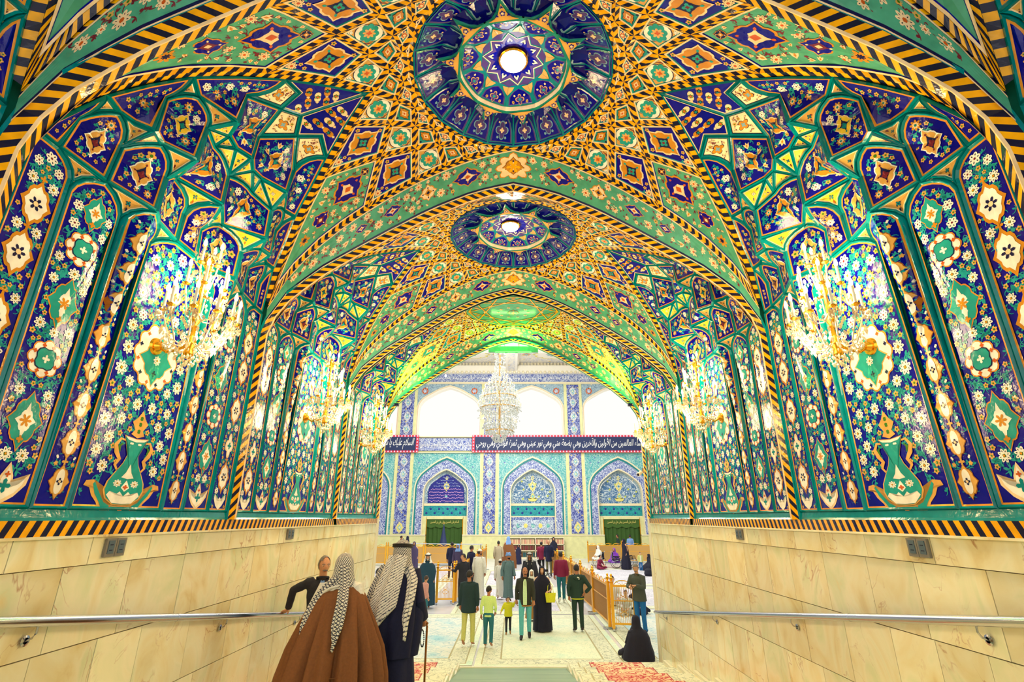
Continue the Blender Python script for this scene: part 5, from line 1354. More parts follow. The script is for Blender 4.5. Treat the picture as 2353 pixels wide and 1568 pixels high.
# ================================================================== wall chandeliers
def drops(mb, c, r, n, mat='warm_crystal', s=.016, L=1.6, rg=rnd):
    for i in range(n):
        a = 2 * pi * i / n
        x, y, z = c[0] + r * cos(a), c[1] + r * sin(a), c[2]
        oct_(mb, (x, y, z), s * rg.uniform(.7, 1.2), L, mat)
def oct_(mb, c, s, L, mat):
    x, y, z = c
    mb.add([(x, y, z + s * L), (x + s, y, z), (x, y + s, z), (x - s, y, z), (x, y - s, z), (x, y, z - s * L * 1.3)], [(0, 1, 2), (0, 2, 3), (0, 3, 4), (0, 4, 1), (5, 2, 1), (5, 3, 2), (5, 4, 3), (5, 1, 4)], mat)
def candle_meshes():
    a = MB(); a.lathe([(.0, -.02), (.022, -.012), (.034, .0), (.030, .008), (.012, .008), (.012, .016)], 'gold', n=10); arm = None
    c = MB(); c.lathe([(.0115, .01), (.0115, .17), (0, .17)], 'candle_white', n=8)
    f = MB(); f.lathe([(.0, .165), (.013, .18), (.017, .20), (.012, .225), (.003, .25), (0, .252)], 'flame', n=8)
    return a.mesh('drip_pan', True), c.mesh('candle_sleeve', True), f.mesh('flame_bulb', True)
PAN, SLV, FLM = candle_meshes()
def sconce():
    t = empty('wall_chandelier')
    # origin at the lamp centre, the wall at x = -.31
    b = MB(); b.tube([(-.31, 0, .0), (-.285, 0, 0)], [.085, .07], 'gold', 20); b.tube([(-.29, 0, 0), (-.25, 0, .0)], [.05, .03], 'gold', 16); b.build('wall_plate', t, True)
    b = MB(); b.tube([(-.27, 0, 0), (-.2, 0, -.05), (-.1, 0, -.03), (0, 0, .03)], .014, 'gold', 8); b.build('support_arm', t, True)
    b = MB(); b.lathe([(0, -.12), (.02, -.11), (.045, -.07), (.03, -.02), (.05, .03), (.02, .1), (.018, .2), (.045, .25), (.02, .3), (.016, .5), (.04, .55), (.02, .6), (.014, .75), (.035, .8), (.05, .86), (.02, .92), (.0, .95)], 'gold', n=14); b.build('stem', t, True)
    rq = random.Random(5)
    for ring, (cnt, r, z0, zc, a0, a1) in enumerate(((9, .33, .05, .27, -125, 125), (5, .2, .32, .55, -110, 110), (3, .10, .62, .80, -100, 100))):
        for i in range(cnt):
            a = radians(a0 + (a1 - a0) * i / (cnt - 1)); rr = r if abs(a) < 1.7 else r * .82
            ex, ey = rr * cos(a), rr * sin(a)
            b = MB(); pts = [(ex * u, ey * u, z) for u, z in ((.05, z0), (.3, z0 - .07), (.6, z0 - .06), (.85, zc - .12), (1, zc - .01))]
            b.tube(pts, .007, 'warm_crystal', 6); b.build('curved_arm', t, True)
            link('drip_pan', PAN, t, (ex, ey, zc)); link('candle_sleeve', SLV, t, (ex, ey, zc)); link('flame_bulb', FLM, t, (ex, ey, zc))
    b = MB()
    for i in range(9):
        a = radians(-125 + 250 * i / 8); x, y = .33 * cos(a), .33 * sin(a)
        for k in range(10):
            t2 = 2 * pi * k / 10
            for z in (.24, .2): oct_(b, (x + .036 * cos(t2), y + .036 * sin(t2), z - rq.uniform(0, .02)), .009, 1.7, 'warm_crystal')
    for r, z, n in ((.30, .16, 40), (.25, .10, 36), (.22, .04, 34), (.18, -.01, 30), (.14, -.06, 26), (.1, -.1, 20), (.06, -.14, 12), (.02, -.18, 5), (.16, .46, 26), (.19, .40, 26), (.1, .7, 16), (.14, .66, 18), (.08, .9, 14), (.12, .86, 16), (.27, .2, 30), (.31, .22, 34), (.24, .13, 24), (.2, .0, 24)):
        for i in range(n):
            a = 2 * pi * i / n + rq.random() * .3
            x, y = r * cos(a), r * sin(a)
            if x < -.24: continue
            oct_(b, (x, y, z + rq.uniform(-.03, .03)), rq.uniform(.009, .017), 1.5, 'warm_crystal')
    for i in range(8):   # swags of beads
        a, c = radians(-125 + 31 * i), radians(-125 + 31 * (i + 1))
        for k in range(9):
            u = k / 8; an = a + (c - a) * u; z = .80 - .52 * u if i % 2 else .28 - .12 * sin(u * pi); rr = .08 + .25 * u if i % 2 else .33
            oct_(b, (rr * cos(an), rr * sin(an), z), .009, 1, 'warm_crystal')
    b.build('crystal_drops', t, kind='stuff')
    return t
sc0 = sconce(); first = True
where = ('nearest the camera', 'in the middle bay', 'farthest along, by the end arch')
for sd in (-1, 1):
    for i, y in enumerate((4.25, 7.66, 10.55)):
        o = sc0 if first else copy_tree(sc0)
        first = False
        o.location = (sd * 2.885, y, 1.44); o.scale = (-sd, 1, 1)
        tag(o, 'lit crystal candle chandelier on the %s wall, %s' % (('left', 'right')[sd > 0], where[i]), 'chandelier', 'gilt wall chandeliers')
        L1 = lamp('chandelier_glow', 'POINT', (.12, 0, .62), 95, (1, .70, .36), .22, parent=o)
        lamp('chandelier_glow_low', 'POINT', (.3, 0, .02), 30, (1, .72, .40), .2, parent=o)
# small green floodlights on the ledge of the last bay
for sd in (-1, 1):
    t = tag(empty('floodlight', (sd * 2.86, 12.16, 2.62)), 'small green floodlight on the tiled ledge by the end arch, %s side' % ('left', 'right')[sd > 0], 'lamp', 'green floodlights')
    b = MB(); b.box(-.05, .05, -.04, .04, -.04, .03, 'ink'); b.build('housing', t)
    b = MB(); b.box(-.04, .04, -.03, .03, .03, .036, 'green_glow'); b.build('lens', t)
    lamp('green_beam', 'POINT', (-sd * .35, -.25, .55), 26, (.25, 1, .12), .12, parent=t)
t = tag(empty('green_lintel', (0, 12.78, 4.12)), 'green lintel board with an added glowing strip under the crown of the end arch', 'lamp')  # lintel coloured green for the green light on it; glowing strip and wash added
b = MB(); b.box(-.66, .66, -.06, .02, .04, .2, 'green'); b.build('lintel_board', t)
b = MB(); b.box(-.48, .48, -.07, -.0, .04, .06, 'green_glow'); b.build('tube', t)
lamp('green_wash', 'AREA', (0, -.55, -.05), 22, (.2, 1, .1), 1.2, (pi, 0, 0), parent=t, size_y=.2)
# end portal on the hall side
b = MB(); pth = [(-3.2, -3.0)] + [(-x, z) for x, z in RIB[::-1]] + [(x, z) for x, z in RIB[1:]] + [(3.2, -3.0)]
IN = [(-3.2, 2.0)] + [(-x * 1.0, z + .0) for x, z in RIB[::-1]] + [(x, z) for x, z in RIB[1:]] + [(3.2, 2.0)]
b.strip([(x, 12.40, z) for x, z in IN], [(x, 12.62, z + .0) for x, z in IN], 'green')
b.strip([(x, 12.62, z) for x, z in IN], [(x * 1.02, 12.62, 5.4) for x, z in IN], 'cream_trim')
b.box(-34, -3.2, 12.5, 12.75, FLOOR, 9, 'cream_trim') ; b.box(3.2, 34, 12.5, 12.75, FLOOR, 9, 'cream_trim'); b.box(-3.3, 3.3, 12.63, 12.8, 5.3, 9, 'cream_trim')
pw = tag(b.build('wall_near'), 'hall wall around the pointed mouth of the passage', 'wall', kind='structure')
# security camera
t = tag(empty('security_camera', (3.12, 12.42, .98)), 'small white security camera on the corner at the right end of the passage', 'camera')
b = MB(); b.box(-.02, .09, -.04, .04, .03, .14, 'brown'); b.build('junction_box', t)
b = MB(); b.tube([(0, 0, .05), (-.08, -.02, .03)], .015, 'white_stone', 8); b.tube([(-.06, .03, .04), (-.16, -.12, -.02)], .042, 'white_stone', 12); b.build('housing', t, True)
b = MB(); b.tube([(-.158, -.117, -.018), (-.165, -.127, -.022)], .03, 'ink', 12); b.build('lens', t)
# ================================================================== great crystal chandelier of the hall
CUSTOM['bright_crystal'] = lambda: (lambda m: (m.node_tree.nodes['Principled BSDF'].inputs['Emission Color'].default_value.__setitem__(slice(0, 3), (.9, .95, 1)), m.node_tree.nodes['Principled BSDF'].inputs['Emission Strength'].__setattr__('default_value', .0), m)[2])(simple('bright_crystal', (226, 232, 232), .15, .35))
CUSTOM['white_bulb'] = lambda: emitter('white_bulb', (255, 252, 240), 5)
t = tag(empty('great_chandelier', (-.72, 26, 3.75)), 'huge tiered white crystal chandelier hanging in the hall', 'chandelier')
b = MB(); b.tube([(0, 0, 0.2), (0, 0, 9.3)], .05, 'pale_gold', 8); b.lathe([(.05, 5.2), (.3, 5.25), (.1, 5.35)], 'pale_gold', n=12); b.build('stem', t, True)
rq = random.Random(9)
cr = MB(); cd = MB(); fb = MB()
tiers = [(0.25, .35, 10), (.55, .75, 22), (.85, .88, 28), (1.1, .7, 20), (1.5, .95, 30), (1.75, 1.12, 36), (2.05, 1.05, 32), (2.35, .92, 28), (2.65, .78, 24), (2.95, .62, 18), (3.25, .42, 12), (3.6, .3, 8)]
for z, r, n in tiers:
    for i in range(n):
        a = 2 * pi * i / n + z
        x, y = r * cos(a), r * sin(a)
        cd.box(x - .012, x + .012, y - .012, y + .012, z, z + .2, 'candle_white'); oct_(fb, (x, y, z + .23), .018, 1.6, 'white_bulb')
        for k in range(9):
            oct_(cr, (x * rq.uniform(.72, 1.04), y * rq.uniform(.72, 1.04), z - rq.uniform(0, .26)), rq.uniform(.02, .04), 1.5, 'bright_crystal')
for k in range(700):
    u = rq.random(); a = rq.random() * 6.28; z = u * 3.4
    r = (.25 + .75 * (z / 1.0) if z < .5 else .85 if z < 1.1 else 1.08 - .3 * (z - 1.6)) * rq.uniform(.5, .95)
    oct_(cr, (r * cos(a), r * sin(a), z - .1), .035, 1.6, 'bright_crystal')
for k in range(260):
    a = rq.random() * 6.28; z = rq.uniform(3.5, 5.6); r = .28 * rq.uniform(.6, 1.1); oct_(cr, (r * cos(a), r * sin(a), z), .03, 2, 'bright_crystal')
for z, r in ((.5, .7), (1.7, 1.0), (2.3, .85), (3.0, .5)):
    g = MB(); g.tube([(r * cos(i * pi / 16), r * sin(i * pi / 16), z - .05) for i in range(33)], .03, 'pale_gold', 6, False); g.build('ring', t, True)
cr.build('crystal_drops', t, kind='stuff'); cd.build('candle_sleeves', t, kind='stuff'); fb.build('candle_bulbs', t, kind='stuff')
t = tag(empty('pendant_cluster', (-4.6, 24, 7.9)), 'sparse hanging cluster of small white globe bulbs left of the great chandelier', 'chandelier')
b = MB(); b.tube([(0, 0, -.2), (0, 0, 5.15)], .02, 'pale_gold', 6)
pts = [(rq.uniform(-1.5, 1.5), rq.uniform(-1, 1), rq.uniform(-1.3, -.1)) for _ in range(26)]
for p in pts: b.tube([(0, 0, .2), (p[0], p[1], p[2] + .35), (p[0], p[1], p[2] + .05)], .006, 'pale_gold', 4)
b.build('wires', t)
for p in pts: g = MB(); g.sphere(p, .055, 'white_bulb', 8, 6, (1, 1, 1.3)); g.build('globe_bulb', t, True)
lamp('hall_ceiling_fill', 'POINT', (-.72, 31.5, 8.2), 2600, (1, .96, .88), 1.2)  # added lamp set behind the chandelier to brighten the hall ceiling
# ================================================================== gilded screens
def screen(Ln, h=1.2, lattice=True):
    t = empty('gilded_screen')
    for x in (0, Ln):
        b = MB(); b.box(x - .045, x + .045, -.045, .045, .06, h + .02, 'brass_bronze'); b.box(x - .055, x + .055, -.055, .055, h + .02, h + .05, 'gold'); b.build('post', t)
        b = MB(); b.lathe([(.03, 0), (.025, .03), (.05, .07), (.05, .11), (.02, .14), (.035, .17), (.03, .2), (0, .22)], 'gold', (x, 0, h + .05), 8); b.build('finial', t, True)
        b = MB(); b.box(x - .03, x + .03, -.2, .2, 0.012, .06, 'steel'); b.build('foot', t)
    b = MB(); b.box(.04, Ln - .04, -.02, .02, .14, .19, 'brass_bronze'); b.box(.04, Ln - .04, -.02, .02, h - .08, h - .03, 'brass_bronze'); b.box(.04, Ln - .04, -.015, .015, h * .62, h * .62 + .025, 'brass_bronze'); b.build('frame', t)
    b = MB(); k = max(6, int(Ln / .055))
    for i in range(1, k): x = .04 + (Ln - .08) * i / k; b.box(x - .006, x + .006, -.006, .006, .18, h - .07, 'pale_gold' if lattice else 'gold')
    b.build('bars', t, kind='stuff')
    if lattice:
        b = MB(); b.box(.05, Ln - .05, -.012, -.008, .19, h - .08, 'pale_gold'); b.build('mesh_panel', t)
    b = MB(); k = max(1, round(Ln / .6)); w = (Ln - .1) / k
    for i in range(k):
        c = .05 + w * (i + .5)
        b.tube([(c + w * .46 * cos(pi * j / 8), 0, h - .04 + .13 * sin(pi * j / 8)) for j in range(9)], .013, 'gold', 6)
        for a in (.25, .5, .75): b.tube([(c, 0, h - .04), (c + w * .44 * cos(pi * a), 0, h - .04 + .12 * sin(pi * a))], .006, 'gold', 5)
    b.build('crest', t)
    if not lattice:
        for s in (-1, 1):
            b = MB(); c = Ln / 2
            for z in (.45, .85):
                b.tube([(c + s * (.02 + .1 * sin(j * .7)) , 0, z + .03 * j - .12) for j in range(9)], .009, 'gold', 5)
            b.build('scroll', t)
    return t
def place_screen(src, x0, y0, x1, y1, label, h0=None, first=False):
    o = src if first else copy_tree(src)
    o.location = (x0, y0, FLOOR + .01); o.rotation_euler = (0, 0, atan2(y1 - y0, x1 - x0))
    tag(o, label, 'barrier', 'gilded screens of the hall'); return o
sl = screen(2.4); ss = screen(.62, 1.2, False)
place_screen(ss, 2.86, 16.2, 3.46, 16.1, 'short gilded end screen with scrolls, right of the aisle by the man in jeans', first=True)
place_screen(ss, -2.85, 20.8, -2.23, 20.85, 'short gilded end screen with scrolls, left of the aisle')
xs = [(2.78, 16.36)]
names_r = ['first', 'second', 'third', 'fourth', 'fifth', 'sixth']
for i in range(6):
    x, y = xs[-1]; nx, ny = x - .09, y + 2.53; xs.append((nx, ny))
    place_screen(sl, x, y, nx, ny, 'gilded lattice screen in the row right of the aisle, %s from the camera' % names_r[i], first=(i == 0))
x, y = -2.17, 21.02
for i in range(5):
    place_screen(sl, x, y, x + .1, y + 2.45, 'gilded lattice screen in the row left of the aisle, %s from the camera' % names_r[i]); x += .1; y += 2.53
for i in range(4): place_screen(sl, -13.5 + i * 2.53, 36.6, -11.1 + i * 2.53, 36.6, 'gilded screen of the back row at the left, %s from the left' % names_r[i])
for i in range(4): place_screen(sl, 5.3 + i * 2.53, 38.6, 7.7 + i * 2.53, 38.6, 'gilded screen of the back row at the right, %s from the left' % names_r[i])
t = tag(empty('barrier_rail', (0, 34.9, FLOOR)), 'white pole rail standing before the green left door', 'rail')
b = MB(); b.tube([(-6.6, 0, 1.45), (-2.0, 0, 1.4)], .03, 'steel', 8); b.build('pole', t, True)
for x in (-6.5, -2.1): b = MB(); b.tube([(x, 0, 0.01), (x, 0, 1.42)], .03, 'steel', 8); b.lathe([(0, .01), (.18, .012), (.16, .04), (.03, .06)], 'steel', (x, 0, 0), 12); b.build('upright', t, True)
# wheelchairs and a pram
CUSTOM['black_cloth'] = lambda: simple('black_cloth', (24, 26, 44), .85); CUSTOM['rubber'] = lambda: simple('rubber', (40, 44, 52), .7)
def wheelchair():
    t = empty('wheelchair')
    for s in (-.29, .29):
        b = MB(); b.tube([(s, .3 * cos(i * pi / 12), .32 + .3 * sin(i * pi / 12)) for i in range(25)], .016, 'rubber', 6, False)
        for i in range(8): b.tube([(s, 0, .32), (s, .29 * cos(i * pi / 4), .32 + .29 * sin(i * pi / 4))], .004, 'steel', 4)
        b.build('wheel', t)
        b = MB(); b.tube([(s * .85, .42 + .08 * cos(i * pi / 5), .09 + .08 * sin(i * pi / 5)) for i in range(11)], .014, 'rubber', 5, False); b.build('caster', t)
        b = MB(); b.tube([(s * .8, -.3, .98), (s * .8, -.22, .9), (s * .8, -.2, .4), (s * .8, .25, .5), (s * .8, .38, .4), (s * .8, .45, .12)], .013, 'steel', 6); b.tube([(s * .85, -.2, .68), (s * .85, .2, .68), (s * .85, .25, .5)], .02, 'black_cloth', 6); b.build('frame_side', t)
    b = MB(); b.box(-.22, .22, -.2, .22, .47, .51, 'black_cloth'); b.build('seat', t)
    b = MB(); b.box(-.22, .22, -.24, -.2, .5, .92, 'black_cloth'); b.build('backrest', t)
    b = MB(); b.box(-.2, -.03, .42, .55, .1, .12, 'steel'); b.box(.03, .2, .42, .55, .1, .12, 'steel'); b.build('footrest', t); return t
wc = wheelchair()
for i, (x, y, r, lab) in enumerate(((5.55, 35.3, 2.0, 'wheelchair carrying the person wrapped in white beyond the screens'), (6.5, 34.6, -1.9, 'wheelchair beside the woman in purple beyond the screens'), (7.6, 35.4, -1.4, 'folded looking wheelchair near the seated woman at the right'))):
    o = wc if i == 0 else copy_tree(wc); o.location = (x, y, FLOOR + .012); o.rotation_euler = (0, 0, r); tag(o, lab, 'wheelchair', 'wheelchairs beyond the screens')
t = tag(empty('stroller', (1.6, 29.4, FLOOR + .02), 1.2), 'dark folding pushchair before the man in the navy coat', 'stroller')
for s in (-.2, .2):
    for y in (-.3, .35):
        b = MB(); b.tube([(s, y + .1 * cos(i * pi / 6), .1 + .1 * sin(i * pi / 6)) for i in range(13)], .015, 'rubber', 5, False); b.build('wheel', t)
    b = MB(); b.tube([(s, -.32, .12), (s, .1, .5), (s, .45, 1.0)], .012, 'steel', 6); b.tube([(s, .36, .12), (s, 0, .6)], .012, 'steel', 6); b.build('frame_side', t)
b = MB(); b.tube([(-.2, .45, 1.0), (.2, .45, 1.0)], .018, 'black_cloth', 6); b.build('handle', t)
b = MB(); b.add([(-.19, -.2, .4), (.19, -.2, .4), (.19, .1, .38), (-.19, .1, .38), (-.19, .28, .85), (.19, .28, .85), (-.19, .0, .95), (.19, .0, .95)], [(0, 1, 2, 3), (3, 2, 5, 4), (4, 5, 7, 6)], 'black_cloth'); b.box(-.19, .19, -.2, .1, .3, .39, 'black_cloth'); b.build('seat', t)
t = tag(empty('bag', (7.4, 30.2, FLOOR + .02)), 'small black bag on the hall floor near the right wall edge', 'bag')
b = MB(); b.lathe([(0, 0), (.2, .0), (.24, .12), (.2, .3), (.1, .38), (0, .4)], 'black_cloth', n=12); b.build('pouch', t, True)
b = MB(); b.tube([(-.1, 0, .34), (-.06, 0, .5), (.06, 0, .5), (.1, 0, .34)], .012, 'black_cloth', 6); b.build('strap', t)
# folded dark parasol flag by the left door
t = tag(empty('flag', (-5.35, 41.3, FLOOR)), 'furled dark blue flag on a pole before the left door', 'flag')
b = MB(); b.tube([(0, 0, 0), (0, 0, 2.6)], .025, 'steel', 8); b.sphere((0, 0, 2.62), .05, 'gold', 8, 5); b.build('pole', t)
b = MB(); b.lathe([(.03, 2.5), (.1, 2.1), (.14, 1.9), (.22, 1.5), (.34, 1.0), (.38, .75), (.0, .7)], 'banner_navy', n=9); b.build('cloth', t, True)
# ================================================================== people
def cloth(name, rgb, rough=.85): 
    CUSTOM[name] = lambda: simple(name, rgb, rough, 0, .35, 45); return name
for n_, c_ in {'skin': (206, 150, 112), 'skin_dark': (176, 116, 84), 'skin_pale': (226, 178, 146)}.items(): CUSTOM[n_] = (lambda n_=n_, c_=c_: simple(n_, c_, .5, 0, .1, 80))
for n_, c_ in {'hair_black': (24, 20, 24), 'hair_grey': (120, 116, 110), 'hair_white': (214, 210, 200), 'hair_brown': (60, 44, 34), 'eye_white': (230, 225, 215), 'eye_dark': (20, 14, 14), 'lip': (160, 90, 80)}.items(): CUSTOM[n_] = (lambda n_=n_, c_=c_: simple(n_, c_, .6))
for n_, c_ in {'c_brown': (128, 80, 42), 'c_navy': (18, 24, 62), 'c_dark': (30, 32, 44), 'c_black': (14, 16, 42), 'c_leather': (20, 50, 58), 'c_beige': (196, 200, 120), 'c_lime': (206, 236, 150), 'c_jeans': (36, 110, 128),
    'c_denim': (90, 180, 190), 'c_yellow': (214, 214, 40), 'c_blazer': (44, 48, 42), 'c_mint': (200, 230, 190), 'c_green': (26, 54, 48), 'c_maroon': (128, 24, 66), 'c_tealjean': (30, 110, 124), 'c_robe_grey': (92, 122, 128),
    'c_white': (232, 232, 222), 'c_sand': (188, 176, 150), 'c_teal_dark': (16, 60, 82), 'c_olive': (70, 76, 68), 'c_blue_jean': (14, 100, 170), 'c_sky': (120, 160, 220), 'c_purple': (128, 60, 190), 'c_floral': (206, 150, 140),
    'c_mauve': (66, 56, 92), 'c_tan': (170, 120, 60), 'c_khaki': (120, 120, 90)}.items(): cloth(n_, c_)
def net_mat(name, k, inv=False):
    m, nt, b = new_mat(name); N = nt.nodes; L = nt.links
    uv = N.new('ShaderNodeUVMap'); sp = N.new('ShaderNodeSeparateXYZ'); L.new(uv.outputs[0], sp.inputs[0])
    def wave(expr_a, expr_b, sg):
        a = N.new('ShaderNodeMath'); a.operation = 'MULTIPLY'; a.inputs[1].default_value = k; L.new(sp.outputs[0], a.inputs[0])
        c = N.new('ShaderNodeMath'); c.operation = 'MULTIPLY_ADD'; c.inputs[1].default_value = sg * k; L.new(sp.outputs[1], c.inputs[0]); L.new(a.outputs[0], c.inputs[2])
        s = N.new('ShaderNodeMath'); s.operation = 'SINE'; L.new(c.outputs[0], s.inputs[0]); ab = N.new('ShaderNodeMath'); ab.operation = 'ABSOLUTE'; L.new(s.outputs[0], ab.inputs[0]); return ab.outputs[0]
    w1 = wave(0, 0, 1); w2 = wave(0, 0, -1)
    mn = N.new('ShaderNodeMath'); mn.operation = 'MINIMUM'; L.new(w1, mn.inputs[0]); L.new(w2, mn.inputs[1])
    lt = N.new('ShaderNodeMapRange'); lt.inputs[1].default_value = .34; lt.inputs[2].default_value = .5; L.new(mn.outputs[0], lt.inputs[0])
    mx = N.new('ShaderNodeMixRGB'); A, B = (236, 234, 222), (44, 52, 78)
    if inv: A, B = B, A
    mx.inputs[1].default_value = (*lin(A), 1); mx.inputs[2].default_value = (*lin(B), 1); L.new(lt.outputs[0], mx.inputs[0]); L.new(mx.outputs[0], b.inputs['Base Color']); b.inputs['Roughness'].default_value = .9
    return m
CUSTOM['net_scarf'] = lambda: net_mat('net_scarf', 105); CUSTOM['net_scarf_blue'] = lambda: net_mat('net_scarf_blue', 92, True)
def line_mat():
    m, nt, b = new_mat('scarf_lines'); N = nt.nodes; L = nt.links
    uv = N.new('ShaderNodeUVMap'); w = N.new('ShaderNodeTexWave'); w.inputs['Scale'].default_value = 15; w.inputs['Distortion'].default_value = 2.6; w.inputs['Detail'].default_value = 1; w.inputs['Detail Scale'].default_value = 5; w.bands_direction = 'DIAGONAL'
    L.new(uv.outputs[0], w.inputs['Vector'])
    L.new(ramp(nt, w.outputs[0], [(.0, (70, 76, 98)), (.12, (90, 96, 115)), (.22, (232, 230, 220)), (1, (238, 236, 226))]), b.inputs['Base Color']); b.inputs['Roughness'].default_value = .9; return m
CUSTOM['scarf_lines'] = line_mat

def tubeE(mb, pts, rad, mat, n=12, cap=True):
    P = [Vector(p) for p in pts]; rings = []
    for i, p in enumerate(P):
        t = P[min(i + 1, len(P) - 1)] - P[max(i - 1, 0)]; t.normalize()
        x = Vector((1, 0, 0)) if abs(t.x) < .85 else Vector((0, 1, 0)); u = (x - t * x.dot(t)).normalized(); w = t.cross(u)
        a, c = rad[i] if isinstance(rad[i], tuple) else (rad[i], rad[i])
        rings.append([tuple(p + u * cos(2 * pi * j / n) * a + w * sin(2 * pi * j / n) * c) for j in range(n)])
    for a, c in zip(rings, rings[1:]): mb.strip(a, c, mat, True)
    if cap: mb.fan(tuple(P[0] ), rings[0][::-1], mat); mb.fan(tuple(P[-1]), rings[-1], mat)
def remeshed(mb, name, vox, smooth=2):
    me = mb.mesh(name); o = bpy.data.objects.new('tmp', me); COL.objects.link(o)
    r = o.modifiers.new('r', 'REMESH'); r.mode = 'VOXEL'; r.voxel_size = vox; r.use_smooth_shade = True
    s = o.modifiers.new('s', 'SMOOTH'); s.factor = .5; s.iterations = smooth
    dg = bpy.context.evaluated_depsgraph_get(); me2 = bpy.data.meshes.new_from_object(o.evaluated_get(dg)); bpy.data.objects.remove(o)
    v = [tuple(x.co) for x in me2.vertices]; f = [tuple(p.vertices) for p in me2.polygons]
    return v, f
def g(x, s): return math.exp(-(x / s) ** 2)
def head_pt(t, p, gr=0):
    """t azimuth (pi/2 = face), p elevation; returns offset from the head centre"""
    x, y, z = cos(p) * cos(t), cos(p) * sin(t), sin(p)
    X, Y, Z = .076 * x, .096 * y, .118 * z
    if z < 0: X *= 1 + .32 * z; Y *= 1 + .12 * z
    fr = max(0, y)
    if fr > 0:
        Y += .020 * g(X, .014) * g(Z + .012, .022) + .008 * g(X, .011) * g(Z - .012, .03)      # nose
        Y += .006 * g(Z - .032, .012) * fr                                                           # brow
        Y -= .010 * (g(X - .031, .016) + g(X + .031, .016)) * g(Z - .012, .013)                      # eye sockets
        Y += .006 * g(X, .022) * g(Z + .055, .010) + .009 * g(X, .025) * g(Z + .098, .022)            # lips, chin
    q = 1 + gr
    return X * q, Y * q, Z * q
class Fig: pass
def hand(mb, w, d, s, mat, k=1.0, curlv=.5, down=Vector((0, 0, -1))):
    """palm, four fingers and a thumb; w wrist, d direction of the hand, s +1/-1 side of the thumb, down = palm normal"""
    w = Vector(w); d = Vector(d).normalized(); dn = Vector(down); dn = (dn - d * dn.dot(d)).normalized(); sd = d.cross(dn) * s
    tubeE(mb, [w - d * .01 * k, w + d * .03 * k, w + d * .075 * k, w + d * .09 * k], [(.02 * k, .022 * k), (.024 * k, .030 * k), (.022 * k, .036 * k), (.016 * k, .03 * k)] if abs(d.x) > .85 else [(.024 * k, .018 * k), (.034 * k, .018 * k), (.038 * k, .016 * k), (.032 * k, .012 * k)], mat, 8)
    for i, L in enumerate((.068, .077, .072, .056)):
        o = w + d * .082 * k + sd * (.027 - .018 * i) * k; c = curlv
        p1 = o + (d * cos(c * .6) + dn * sin(c * .6)) * L * .45 * k; p2 = p1 + (d * cos(c * 1.6) + dn * sin(c * 1.6)) * L * .33 * k; p3 = p2 + (d * cos(c * 2.4) + dn * sin(c * 2.4)) * L * .26 * k
        tubeE(mb, [o - d * .015 * k, p1, p2, p3], [.0095 * k, .0088 * k, .008 * k, .006 * k], mat, 6)
    o = w + d * .028 * k + sd * .028 * k; p1 = o + (sd * .8 + d * .6 + dn * .3) * .034 * k; p2 = p1 + (d * .9 + sd * .25 + dn * .45) * .03 * k
    tubeE(mb, [o - sd * .012 * k, p1, p2], [.012 * k, .010 * k, .007 * k], mat, 6)
def joints(pose):
    J = dict(pel=(0, 0, .95), neck=(0, 0, 1.46), head=(0, .018, 1.625), shR=(.175, 0, 1.41), shL=(-.175, 0, 1.41), elR=(.235, -.03, 1.13), elL=(-.235, -.03, 1.13), wrR=(.235, .05, .89), wrL=(-.235, .05, .89),
             hiR=(.09, 0, .92), hiL=(-.09, 0, .92), knR=(.1, .02, .50), knL=(-.1, .02, .50), anR=(.1, -.02, .085), anL=(-.1, -.02, .085), toR=(.12, .13, .03), toL=(-.12, .13, .03))
    a = pose.get('stride', 0)
    if a:
        for s, q in (('R', 1), ('L', -1)):
            k = a * q; x = J['kn' + s][0]
            J['kn' + s] = (x, .02 + .12 * k, .51); J['an' + s] = (x, -.02 + .22 * k, .085 + (.05 if k < 0 else 0)); J['to' + s] = (x * 1.1, .13 + .22 * k, .03 if k > 0 else .035)
            J['el' + s] = (J['el' + s][0], -.03 - .08 * k, 1.13); J['wr' + s] = (J['wr' + s][0], .03 - .16 * k, .90)
    for k, v in pose.items():
        if k in J: J[k] = v
    if pose.get('lean'):
        l = pose['lean']
        for k in ('neck', 'head', 'shR', 'shL'):
            x, y, z = J[k]; J[k] = (x, y + l * (z - .95), z - abs(l) * .12 * (z - .95))
    return J
def vox_of(px): return .011 if px > 60 else .016 if px > 25 else .022
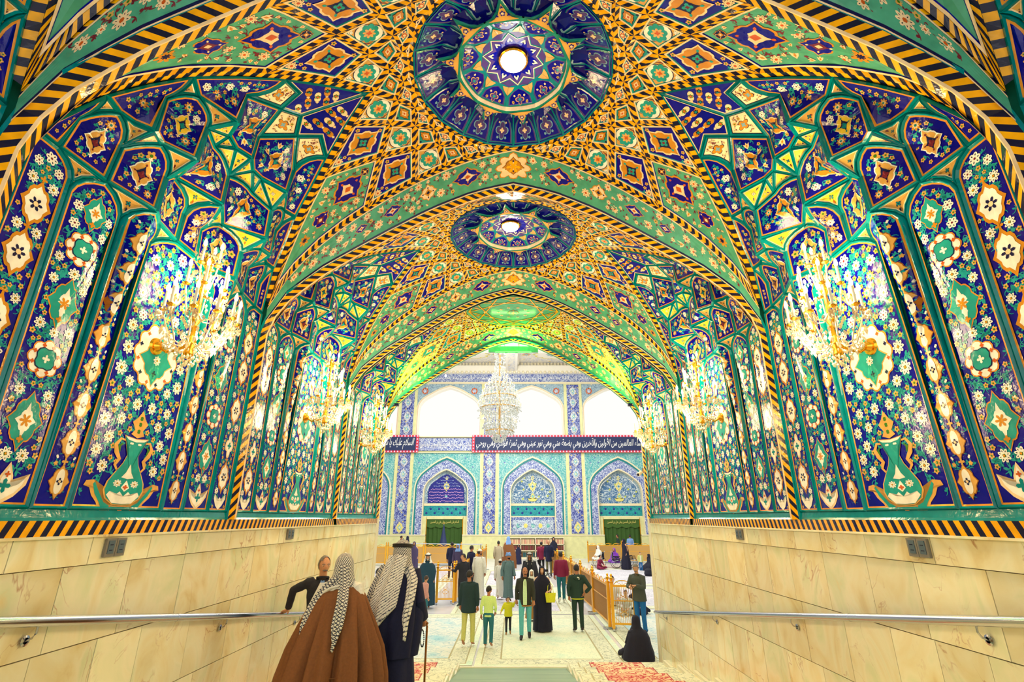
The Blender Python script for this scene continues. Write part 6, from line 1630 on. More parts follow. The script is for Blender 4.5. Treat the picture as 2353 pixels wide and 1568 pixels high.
def make_person(name, x, y, rz, height, label, outfit, pose=None, hair=('short', 'hair_black'), skin='skin', detail=1, z=None, face=True, beard=None, lod=None):
    """outfit: dict of top, top_len, legs, shoes, robe, cloak, chador, apron ..."""
    pose = pose or {}; J = joints(pose); T = tag(empty(name, (x, y, FLOOR + .014 if z is None else z), rz), label, 'person'); sc = height / 1.75; T.scale = (sc, sc, sc)
    vx = lod or (.014 if detail > 1 else .02)
    V = lambda k: Vector(J[k]); mid = lambda a, b, t: tuple(Vector(a).lerp(Vector(b), t))
    bm_ = MB(); pel, nk, hd = J['pel'], J['neck'], J['head']
    ch = mid(pel, nk, .62)
    tubeE(bm_, [mid(pel, nk, -.12), pel, mid(pel, nk, .3), ch, mid(pel, nk, .85), nk], [(.12, .09), (.155, .105), (.125, .09), (.155, .105), (.15, .09), (.06, .058)], skin, 14)
    tubeE(bm_, [mid(nk, hd, -.25), mid(nk, hd, .5)], [(.055, .058), (.05, .056)], skin, 12)
    n, m = 20, 14; rows = [[tuple(Vector(hd) + Vector(head_pt(2 * pi * i / n, -pi / 2 + pi * j / m))) for i in range(n)] for j in range(1, m)]
    tr = pose.get('turn', 0); td = pose.get('nod', 0)
    def turn(p):
        v = Vector(p) - Vector(hd); v = Matrix.Rotation(td, 3, 'X') @ v; v = Matrix.Rotation(tr, 3, 'Z') @ v; return tuple(v + Vector(hd))
    rows = [[turn(p) for p in r] for r in rows]
    for a, b in zip(rows, rows[1:]): bm_.strip(a, b, skin, True)
    bm_.fan(turn((hd[0], hd[1], hd[2] - .118)), rows[0][::-1], skin); bm_.fan(turn((hd[0], hd[1], hd[2] + .118)), rows[-1], skin)
    for s in (-1, 1): bm_.sphere(turn((hd[0] + s * .076, hd[1] - .005, hd[2] - .005)), .018, skin, 8, 6, (.5, .8, 1.5))
    for s in ('R', 'L'):
        sh, el, wr = J['sh' + s], J['el' + s], J['wr' + s]
        tubeE(bm_, [mid(sh, nk, .3), sh, mid(sh, el, .5), el, mid(el, wr, .4), wr], [.05, .052, .045, .036, .034, .024], skin, 10)
        if not pose.get('sit'):
            hi, kn, an, to = J['hi' + s], J['kn' + s], J['an' + s], J['to' + s]
            tubeE(bm_, [hi, mid(hi, kn, .5), kn, mid(kn, an, .35), an], [.08, .072, .05, .05, .034], skin, 10)
            tubeE(bm_, [mid(an, to, -.35), mid(an, to, .1), mid(an, to, .6), to], [(.03, .03), (.035, .035), (.042, .026), (.03, .014)], skin, 8)
    v, f = remeshed(bm_, 'b', vx if detail > 1 else .017)
    B = MB(); B.add(v, f, skin)
    for s, q in (('R', 1), ('L', -1)):
        el, wr = V('el' + s), V('wr' + s); d = (wr - el).normalized()
        hd_ = pose.get('hand' + s)
        if hd_ != 'none':
            hdir = Vector(hd_[0]) if hd_ else d * 1 + Vector((0, 0, -.3)); cv = hd_[1] if hd_ else .55
            hand(B, wr, hdir, -q if not hd_ else hd_[2], skin, 1.0, cv, Vector((-q, 0, 0)) if not hd_ else Vector(hd_[3]))
    B.build('body', T, True)
    H0 = Vector(hd)
    def headsurf(name, cond, gr, mat, n=22, m=16, uvk=None):
        mb = MB(); vs = []; ok = []
        for j in range(m + 1):
            for i in range(n):
                t, p = 2 * pi * i / n, -pi / 2 + pi * j / m
                o = head_pt(t, p, gr); vs.append(turn(tuple(H0 + Vector(o)))); ok.append(cond(o[0], o[1], o[2]))
        fs = [(j * n + i, j * n + (i + 1) % n, (j + 1) * n + (i + 1) % n, (j + 1) * n + i) for j in range(m) for i in range(n) if ok[j * n + i] and ok[(j + 1) * n + i]]
        used = sorted({a for f_ in fs for a in f_}); mp = {a: k for k, a in enumerate(used)}
        mb.add([vs[a] for a in used], [tuple(mp[a] for a in f_) for f_ in fs], mat); return mb.build(name, T, True)
    kind, hc_ = hair
    if kind == 'short': headsurf('hair', lambda X, Y, Z: Z > .055 or (Y < .02 and Z > -.03) or (Y < -.03 and Z > -.06) or (abs(X) > .065 and Y < .035 and Z > -.01), .085, hc_)
    elif kind == 'receding': headsurf('hair', lambda X, Y, Z: (Z > .07 and Y < .05) or (Y < .02 and Z > -.05), .075, hc_)
    elif kind == 'balding': headsurf('hair', lambda X, Y, Z: (Y < .01 and -.05 < Z < .085) or (Z > .09 and Y < -.01), .06, hc_)
    elif kind == 'cap': headsurf('cap', lambda X, Y, Z: Z > .045, .10, hc_); headsurf('hair', lambda X, Y, Z: Y < .0 and -.05 < Z < .06, .06, 'hair_black')
    elif kind == 'turban':
        mb = MB()
        for k in range(4):
            zz = .04 + k * .026; r = 1.0 - .12 * k
            mb.tube([turn((hd[0] + (.088 * r) * cos(a), hd[1] + (.104 * r) * sin(a), hd[2] + zz + .012 * sin(a * 2 + k))) for a in [2 * pi * i / 18 for i in range(19)]], .022, hc_, 8, False)
        mb.sphere(turn((hd[0], hd[1], hd[2] + .085)), .08, hc_, 12, 6, (1, 1.1, .7)); mb.build('turban', T, True)
    if face and detail:
        for s in (-1, 1):
            mb = MB(); mb.sphere(turn((hd[0] + s * .031, hd[1] + .0795, hd[2] + .012)), .011, 'eye_white', 8, 6, (1.1, .6, .7)); e_ = mb.build('eye', T, True)
            mb = MB(); mb.sphere(turn((hd[0] + s * .031, hd[1] + .0865, hd[2] + .012)), .0055, 'eye_dark', 6, 5, (1, .5, 1)); mb.build('iris', e_, True)
            mb = MB(); mb.tube([turn((hd[0] + s * .014, hd[1] + .094, hd[2] + .030)), turn((hd[0] + s * .032, hd[1] + .089, hd[2] + .036)), turn((hd[0] + s * .05, hd[1] + .076, hd[2] + .029))], .0045, 'hair_black' if hc_ != 'hair_grey' else 'hair_grey', 5); mb.build('eyebrow', T, True)
        mb = MB(); mb.sphere(turn((hd[0], hd[1] + .089, hd[2] - .054)), .02, 'lip', 8, 5, (1, .3, .32)); mb.build('mouth', T, True)
    if beard:
        if beard[0] == 'moustache': mb = MB(); mb.tube([turn((hd[0] - .03, hd[1] + .084, hd[2] - .048)), turn((hd[0], hd[1] + .099, hd[2] - .038)), turn((hd[0] + .03, hd[1] + .084, hd[2] - .048))], .008, beard[1], 6); mb.build('moustache', T, True)
        else: headsurf('beard', lambda X, Y, Z: Z < -.028 and Y > -.01 and not (abs(X) < .024 and -.062 < Z < -.045), .09 if beard[0] == 'beard' else .06, beard[1])
    # ---- clothes
    o = outfit
    def sleeves(mb, mat, k=1.0, flare=1.0, to=1.0):
        for s in ('R', 'L'):
            sh, el, wr = J['sh' + s], J['el' + s], J['wr' + s]; e = mid(el, wr, .93 * to)
            tubeE(mb, [mid(sh, nk, .45), sh, mid(sh, el, .5), el, mid(el, e, .5), e], [.06 * k, .071 * k, .062 * k, .054 * k, .05 * k * flare, .044 * k * flare], mat, 12)
    def lower(z):  # point on the axis below the pelvis
        return (pel[0], pel[1], z)
    if 'top' in o:
        c = o['top']; L_ = o.get('top_len', .84); k = o.get('bulk', 1.0); mb = MB()
        tubeE(mb, [lower(L_), lower((L_ + .95) / 2), pel, mid(pel, nk, .35), ch, mid(pel, nk, .86), mid(pel, nk, 1.0)], [(.185 * k, .135 * k), (.18 * k, .13 * k), (.172 * k, .122 * k), (.162 * k, .118 * k), (.182 * k, .128 * k), (.178 * k, .11 * k), (.075, .075)], c, 18)
        sleeves(mb, c, k)
        vv, ff = remeshed(mb, 'j', vx * 1.05, 3); M2 = MB(); M2.add(vv, ff, c); jk = M2.build(o.get('top_name', 'jacket'), T, True)
        if o.get('collar', True): mb = MB(); mb.tube([(nk[0] + .07 * cos(a), nk[1] + .072 * sin(a), nk[2] + .01 + .012 * sin(a)) for a in [2 * pi * i / 16 for i in range(17)]], .018, c, 6, False); mb.build('collar', jk, True)
        if o.get('shirt'):
            mb = MB(); pts = [(.0, .135 * k, L_ + .02), (.05, .132 * k, L_ + .02), (.055, .130 * k, 1.1), (.05, .133 * k, 1.25), (.045, .12 * k, 1.38), (.02, .1, 1.45), (0, .092, 1.44)]
            sh_ = [(0 + p[0], p[1] + .006 + pose.get('lean', 0) * max(0, p[2] - .95), p[2]) for p in pts]; P = sh_ + [(-p[0], p[1], p[2]) for p in sh_[::-1][1:-1]]
            mb.fan((0, .142 * k, 1.15), P, o['shirt']); mb.build('shirt', T)
        if o.get('belt'): mb = MB(); mb.tube([(.165 * cos(a), .118 * sin(a), L_ - .01) for a in [2 * pi * i / 20 for i in range(21)]], .018, o['belt'], 6, False); mb.build('belt', T, True)
    if 'legs' in o:
        c = o['legs']; mb = MB(); tubeE(mb, [lower(1.0), lower(.93), lower(.86)], [(.15, .11), (.158, .118), (.14, .11)], c, 14)
        for s in ('R', 'L'):
            hi, kn, an = J['hi' + s], J['kn' + s], J['an' + s]; tubeE(mb, [hi, mid(hi, kn, .4), kn, mid(kn, an, .45), (an[0], an[1], an[2] + .0)], [.092, .085, .066, .062, .056], c, 12)
        vv, ff = remeshed(mb, 'l', vx * .95, 2); M2 = MB(); M2.add(vv, ff, c); M2.build('trousers', T, True)
    if o.get('shoes'):
        for s in ('R', 'L'):
            an, to = J['an' + s], J['to' + s]; mb = MB(); tubeE(mb, [mid(an, to, -.5), mid(an, to, 0), mid(an, to, .55), mid(an, to, 1.1)], [(.036, .036), (.042, .045), (.046, .034), (.032, .02)], o['shoes'], 10); mb.build('shoe', T, True)
    def loft(name, rings, mat, n=48, folds=(9, .0), uv=True, open_=None, seed=0, par=None, closed_top=False, cut=None, a0=0, a1=2 * pi):
        """rings: (z, cx, cy, rx, ry, fold amplitude)"""
        rg_ = random.Random(seed); ph = [rg_.random() * 6.28 for _ in range(4)]; vs = []; m_ = len(rings)
        full = abs(a1 - a0 - 2 * pi) < 1e-6; nn = n if full else n + 1
        for (z_, cx, cy, rx, ry, fa) in rings:
            for i in range(nn):
                a = a0 + (a1 - a0) * i / n; k = folds[0]
                w = 1 + fa * (.6 * (.6 - 2.6 * math.exp(-(sin(k * a / 2 + ph[0] + .5 * sin(a * 2)) / .33) ** 2)) + .3 * sin((k * 2 - 3) * a + ph[1] + z_ * 1.5) + .25 * sin(3 * a + ph[2]))
                vs.append((cx + rx * w * cos(a), cy + ry * w * sin(a), z_))
        mb = MB(); fs = []
        for j in range(m_ - 1):
            for i in range(n if full else n):
                i2 = (i + 1) % nn; qd = (j * nn + i, j * nn + i2, (j + 1) * nn + i2, (j + 1) * nn + i)
                cc = [sum(vs[k_][d_] for k_ in qd) / 4 for d_ in range(3)]
                if cut and cut(*cc): continue
                fs.append(qd)
        mb.add(vs, fs, mat)
        if closed_top: mb.fan((rings[-1][1], rings[-1][2], rings[-1][0] + .01), [vs[(m_ - 1) * nn + i] for i in range(nn)], mat)
        ob = mb.build(name, par or T, True)
        if uv:
            ul = ob.data.uv_layers.new(name='UVMap'); me = ob.data
            for lp in me.loops:
                k_ = lp.vertex_index; i, j = k_ % nn, k_ // nn
                if k_ >= m_ * nn: ul.data[lp.index].uv = (0, 1); continue
                ul.data[lp.index].uv = ((a0 + (a1 - a0) * i / n) * .14, rings[j][0] if False else vs[k_][2] + vs[k_][1] * .3)
        return ob
    T_loft = loft
    if 'robe' in o:
        c = o['robe']; st = pose.get('stride', 0); z0 = o.get('hem', .08); hw_ = o.get('hemw', .25)
        loft('robe', [(z0, 0, st * .04, hw_, hw_ * .86, .10), (.45, 0, st * .03, hw_ * .88, hw_ * .74, .07), (.85, 0, 0, .195, .15, .04), (1.05, 0, 0, .178, .135, .02), (1.25, ch[0], ch[1], .195, .135, .01), (1.37, nk[0] * .9, nk[1] * .9, .185, .115, 0), (1.43, nk[0], nk[1], .11, .085, 0), (1.475, nk[0], nk[1], .066, .066, 0)], c, 40, (7, 0), False)
        
        for s in ('R', 'L'):
            sh, el, wr = J['sh' + s], J['el' + s], J['wr' + s]; mb = MB(); tubeE(mb, [mid(sh, nk, .45), sh, mid(sh, el, .5), el, mid(el, wr, .5), mid(el, wr, .93)], [.06, .075, .066, .062, .066, .068], c, 12); mb.build('sleeve', T, True)
    if 'cloak' in o:
        c = o['cloak']; hw_ = o.get('cloakw', .38)
        cut = (lambda X, Y, Z: Y > .06 and abs(X) < .07 + .04 * (1.5 - Z)) if o.get('cloak_open', True) else None
        loft('cloak', [(.1, 0, 0, hw_, .28, .10), (.5, 0, 0, hw_ * .98, .26, .08), (.9, 0, 0, hw_ * .9, .23, .05), (1.15, 0, 0, .31, .19, .03), (1.33, ch[0], ch[1], .26, .155, .01), (1.41, nk[0], nk[1], .2, .13, 0), (1.46, nk[0], nk[1], .11, .1, 0), (1.5, nk[0], nk[1], .075, .08, 0)], c, 48, (8, 0), False, cut=cut)
    if 'chador' in o:
        c = o['chador']; hx, hy, hz = hd; by = o.get('base', (0, 0)); hw_ = o.get('hemw', .30)
        zz = o.get('zs', 1.0)
        cut = lambda X, Y, Z: (Y - hy) > .035 and abs(X - hx) < .056 and -.115 < Z - hz < .075
        R_ = [(.03 if zz == 1 else .02, by[0], by[1], hw_, hw_ * .84, .09), (.4 * zz, by[0] * .9, by[1] * .9, hw_ * .93, hw_ * .78, .08), (.8 * zz, by[0] * .5, by[1] * .5, .27, .2, .05), (1.1 * zz, 0, 0, .26, .18, .03), (hz - .32, hx * .5, hy * .5, .25, .16, .01), (hz - .23, hx * .8, hy * .8, .2, .145, 0), (hz - .16, hx, hy - .005, .125, .125, 0), (hz - .10, hx, hy, .1, .118, 0), (hz - .04, hx, hy, .096, .114, 0), (hz + .03, hx, hy, .095, .112, 0), (hz + .08, hx, hy, .082, .097, 0), (hz + .115, hx, hy, .055, .068, 0), (hz + .132, hx, hy, .02, .024, 0)]
        loft('chador', R_, c, 48, (8, 0), False, cut=cut if face else None, closed_top=True)
        if o.get('under'): pass
    if 'hijab' in o:
        hx, hy, hz = hd; c = o['hijab']; cut = lambda X, Y, Z: (Y - hy) > .035 and abs(X - hx) < .055 and -.105 < Z - hz < .07
        loft('headscarf', [(hz - .26, hx, hy * .7, .17, .125, .02), (hz - .18, hx, hy, .125, .12, 0), (hz - .1, hx, hy, .095, .112, 0), (hz, hx, hy, .092, .11, 0), (hz + .07, hx, hy, .083, .1, 0), (hz + .11, hx, hy, .055, .065, 0), (hz + .128, hx, hy, .015, .02, 0)], c, 32, (6, 0), False, cut=cut if face else None, closed_top=True)
    if 'keffiyeh' in o:
        hx, hy, hz = hd; c = o['keffiyeh']; cut = (lambda X, Y, Z: (Y - hy) > .03 and abs(X - hx) < .07 and Z - hz < .045) if face else None
        rr = [(hz - .30, hx, hy - .03, .215, .15, .05), (hz - .24, hx, hy - .025, .19, .14, .04), (hz - .17, hx, hy - .02, .15, .13, .03), (hz - .1, hx, hy - .01, .115, .125, .02), (hz - .03, hx, hy, .1, .118, .01), (hz + .04, hx, hy, .094, .112, 0), (hz + .09, hx, hy, .078, .094, 0), (hz + .12, hx, hy, .048, .06, 0), (hz + .134, hx, hy, .012, .016, 0)]
        k_ = loft('headscarf', rr, c, 40, (7, 0), True, cut=cut, closed_top=True)
        if o.get('agal', True):
            mb = MB()
            for dz in (0, .017): mb.tube([turn((hx + .099 * cos(a), hy + .116 * sin(a), hz + .05 + dz - .01 * sin(a))) for a in [2 * pi * i / 20 for i in range(21)]], .0105, 'hair_black', 8, False)
            mb.build('head_cord', T, True)
    T['_j'] = 0; del T['_j']
    F = Fig(); F.T = T; F.J = J; F.loft = loft; F.turn = turn; F.mid = mid
    return F
PIH = pi / 2
def carry(par, name, mb, smooth=True): return mb.build(name, par, smooth)
# ---- foreground, on the left steps
def at_floor(y): return FLOOR + .152 * (12.45 - y) if y < 12.45 else FLOOR
def step_z(y):
    if y > 12.2: return FLOOR
    return FLOOR + .152 * (int(12.2 - y) + 1)
# 1 brown cloaked man
F = make_person('person', -1.74, 5.6, .12, 1.62, 'man from behind in a wide brown cloak and blue and white headscarf', {'robe': 'c_white'}, {'lean': .12, 'turn': .5, 'nod': -.12, 'wrL': (-.3, .16, .95), 'elL': (-.3, .0, 1.12), 'handL': 'none', 'handR': 'none'}, ('none', 'hair_grey'), 'skin_dark', 2, step_z(5.6), face=False)
nk, hd = F.J['neck'], F.J['head']
rings = []
for z_, cx, cy, rx, ry, fa in [(.12, -.02, 0, .50, .33, .34), (.35, -.02, 0, .49, .32, .33), (.6, -.01, 0, .47, .31, .30), (.85, 0, 0, .43, .28, .25), (1.05, 0, .01, .37, .24, .17), (1.2, 0, .025, .32, .205, .08), (1.3, 0, .04, .285, .18, .025), (1.37, 0, nk[1], .24, .15, .008), (1.41, 0, nk[1], .17, .12, 0), (1.45, 0, nk[1], .10, .095, 0)]: rings.append((z_, cx, cy, rx, ry, fa))
ck = F.loft('cloak', rings, 'c_brown', 150, (11, 0), False, seed=4)
b = MB(); b.tube([(.1 * cos(a), nk[1] + .095 * sin(a), 1.455) for a in [2 * pi * i / 20 for i in range(21)]], .011, 'c_brown', 6, False); b.build('collar', ck, True)
b = MB()   # shoulder seams and back pleat
b.tube([(-.01, -.255, .62), (-.05, -.262, .62), (-.1, -.27, .625), (.05, -.262, .62), (.11, -.272, .63)], .004, 'c_brown', 5); b.build('seam', ck, True)
def scarf_head(F, mat, seed, spread=1.0, back=.0):
    hx, hy, hz = F.J['head']
    rr = [(hz - .26, hx, hy - .03, .20, .15, .06), (hz - .2, hx, hy - .02, .165, .14, .05), (hz - .13, hx, hy - .01, .125, .13, .03), (hz - .06, hx, hy, .107, .125, .018), (hz + .0, hx, hy, .102, .12, .012), (hz + .05, hx, hy, .096, .113, .01), (hz + .09, hx, hy, .078, .094, .01), (hz + .12, hx, hy, .05, .06, 0), (hz + .134, hx, hy, .012, .016, 0)]
    return F.loft('headscarf', rr, mat, 48, (5, 0), True, seed=seed, closed_top=True)
def tail(F, name, pts, w, mat, n=14, par=None, thick=.008, taper=True, wave=.012, uvs=1.0):
    """a hanging length of cloth along pts, pointed at its end"""
    P = [Vector(p) for p in pts]; cum = [0]
    for a, c in zip(P, P[1:]): cum.append(cum[-1] + (c - a).length)
    mb = MB(); rows = []; uvl = []; m_ = 22; Nn = n
    for j in range(m_ + 1):
        s_ = cum[-1] * j / m_; k = next(i for i in range(len(cum) - 1) if s_ <= cum[i + 1] + 1e-9); p = P[k].lerp(P[k + 1], (s_ - cum[k]) / (cum[k + 1] - cum[k]))
        u = j / m_; ww = w[0] + (w[1] - w[0]) * min(1, u * 1.4)
        if taper and u > .72: ww *= max(.04, (1 - u) / .28)
        for i in range(Nn + 1):
            q_ = i / Nn * 2 - 1; sk = (1 - u) * 0
            rows.append((p.x + q_ * ww, p.y - wave * sin(q_ * 7 + u * 3) - .03 * (1 - q_ * q_) , p.z - (abs(q_) * .02))); uvl.append((q_ * ww * uvs + .3, s_ * uvs))
    fs = [(j * (Nn + 1) + i, j * (Nn + 1) + i + 1, (j + 1) * (Nn + 1) + i + 1, (j + 1) * (Nn + 1) + i) for j in range(m_) for i in range(Nn)]
    mb.add(rows, fs, mat); o = mb.build(name, par or F.T, True); ul = o.data.uv_layers.new(name='UVMap')
    for lp in o.data.loops: ul.data[lp.index].uv = uvl[lp.vertex_index]
    sm = o.modifiers.new('thickness', 'SOLIDIFY'); sm.thickness = thick
    return o
hs = scarf_head(F, 'net_scarf_blue', 3)
hx, hy, hz = F.J['head']
tail(F, 'scarf_tail', [(hx + .02, hy - .11, hz + .03), (hx + .05, hy - .15, hz - .15), (hx + .07, -.19, 1.3), (hx + .05, -.235, 1.1), (hx + .03, -.27, .87)], (.05, .055), 'net_scarf_blue', par=hs)
tail(F, 'scarf_tail', [(hx - .05, hy - .10, hz - .1), (hx - .15, hy - .10, hz - .2), (hx - .235, -.06, 1.28), (hx - .285, -.12, 1.1), (hx - .32, -.18, .9)], (.06, .05), 'net_scarf_blue', par=hs)
tail(F, 'scarf_fold', [(hx + .0, hy - .13, hz - .18), (hx - .09, hy - .15, hz - .20), (hx - .17, hy - .12, hz - .26)], (.045, .05), 'c_white', par=hs, taper=False)
# 2 navy cloaked man with cane
F = make_person('person', -1.28, 6.15, -.12, 1.73, 'man from behind in a dark navy cloak, checked headscarf and black cord, holding a cane', {'robe': 'c_navy', 'hem': .05, 'hemw': .27}, {'lean': .10, 'turn': .0, 'nod': -.1, 'elR': (.27, -.02, 1.12), 'wrR': (.27, .12, .93), 'handR': ((0, .4, -1), 1.0, -1, (-1, 0, 0)), 'elL': (-.25, -.02, 1.12), 'wrL': (-.25, .05, .88)}, ('none', 'hair_grey'), 'skin_dark', 2, step_z(6.15), face=False)
nk = F.J['neck']
F.loft('cloak', [(.60, -.02, 0, .27, .22, .08), (.75, -.03, 0, .30, .23, .09), (.95, -.04, 0, .33, .23, .08), (1.15, -.03, .01, .315, .2, .05), (1.3, -.01, .035, .27, .17, .01), (1.37, 0, nk[1], .235, .15, .0), (1.41, 0, nk[1], .17, .12, 0), (1.46, 0, nk[1], .09, .09, 0)], 'c_navy', 90, (6, 0), False, seed=8)
hs = scarf_head(F, 'net_scarf', 6); hx, hy, hz = F.J['head']
b = MB()
for dz in (0, .018): b.tube([(hx + .105 * cos(a), hy + .122 * sin(a), hz + .055 + dz - .012 * sin(a)) for a in [2 * pi * i / 24 for i in range(25)]], .012, 'hair_black', 8, False)
b.build('head_cord', F.T, True)
tail(F, 'scarf_back', [(hx - .0, hy - .12, hz - .02), (hx - .03, -.13, 1.38), (hx - .06, -.2, 1.2), (hx - .10, -.25, 1.0), (hx - .11, -.26, .92)], (.11, .15), 'scarf_lines', 20, hs, uvs=1.2)
tail(F, 'scarf_tail', [(hx - .12, hy - .09, hz - .12), (hx - .20, -.12, 1.26), (hx - .25, -.19, 1.05), (hx - .29, -.24, .80)], (.09, .06), 'net_scarf', par=hs)
tail(F, 'scarf_tail', [(hx + .10, hy - .06, hz - .14), (hx + .2, -.08, 1.36), (hx + .21, -.17, 1.2), (hx + .19, -.23, 1.0), (hx + .2, -.25, .8)], (.07, .035), 'scarf_lines', par=hs)
b = MB(); b.tube([(.29, .19, .86), (.30, .22, .84), (.30, .22, .4), (.30, .24, .01)], .012, 'brown', 8); b.tube([(.29, .14, .87), (.29, .19, .885), (.3, .23, .86)], .014, 'brown', 8)
cn = tag(b.build('cane', None, True), 'thin brown walking cane held by the man in the navy cloak', 'cane'); cn.location = F.T.location; cn.rotation_euler = F.T.rotation_euler; cn.scale = F.T.scale
b = MB()
for i in range(26):
    u = i / 26 * 2 * pi; b.sphere((.285 + .02 * sin(u), .10 + .015 * cos(u), .74 - .085 * cos(u)), .0075, 'hair_black', 6, 5)
pb = tag(b.build('prayer_beads', None, True), 'loop of black prayer beads hanging from the hand of the navy cloaked man', 'beads', kind='stuff'); pb.location = F.T.location; pb.rotation_euler = F.T.rotation_euler; pb.scale = F.T.scale
# 3 man at the rail, arm stretched to it
px_, py_ = -2.60, 7.55; hz_ = -.616 - .152 * (7.72 - 3.55)
zf = step_z(py_); sc_ = 1.78 / 1.75
def to_local(p, X, Y, Zf, rz, sc):
    v = Vector((p[0] - X, p[1] - Y, p[2] - Zf)) / sc; return tuple(Matrix.Rotation(-rz, 3, 'Z') @ v)
rz3 = pi + .35
gw = to_local((-3.04, 7.60, hz_ + .075), px_, py_, zf, rz3, sc_)
el = to_local((-2.96, 7.5, hz_ + .33), px_, py_, zf, rz3, sc_)
gd = Matrix.Rotation(-rz3, 3, 'Z') @ Vector((-.8, .35, -.35)); gn = Matrix.Rotation(-rz3, 3, 'Z') @ Vector((-.3, 0, -1))
F = make_person('person', px_, py_, rz3, 1.78, 'balding grey haired man in a dark suit with one hand on the left rail', {'top': 'c_dark', 'top_len': .74, 'shirt': 'c_sky', 'legs': 'c_dark', 'shoes': 'hair_black'}, {'elR': el, 'wrR': gw, 'handR': (tuple(gd), .75, -1, tuple(gn)), 'nod': -.15, 'turn': .25}, ('receding', 'hair_grey'), 'skin', 2, zf, beard=('moustache', 'hair_grey'))
# ---- the crowd in the hall; rz: 0 seen from behind, pi facing the camera
P_ = make_person
P_('person', -1.13, 14.25, -.15, 1.74, 'man from behind in a dark green leather jacket and pale yellow trousers', {'top': 'c_leather', 'top_len': .76, 'bulk': 1.08, 'legs': 'c_beige'}, {'stride': .35, 'turn': -.7}, ('short', 'hair_black'), 'skin_dark', beard=('beard', 'hair_black'))
P_('person', -.62, 14.15, -.15, 1.38, 'boy from behind in a lime sweater and blue jeans', {'top': 'c_lime', 'top_len': .86, 'bulk': .9, 'legs': 'c_jeans', 'collar': False}, {'stride': -.2, 'turn': -.9, 'wrR': (.2, .12, .98)}, ('short', 'hair_black'), 'skin_dark')
F = P_('person', -.14, 15.7, pi, .92, 'toddler in a yellow jacket and dark trousers walking towards the camera', {'top': 'c_yellow', 'top_len': .82, 'bulk': 1.25, 'legs': 'c_dark', 'shoes': 'c_tan'}, {'stride': .4, 'elR': (.3, 0, 1.2), 'wrR': (.38, .1, 1.05), 'elL': (-.26, .05, 1.3), 'wrL': (-.34, .12, 1.52)}, ('short', 'hair_brown'), 'skin_pale')
bh = F.T
P_('person', .32, 15.15, pi - .05, 1.74, 'balding man in a dark blazer, mint shirt and pale blue jeans leading the toddler', {'top': 'c_blazer', 'top_len': .8, 'shirt': 'c_mint', 'legs': 'c_denim', 'shoes': 'hair_black', 'belt': 'c_tan'}, {'stride': .55, 'nod': -.25, 'turn': .2}, ('balding', 'hair_brown'), 'skin_dark', beard=('moustache', 'hair_black'))
F = P_('person', .83, 16.05, pi, 1.68, 'woman in a full black chador carrying a yellow handbag', {'chador': 'c_black', 'hemw': .28}, {'wrL': (-.2, .22, 1.08), 'elL': (-.27, .0, 1.1), 'handL': ((.6, .5, 0), .9, 1, (0, 0, -1))}, ('none', 'hair_black'), 'skin_pale', z=FLOOR + .014)
t = tag(empty('handbag', (1.05, 15.78, FLOOR + .78)), 'yellow green handbag on the arm of the woman in the black chador', 'handbag')
b = MB(); b.add([(-.12, -.04, 0), (.12, -.04, 0), (.12, .04, 0), (-.12, .04, 0), (-.15, -.03, .24), (.15, -.03, .24), (.15, .03, .24), (-.15, .03, .24)], [(0, 1, 5, 4), (1, 2, 6, 5), (2, 3, 7, 6), (3, 0, 4, 7), (0, 3, 2, 1), (4, 5, 6, 7)], 'c_yellow'); b.build('pouch', t)
b = MB(); b.tube([(-.08, 0, .23), (-.07, 0, .42), (0, 0, .5), (.07, 0, .42), (.08, 0, .23)], .009, 'c_yellow', 6); b.build('strap', t, True)
F = P_('person', 1.83, 15.95, .05, 1.74, 'man from behind in a dark green tracksuit with one hand on his hip', {'top': 'c_green', 'top_len': .86, 'bulk': 1.08, 'legs': 'c_green', 'shoes': 'hair_black', 'belt': 'c_yellow'}, {'elR': (.36, -.12, 1.14), 'wrR': (.2, -.1, 1.0), 'elL': (-.26, -.02, 1.13)}, ('short', 'hair_black'), 'skin_dark')
b = MB(); b.sphere((0, -.11, 1.40), .11, 'c_green', 12, 8, (1.1, .55, .8)); b.build('hood', F.T, True); b = MB(); b.add([(-.02, -.172, 1.43), (.04, -.172, 1.42), (.05, -.174, 1.36), (.02, -.174, 1.35), (.03, -.174, 1.39), (-.02, -.173, 1.40)], [(0, 1, 2, 3, 4, 5)], 'c_white'); b.build('printed_mark', F.T)
P_('person', 1.82, 21.0, .1, 1.78, 'man from behind in a maroon sweater and teal jeans', {'top': 'c_maroon', 'top_len': .88, 'legs': 'c_tealjean', 'shoes': 'c_white', 'collar': False}, {'stride': .4}, ('short', 'hair_black'), 'skin_dark')
P_('person', -.2, 21.2, pi + .5, 1.72, 'man in a grey green robe with a wrapped grey turban walking', {'robe': 'c_robe_grey', 'hem': .16, 'hemw': .2}, {'stride': .4, 'turn': .5}, ('turban', 'c_sky'), 'skin_dark', beard=('beard', 'hair_black'))
P_('person', -.52, 21.9, .1, 1.45, 'boy in a white robe and white cap beside the grey robed man', {'robe': 'c_white', 'hem': .12, 'hemw': .2}, {'stride': .4, 'turn': -.5}, ('cap', 'c_white'), 'skin_dark')
P_('person', -1.36, 22.0, -.3, 1.82, 'bearded man in a long white robe and white cap, seen from behind', {'robe': 'c_white', 'hem': .06, 'hemw': .22}, {'stride': .2, 'turn': -1.0}, ('cap', 'c_white'), 'skin_dark', beard=('beard', 'hair_black'))
P_('person', -1.84, 20.2, .55, 1.76, 'man in a dark navy blazer resting a hand on the gilded end screen', {'top': 'c_dark', 'top_len': .76, 'legs': 'c_black', 'shoes': 'hair_black'}, {'elL': (-.28, .1, 1.15), 'wrL': (-.3, .3, 1.2), 'turn': 1.5}, ('short', 'hair_black'), 'skin')
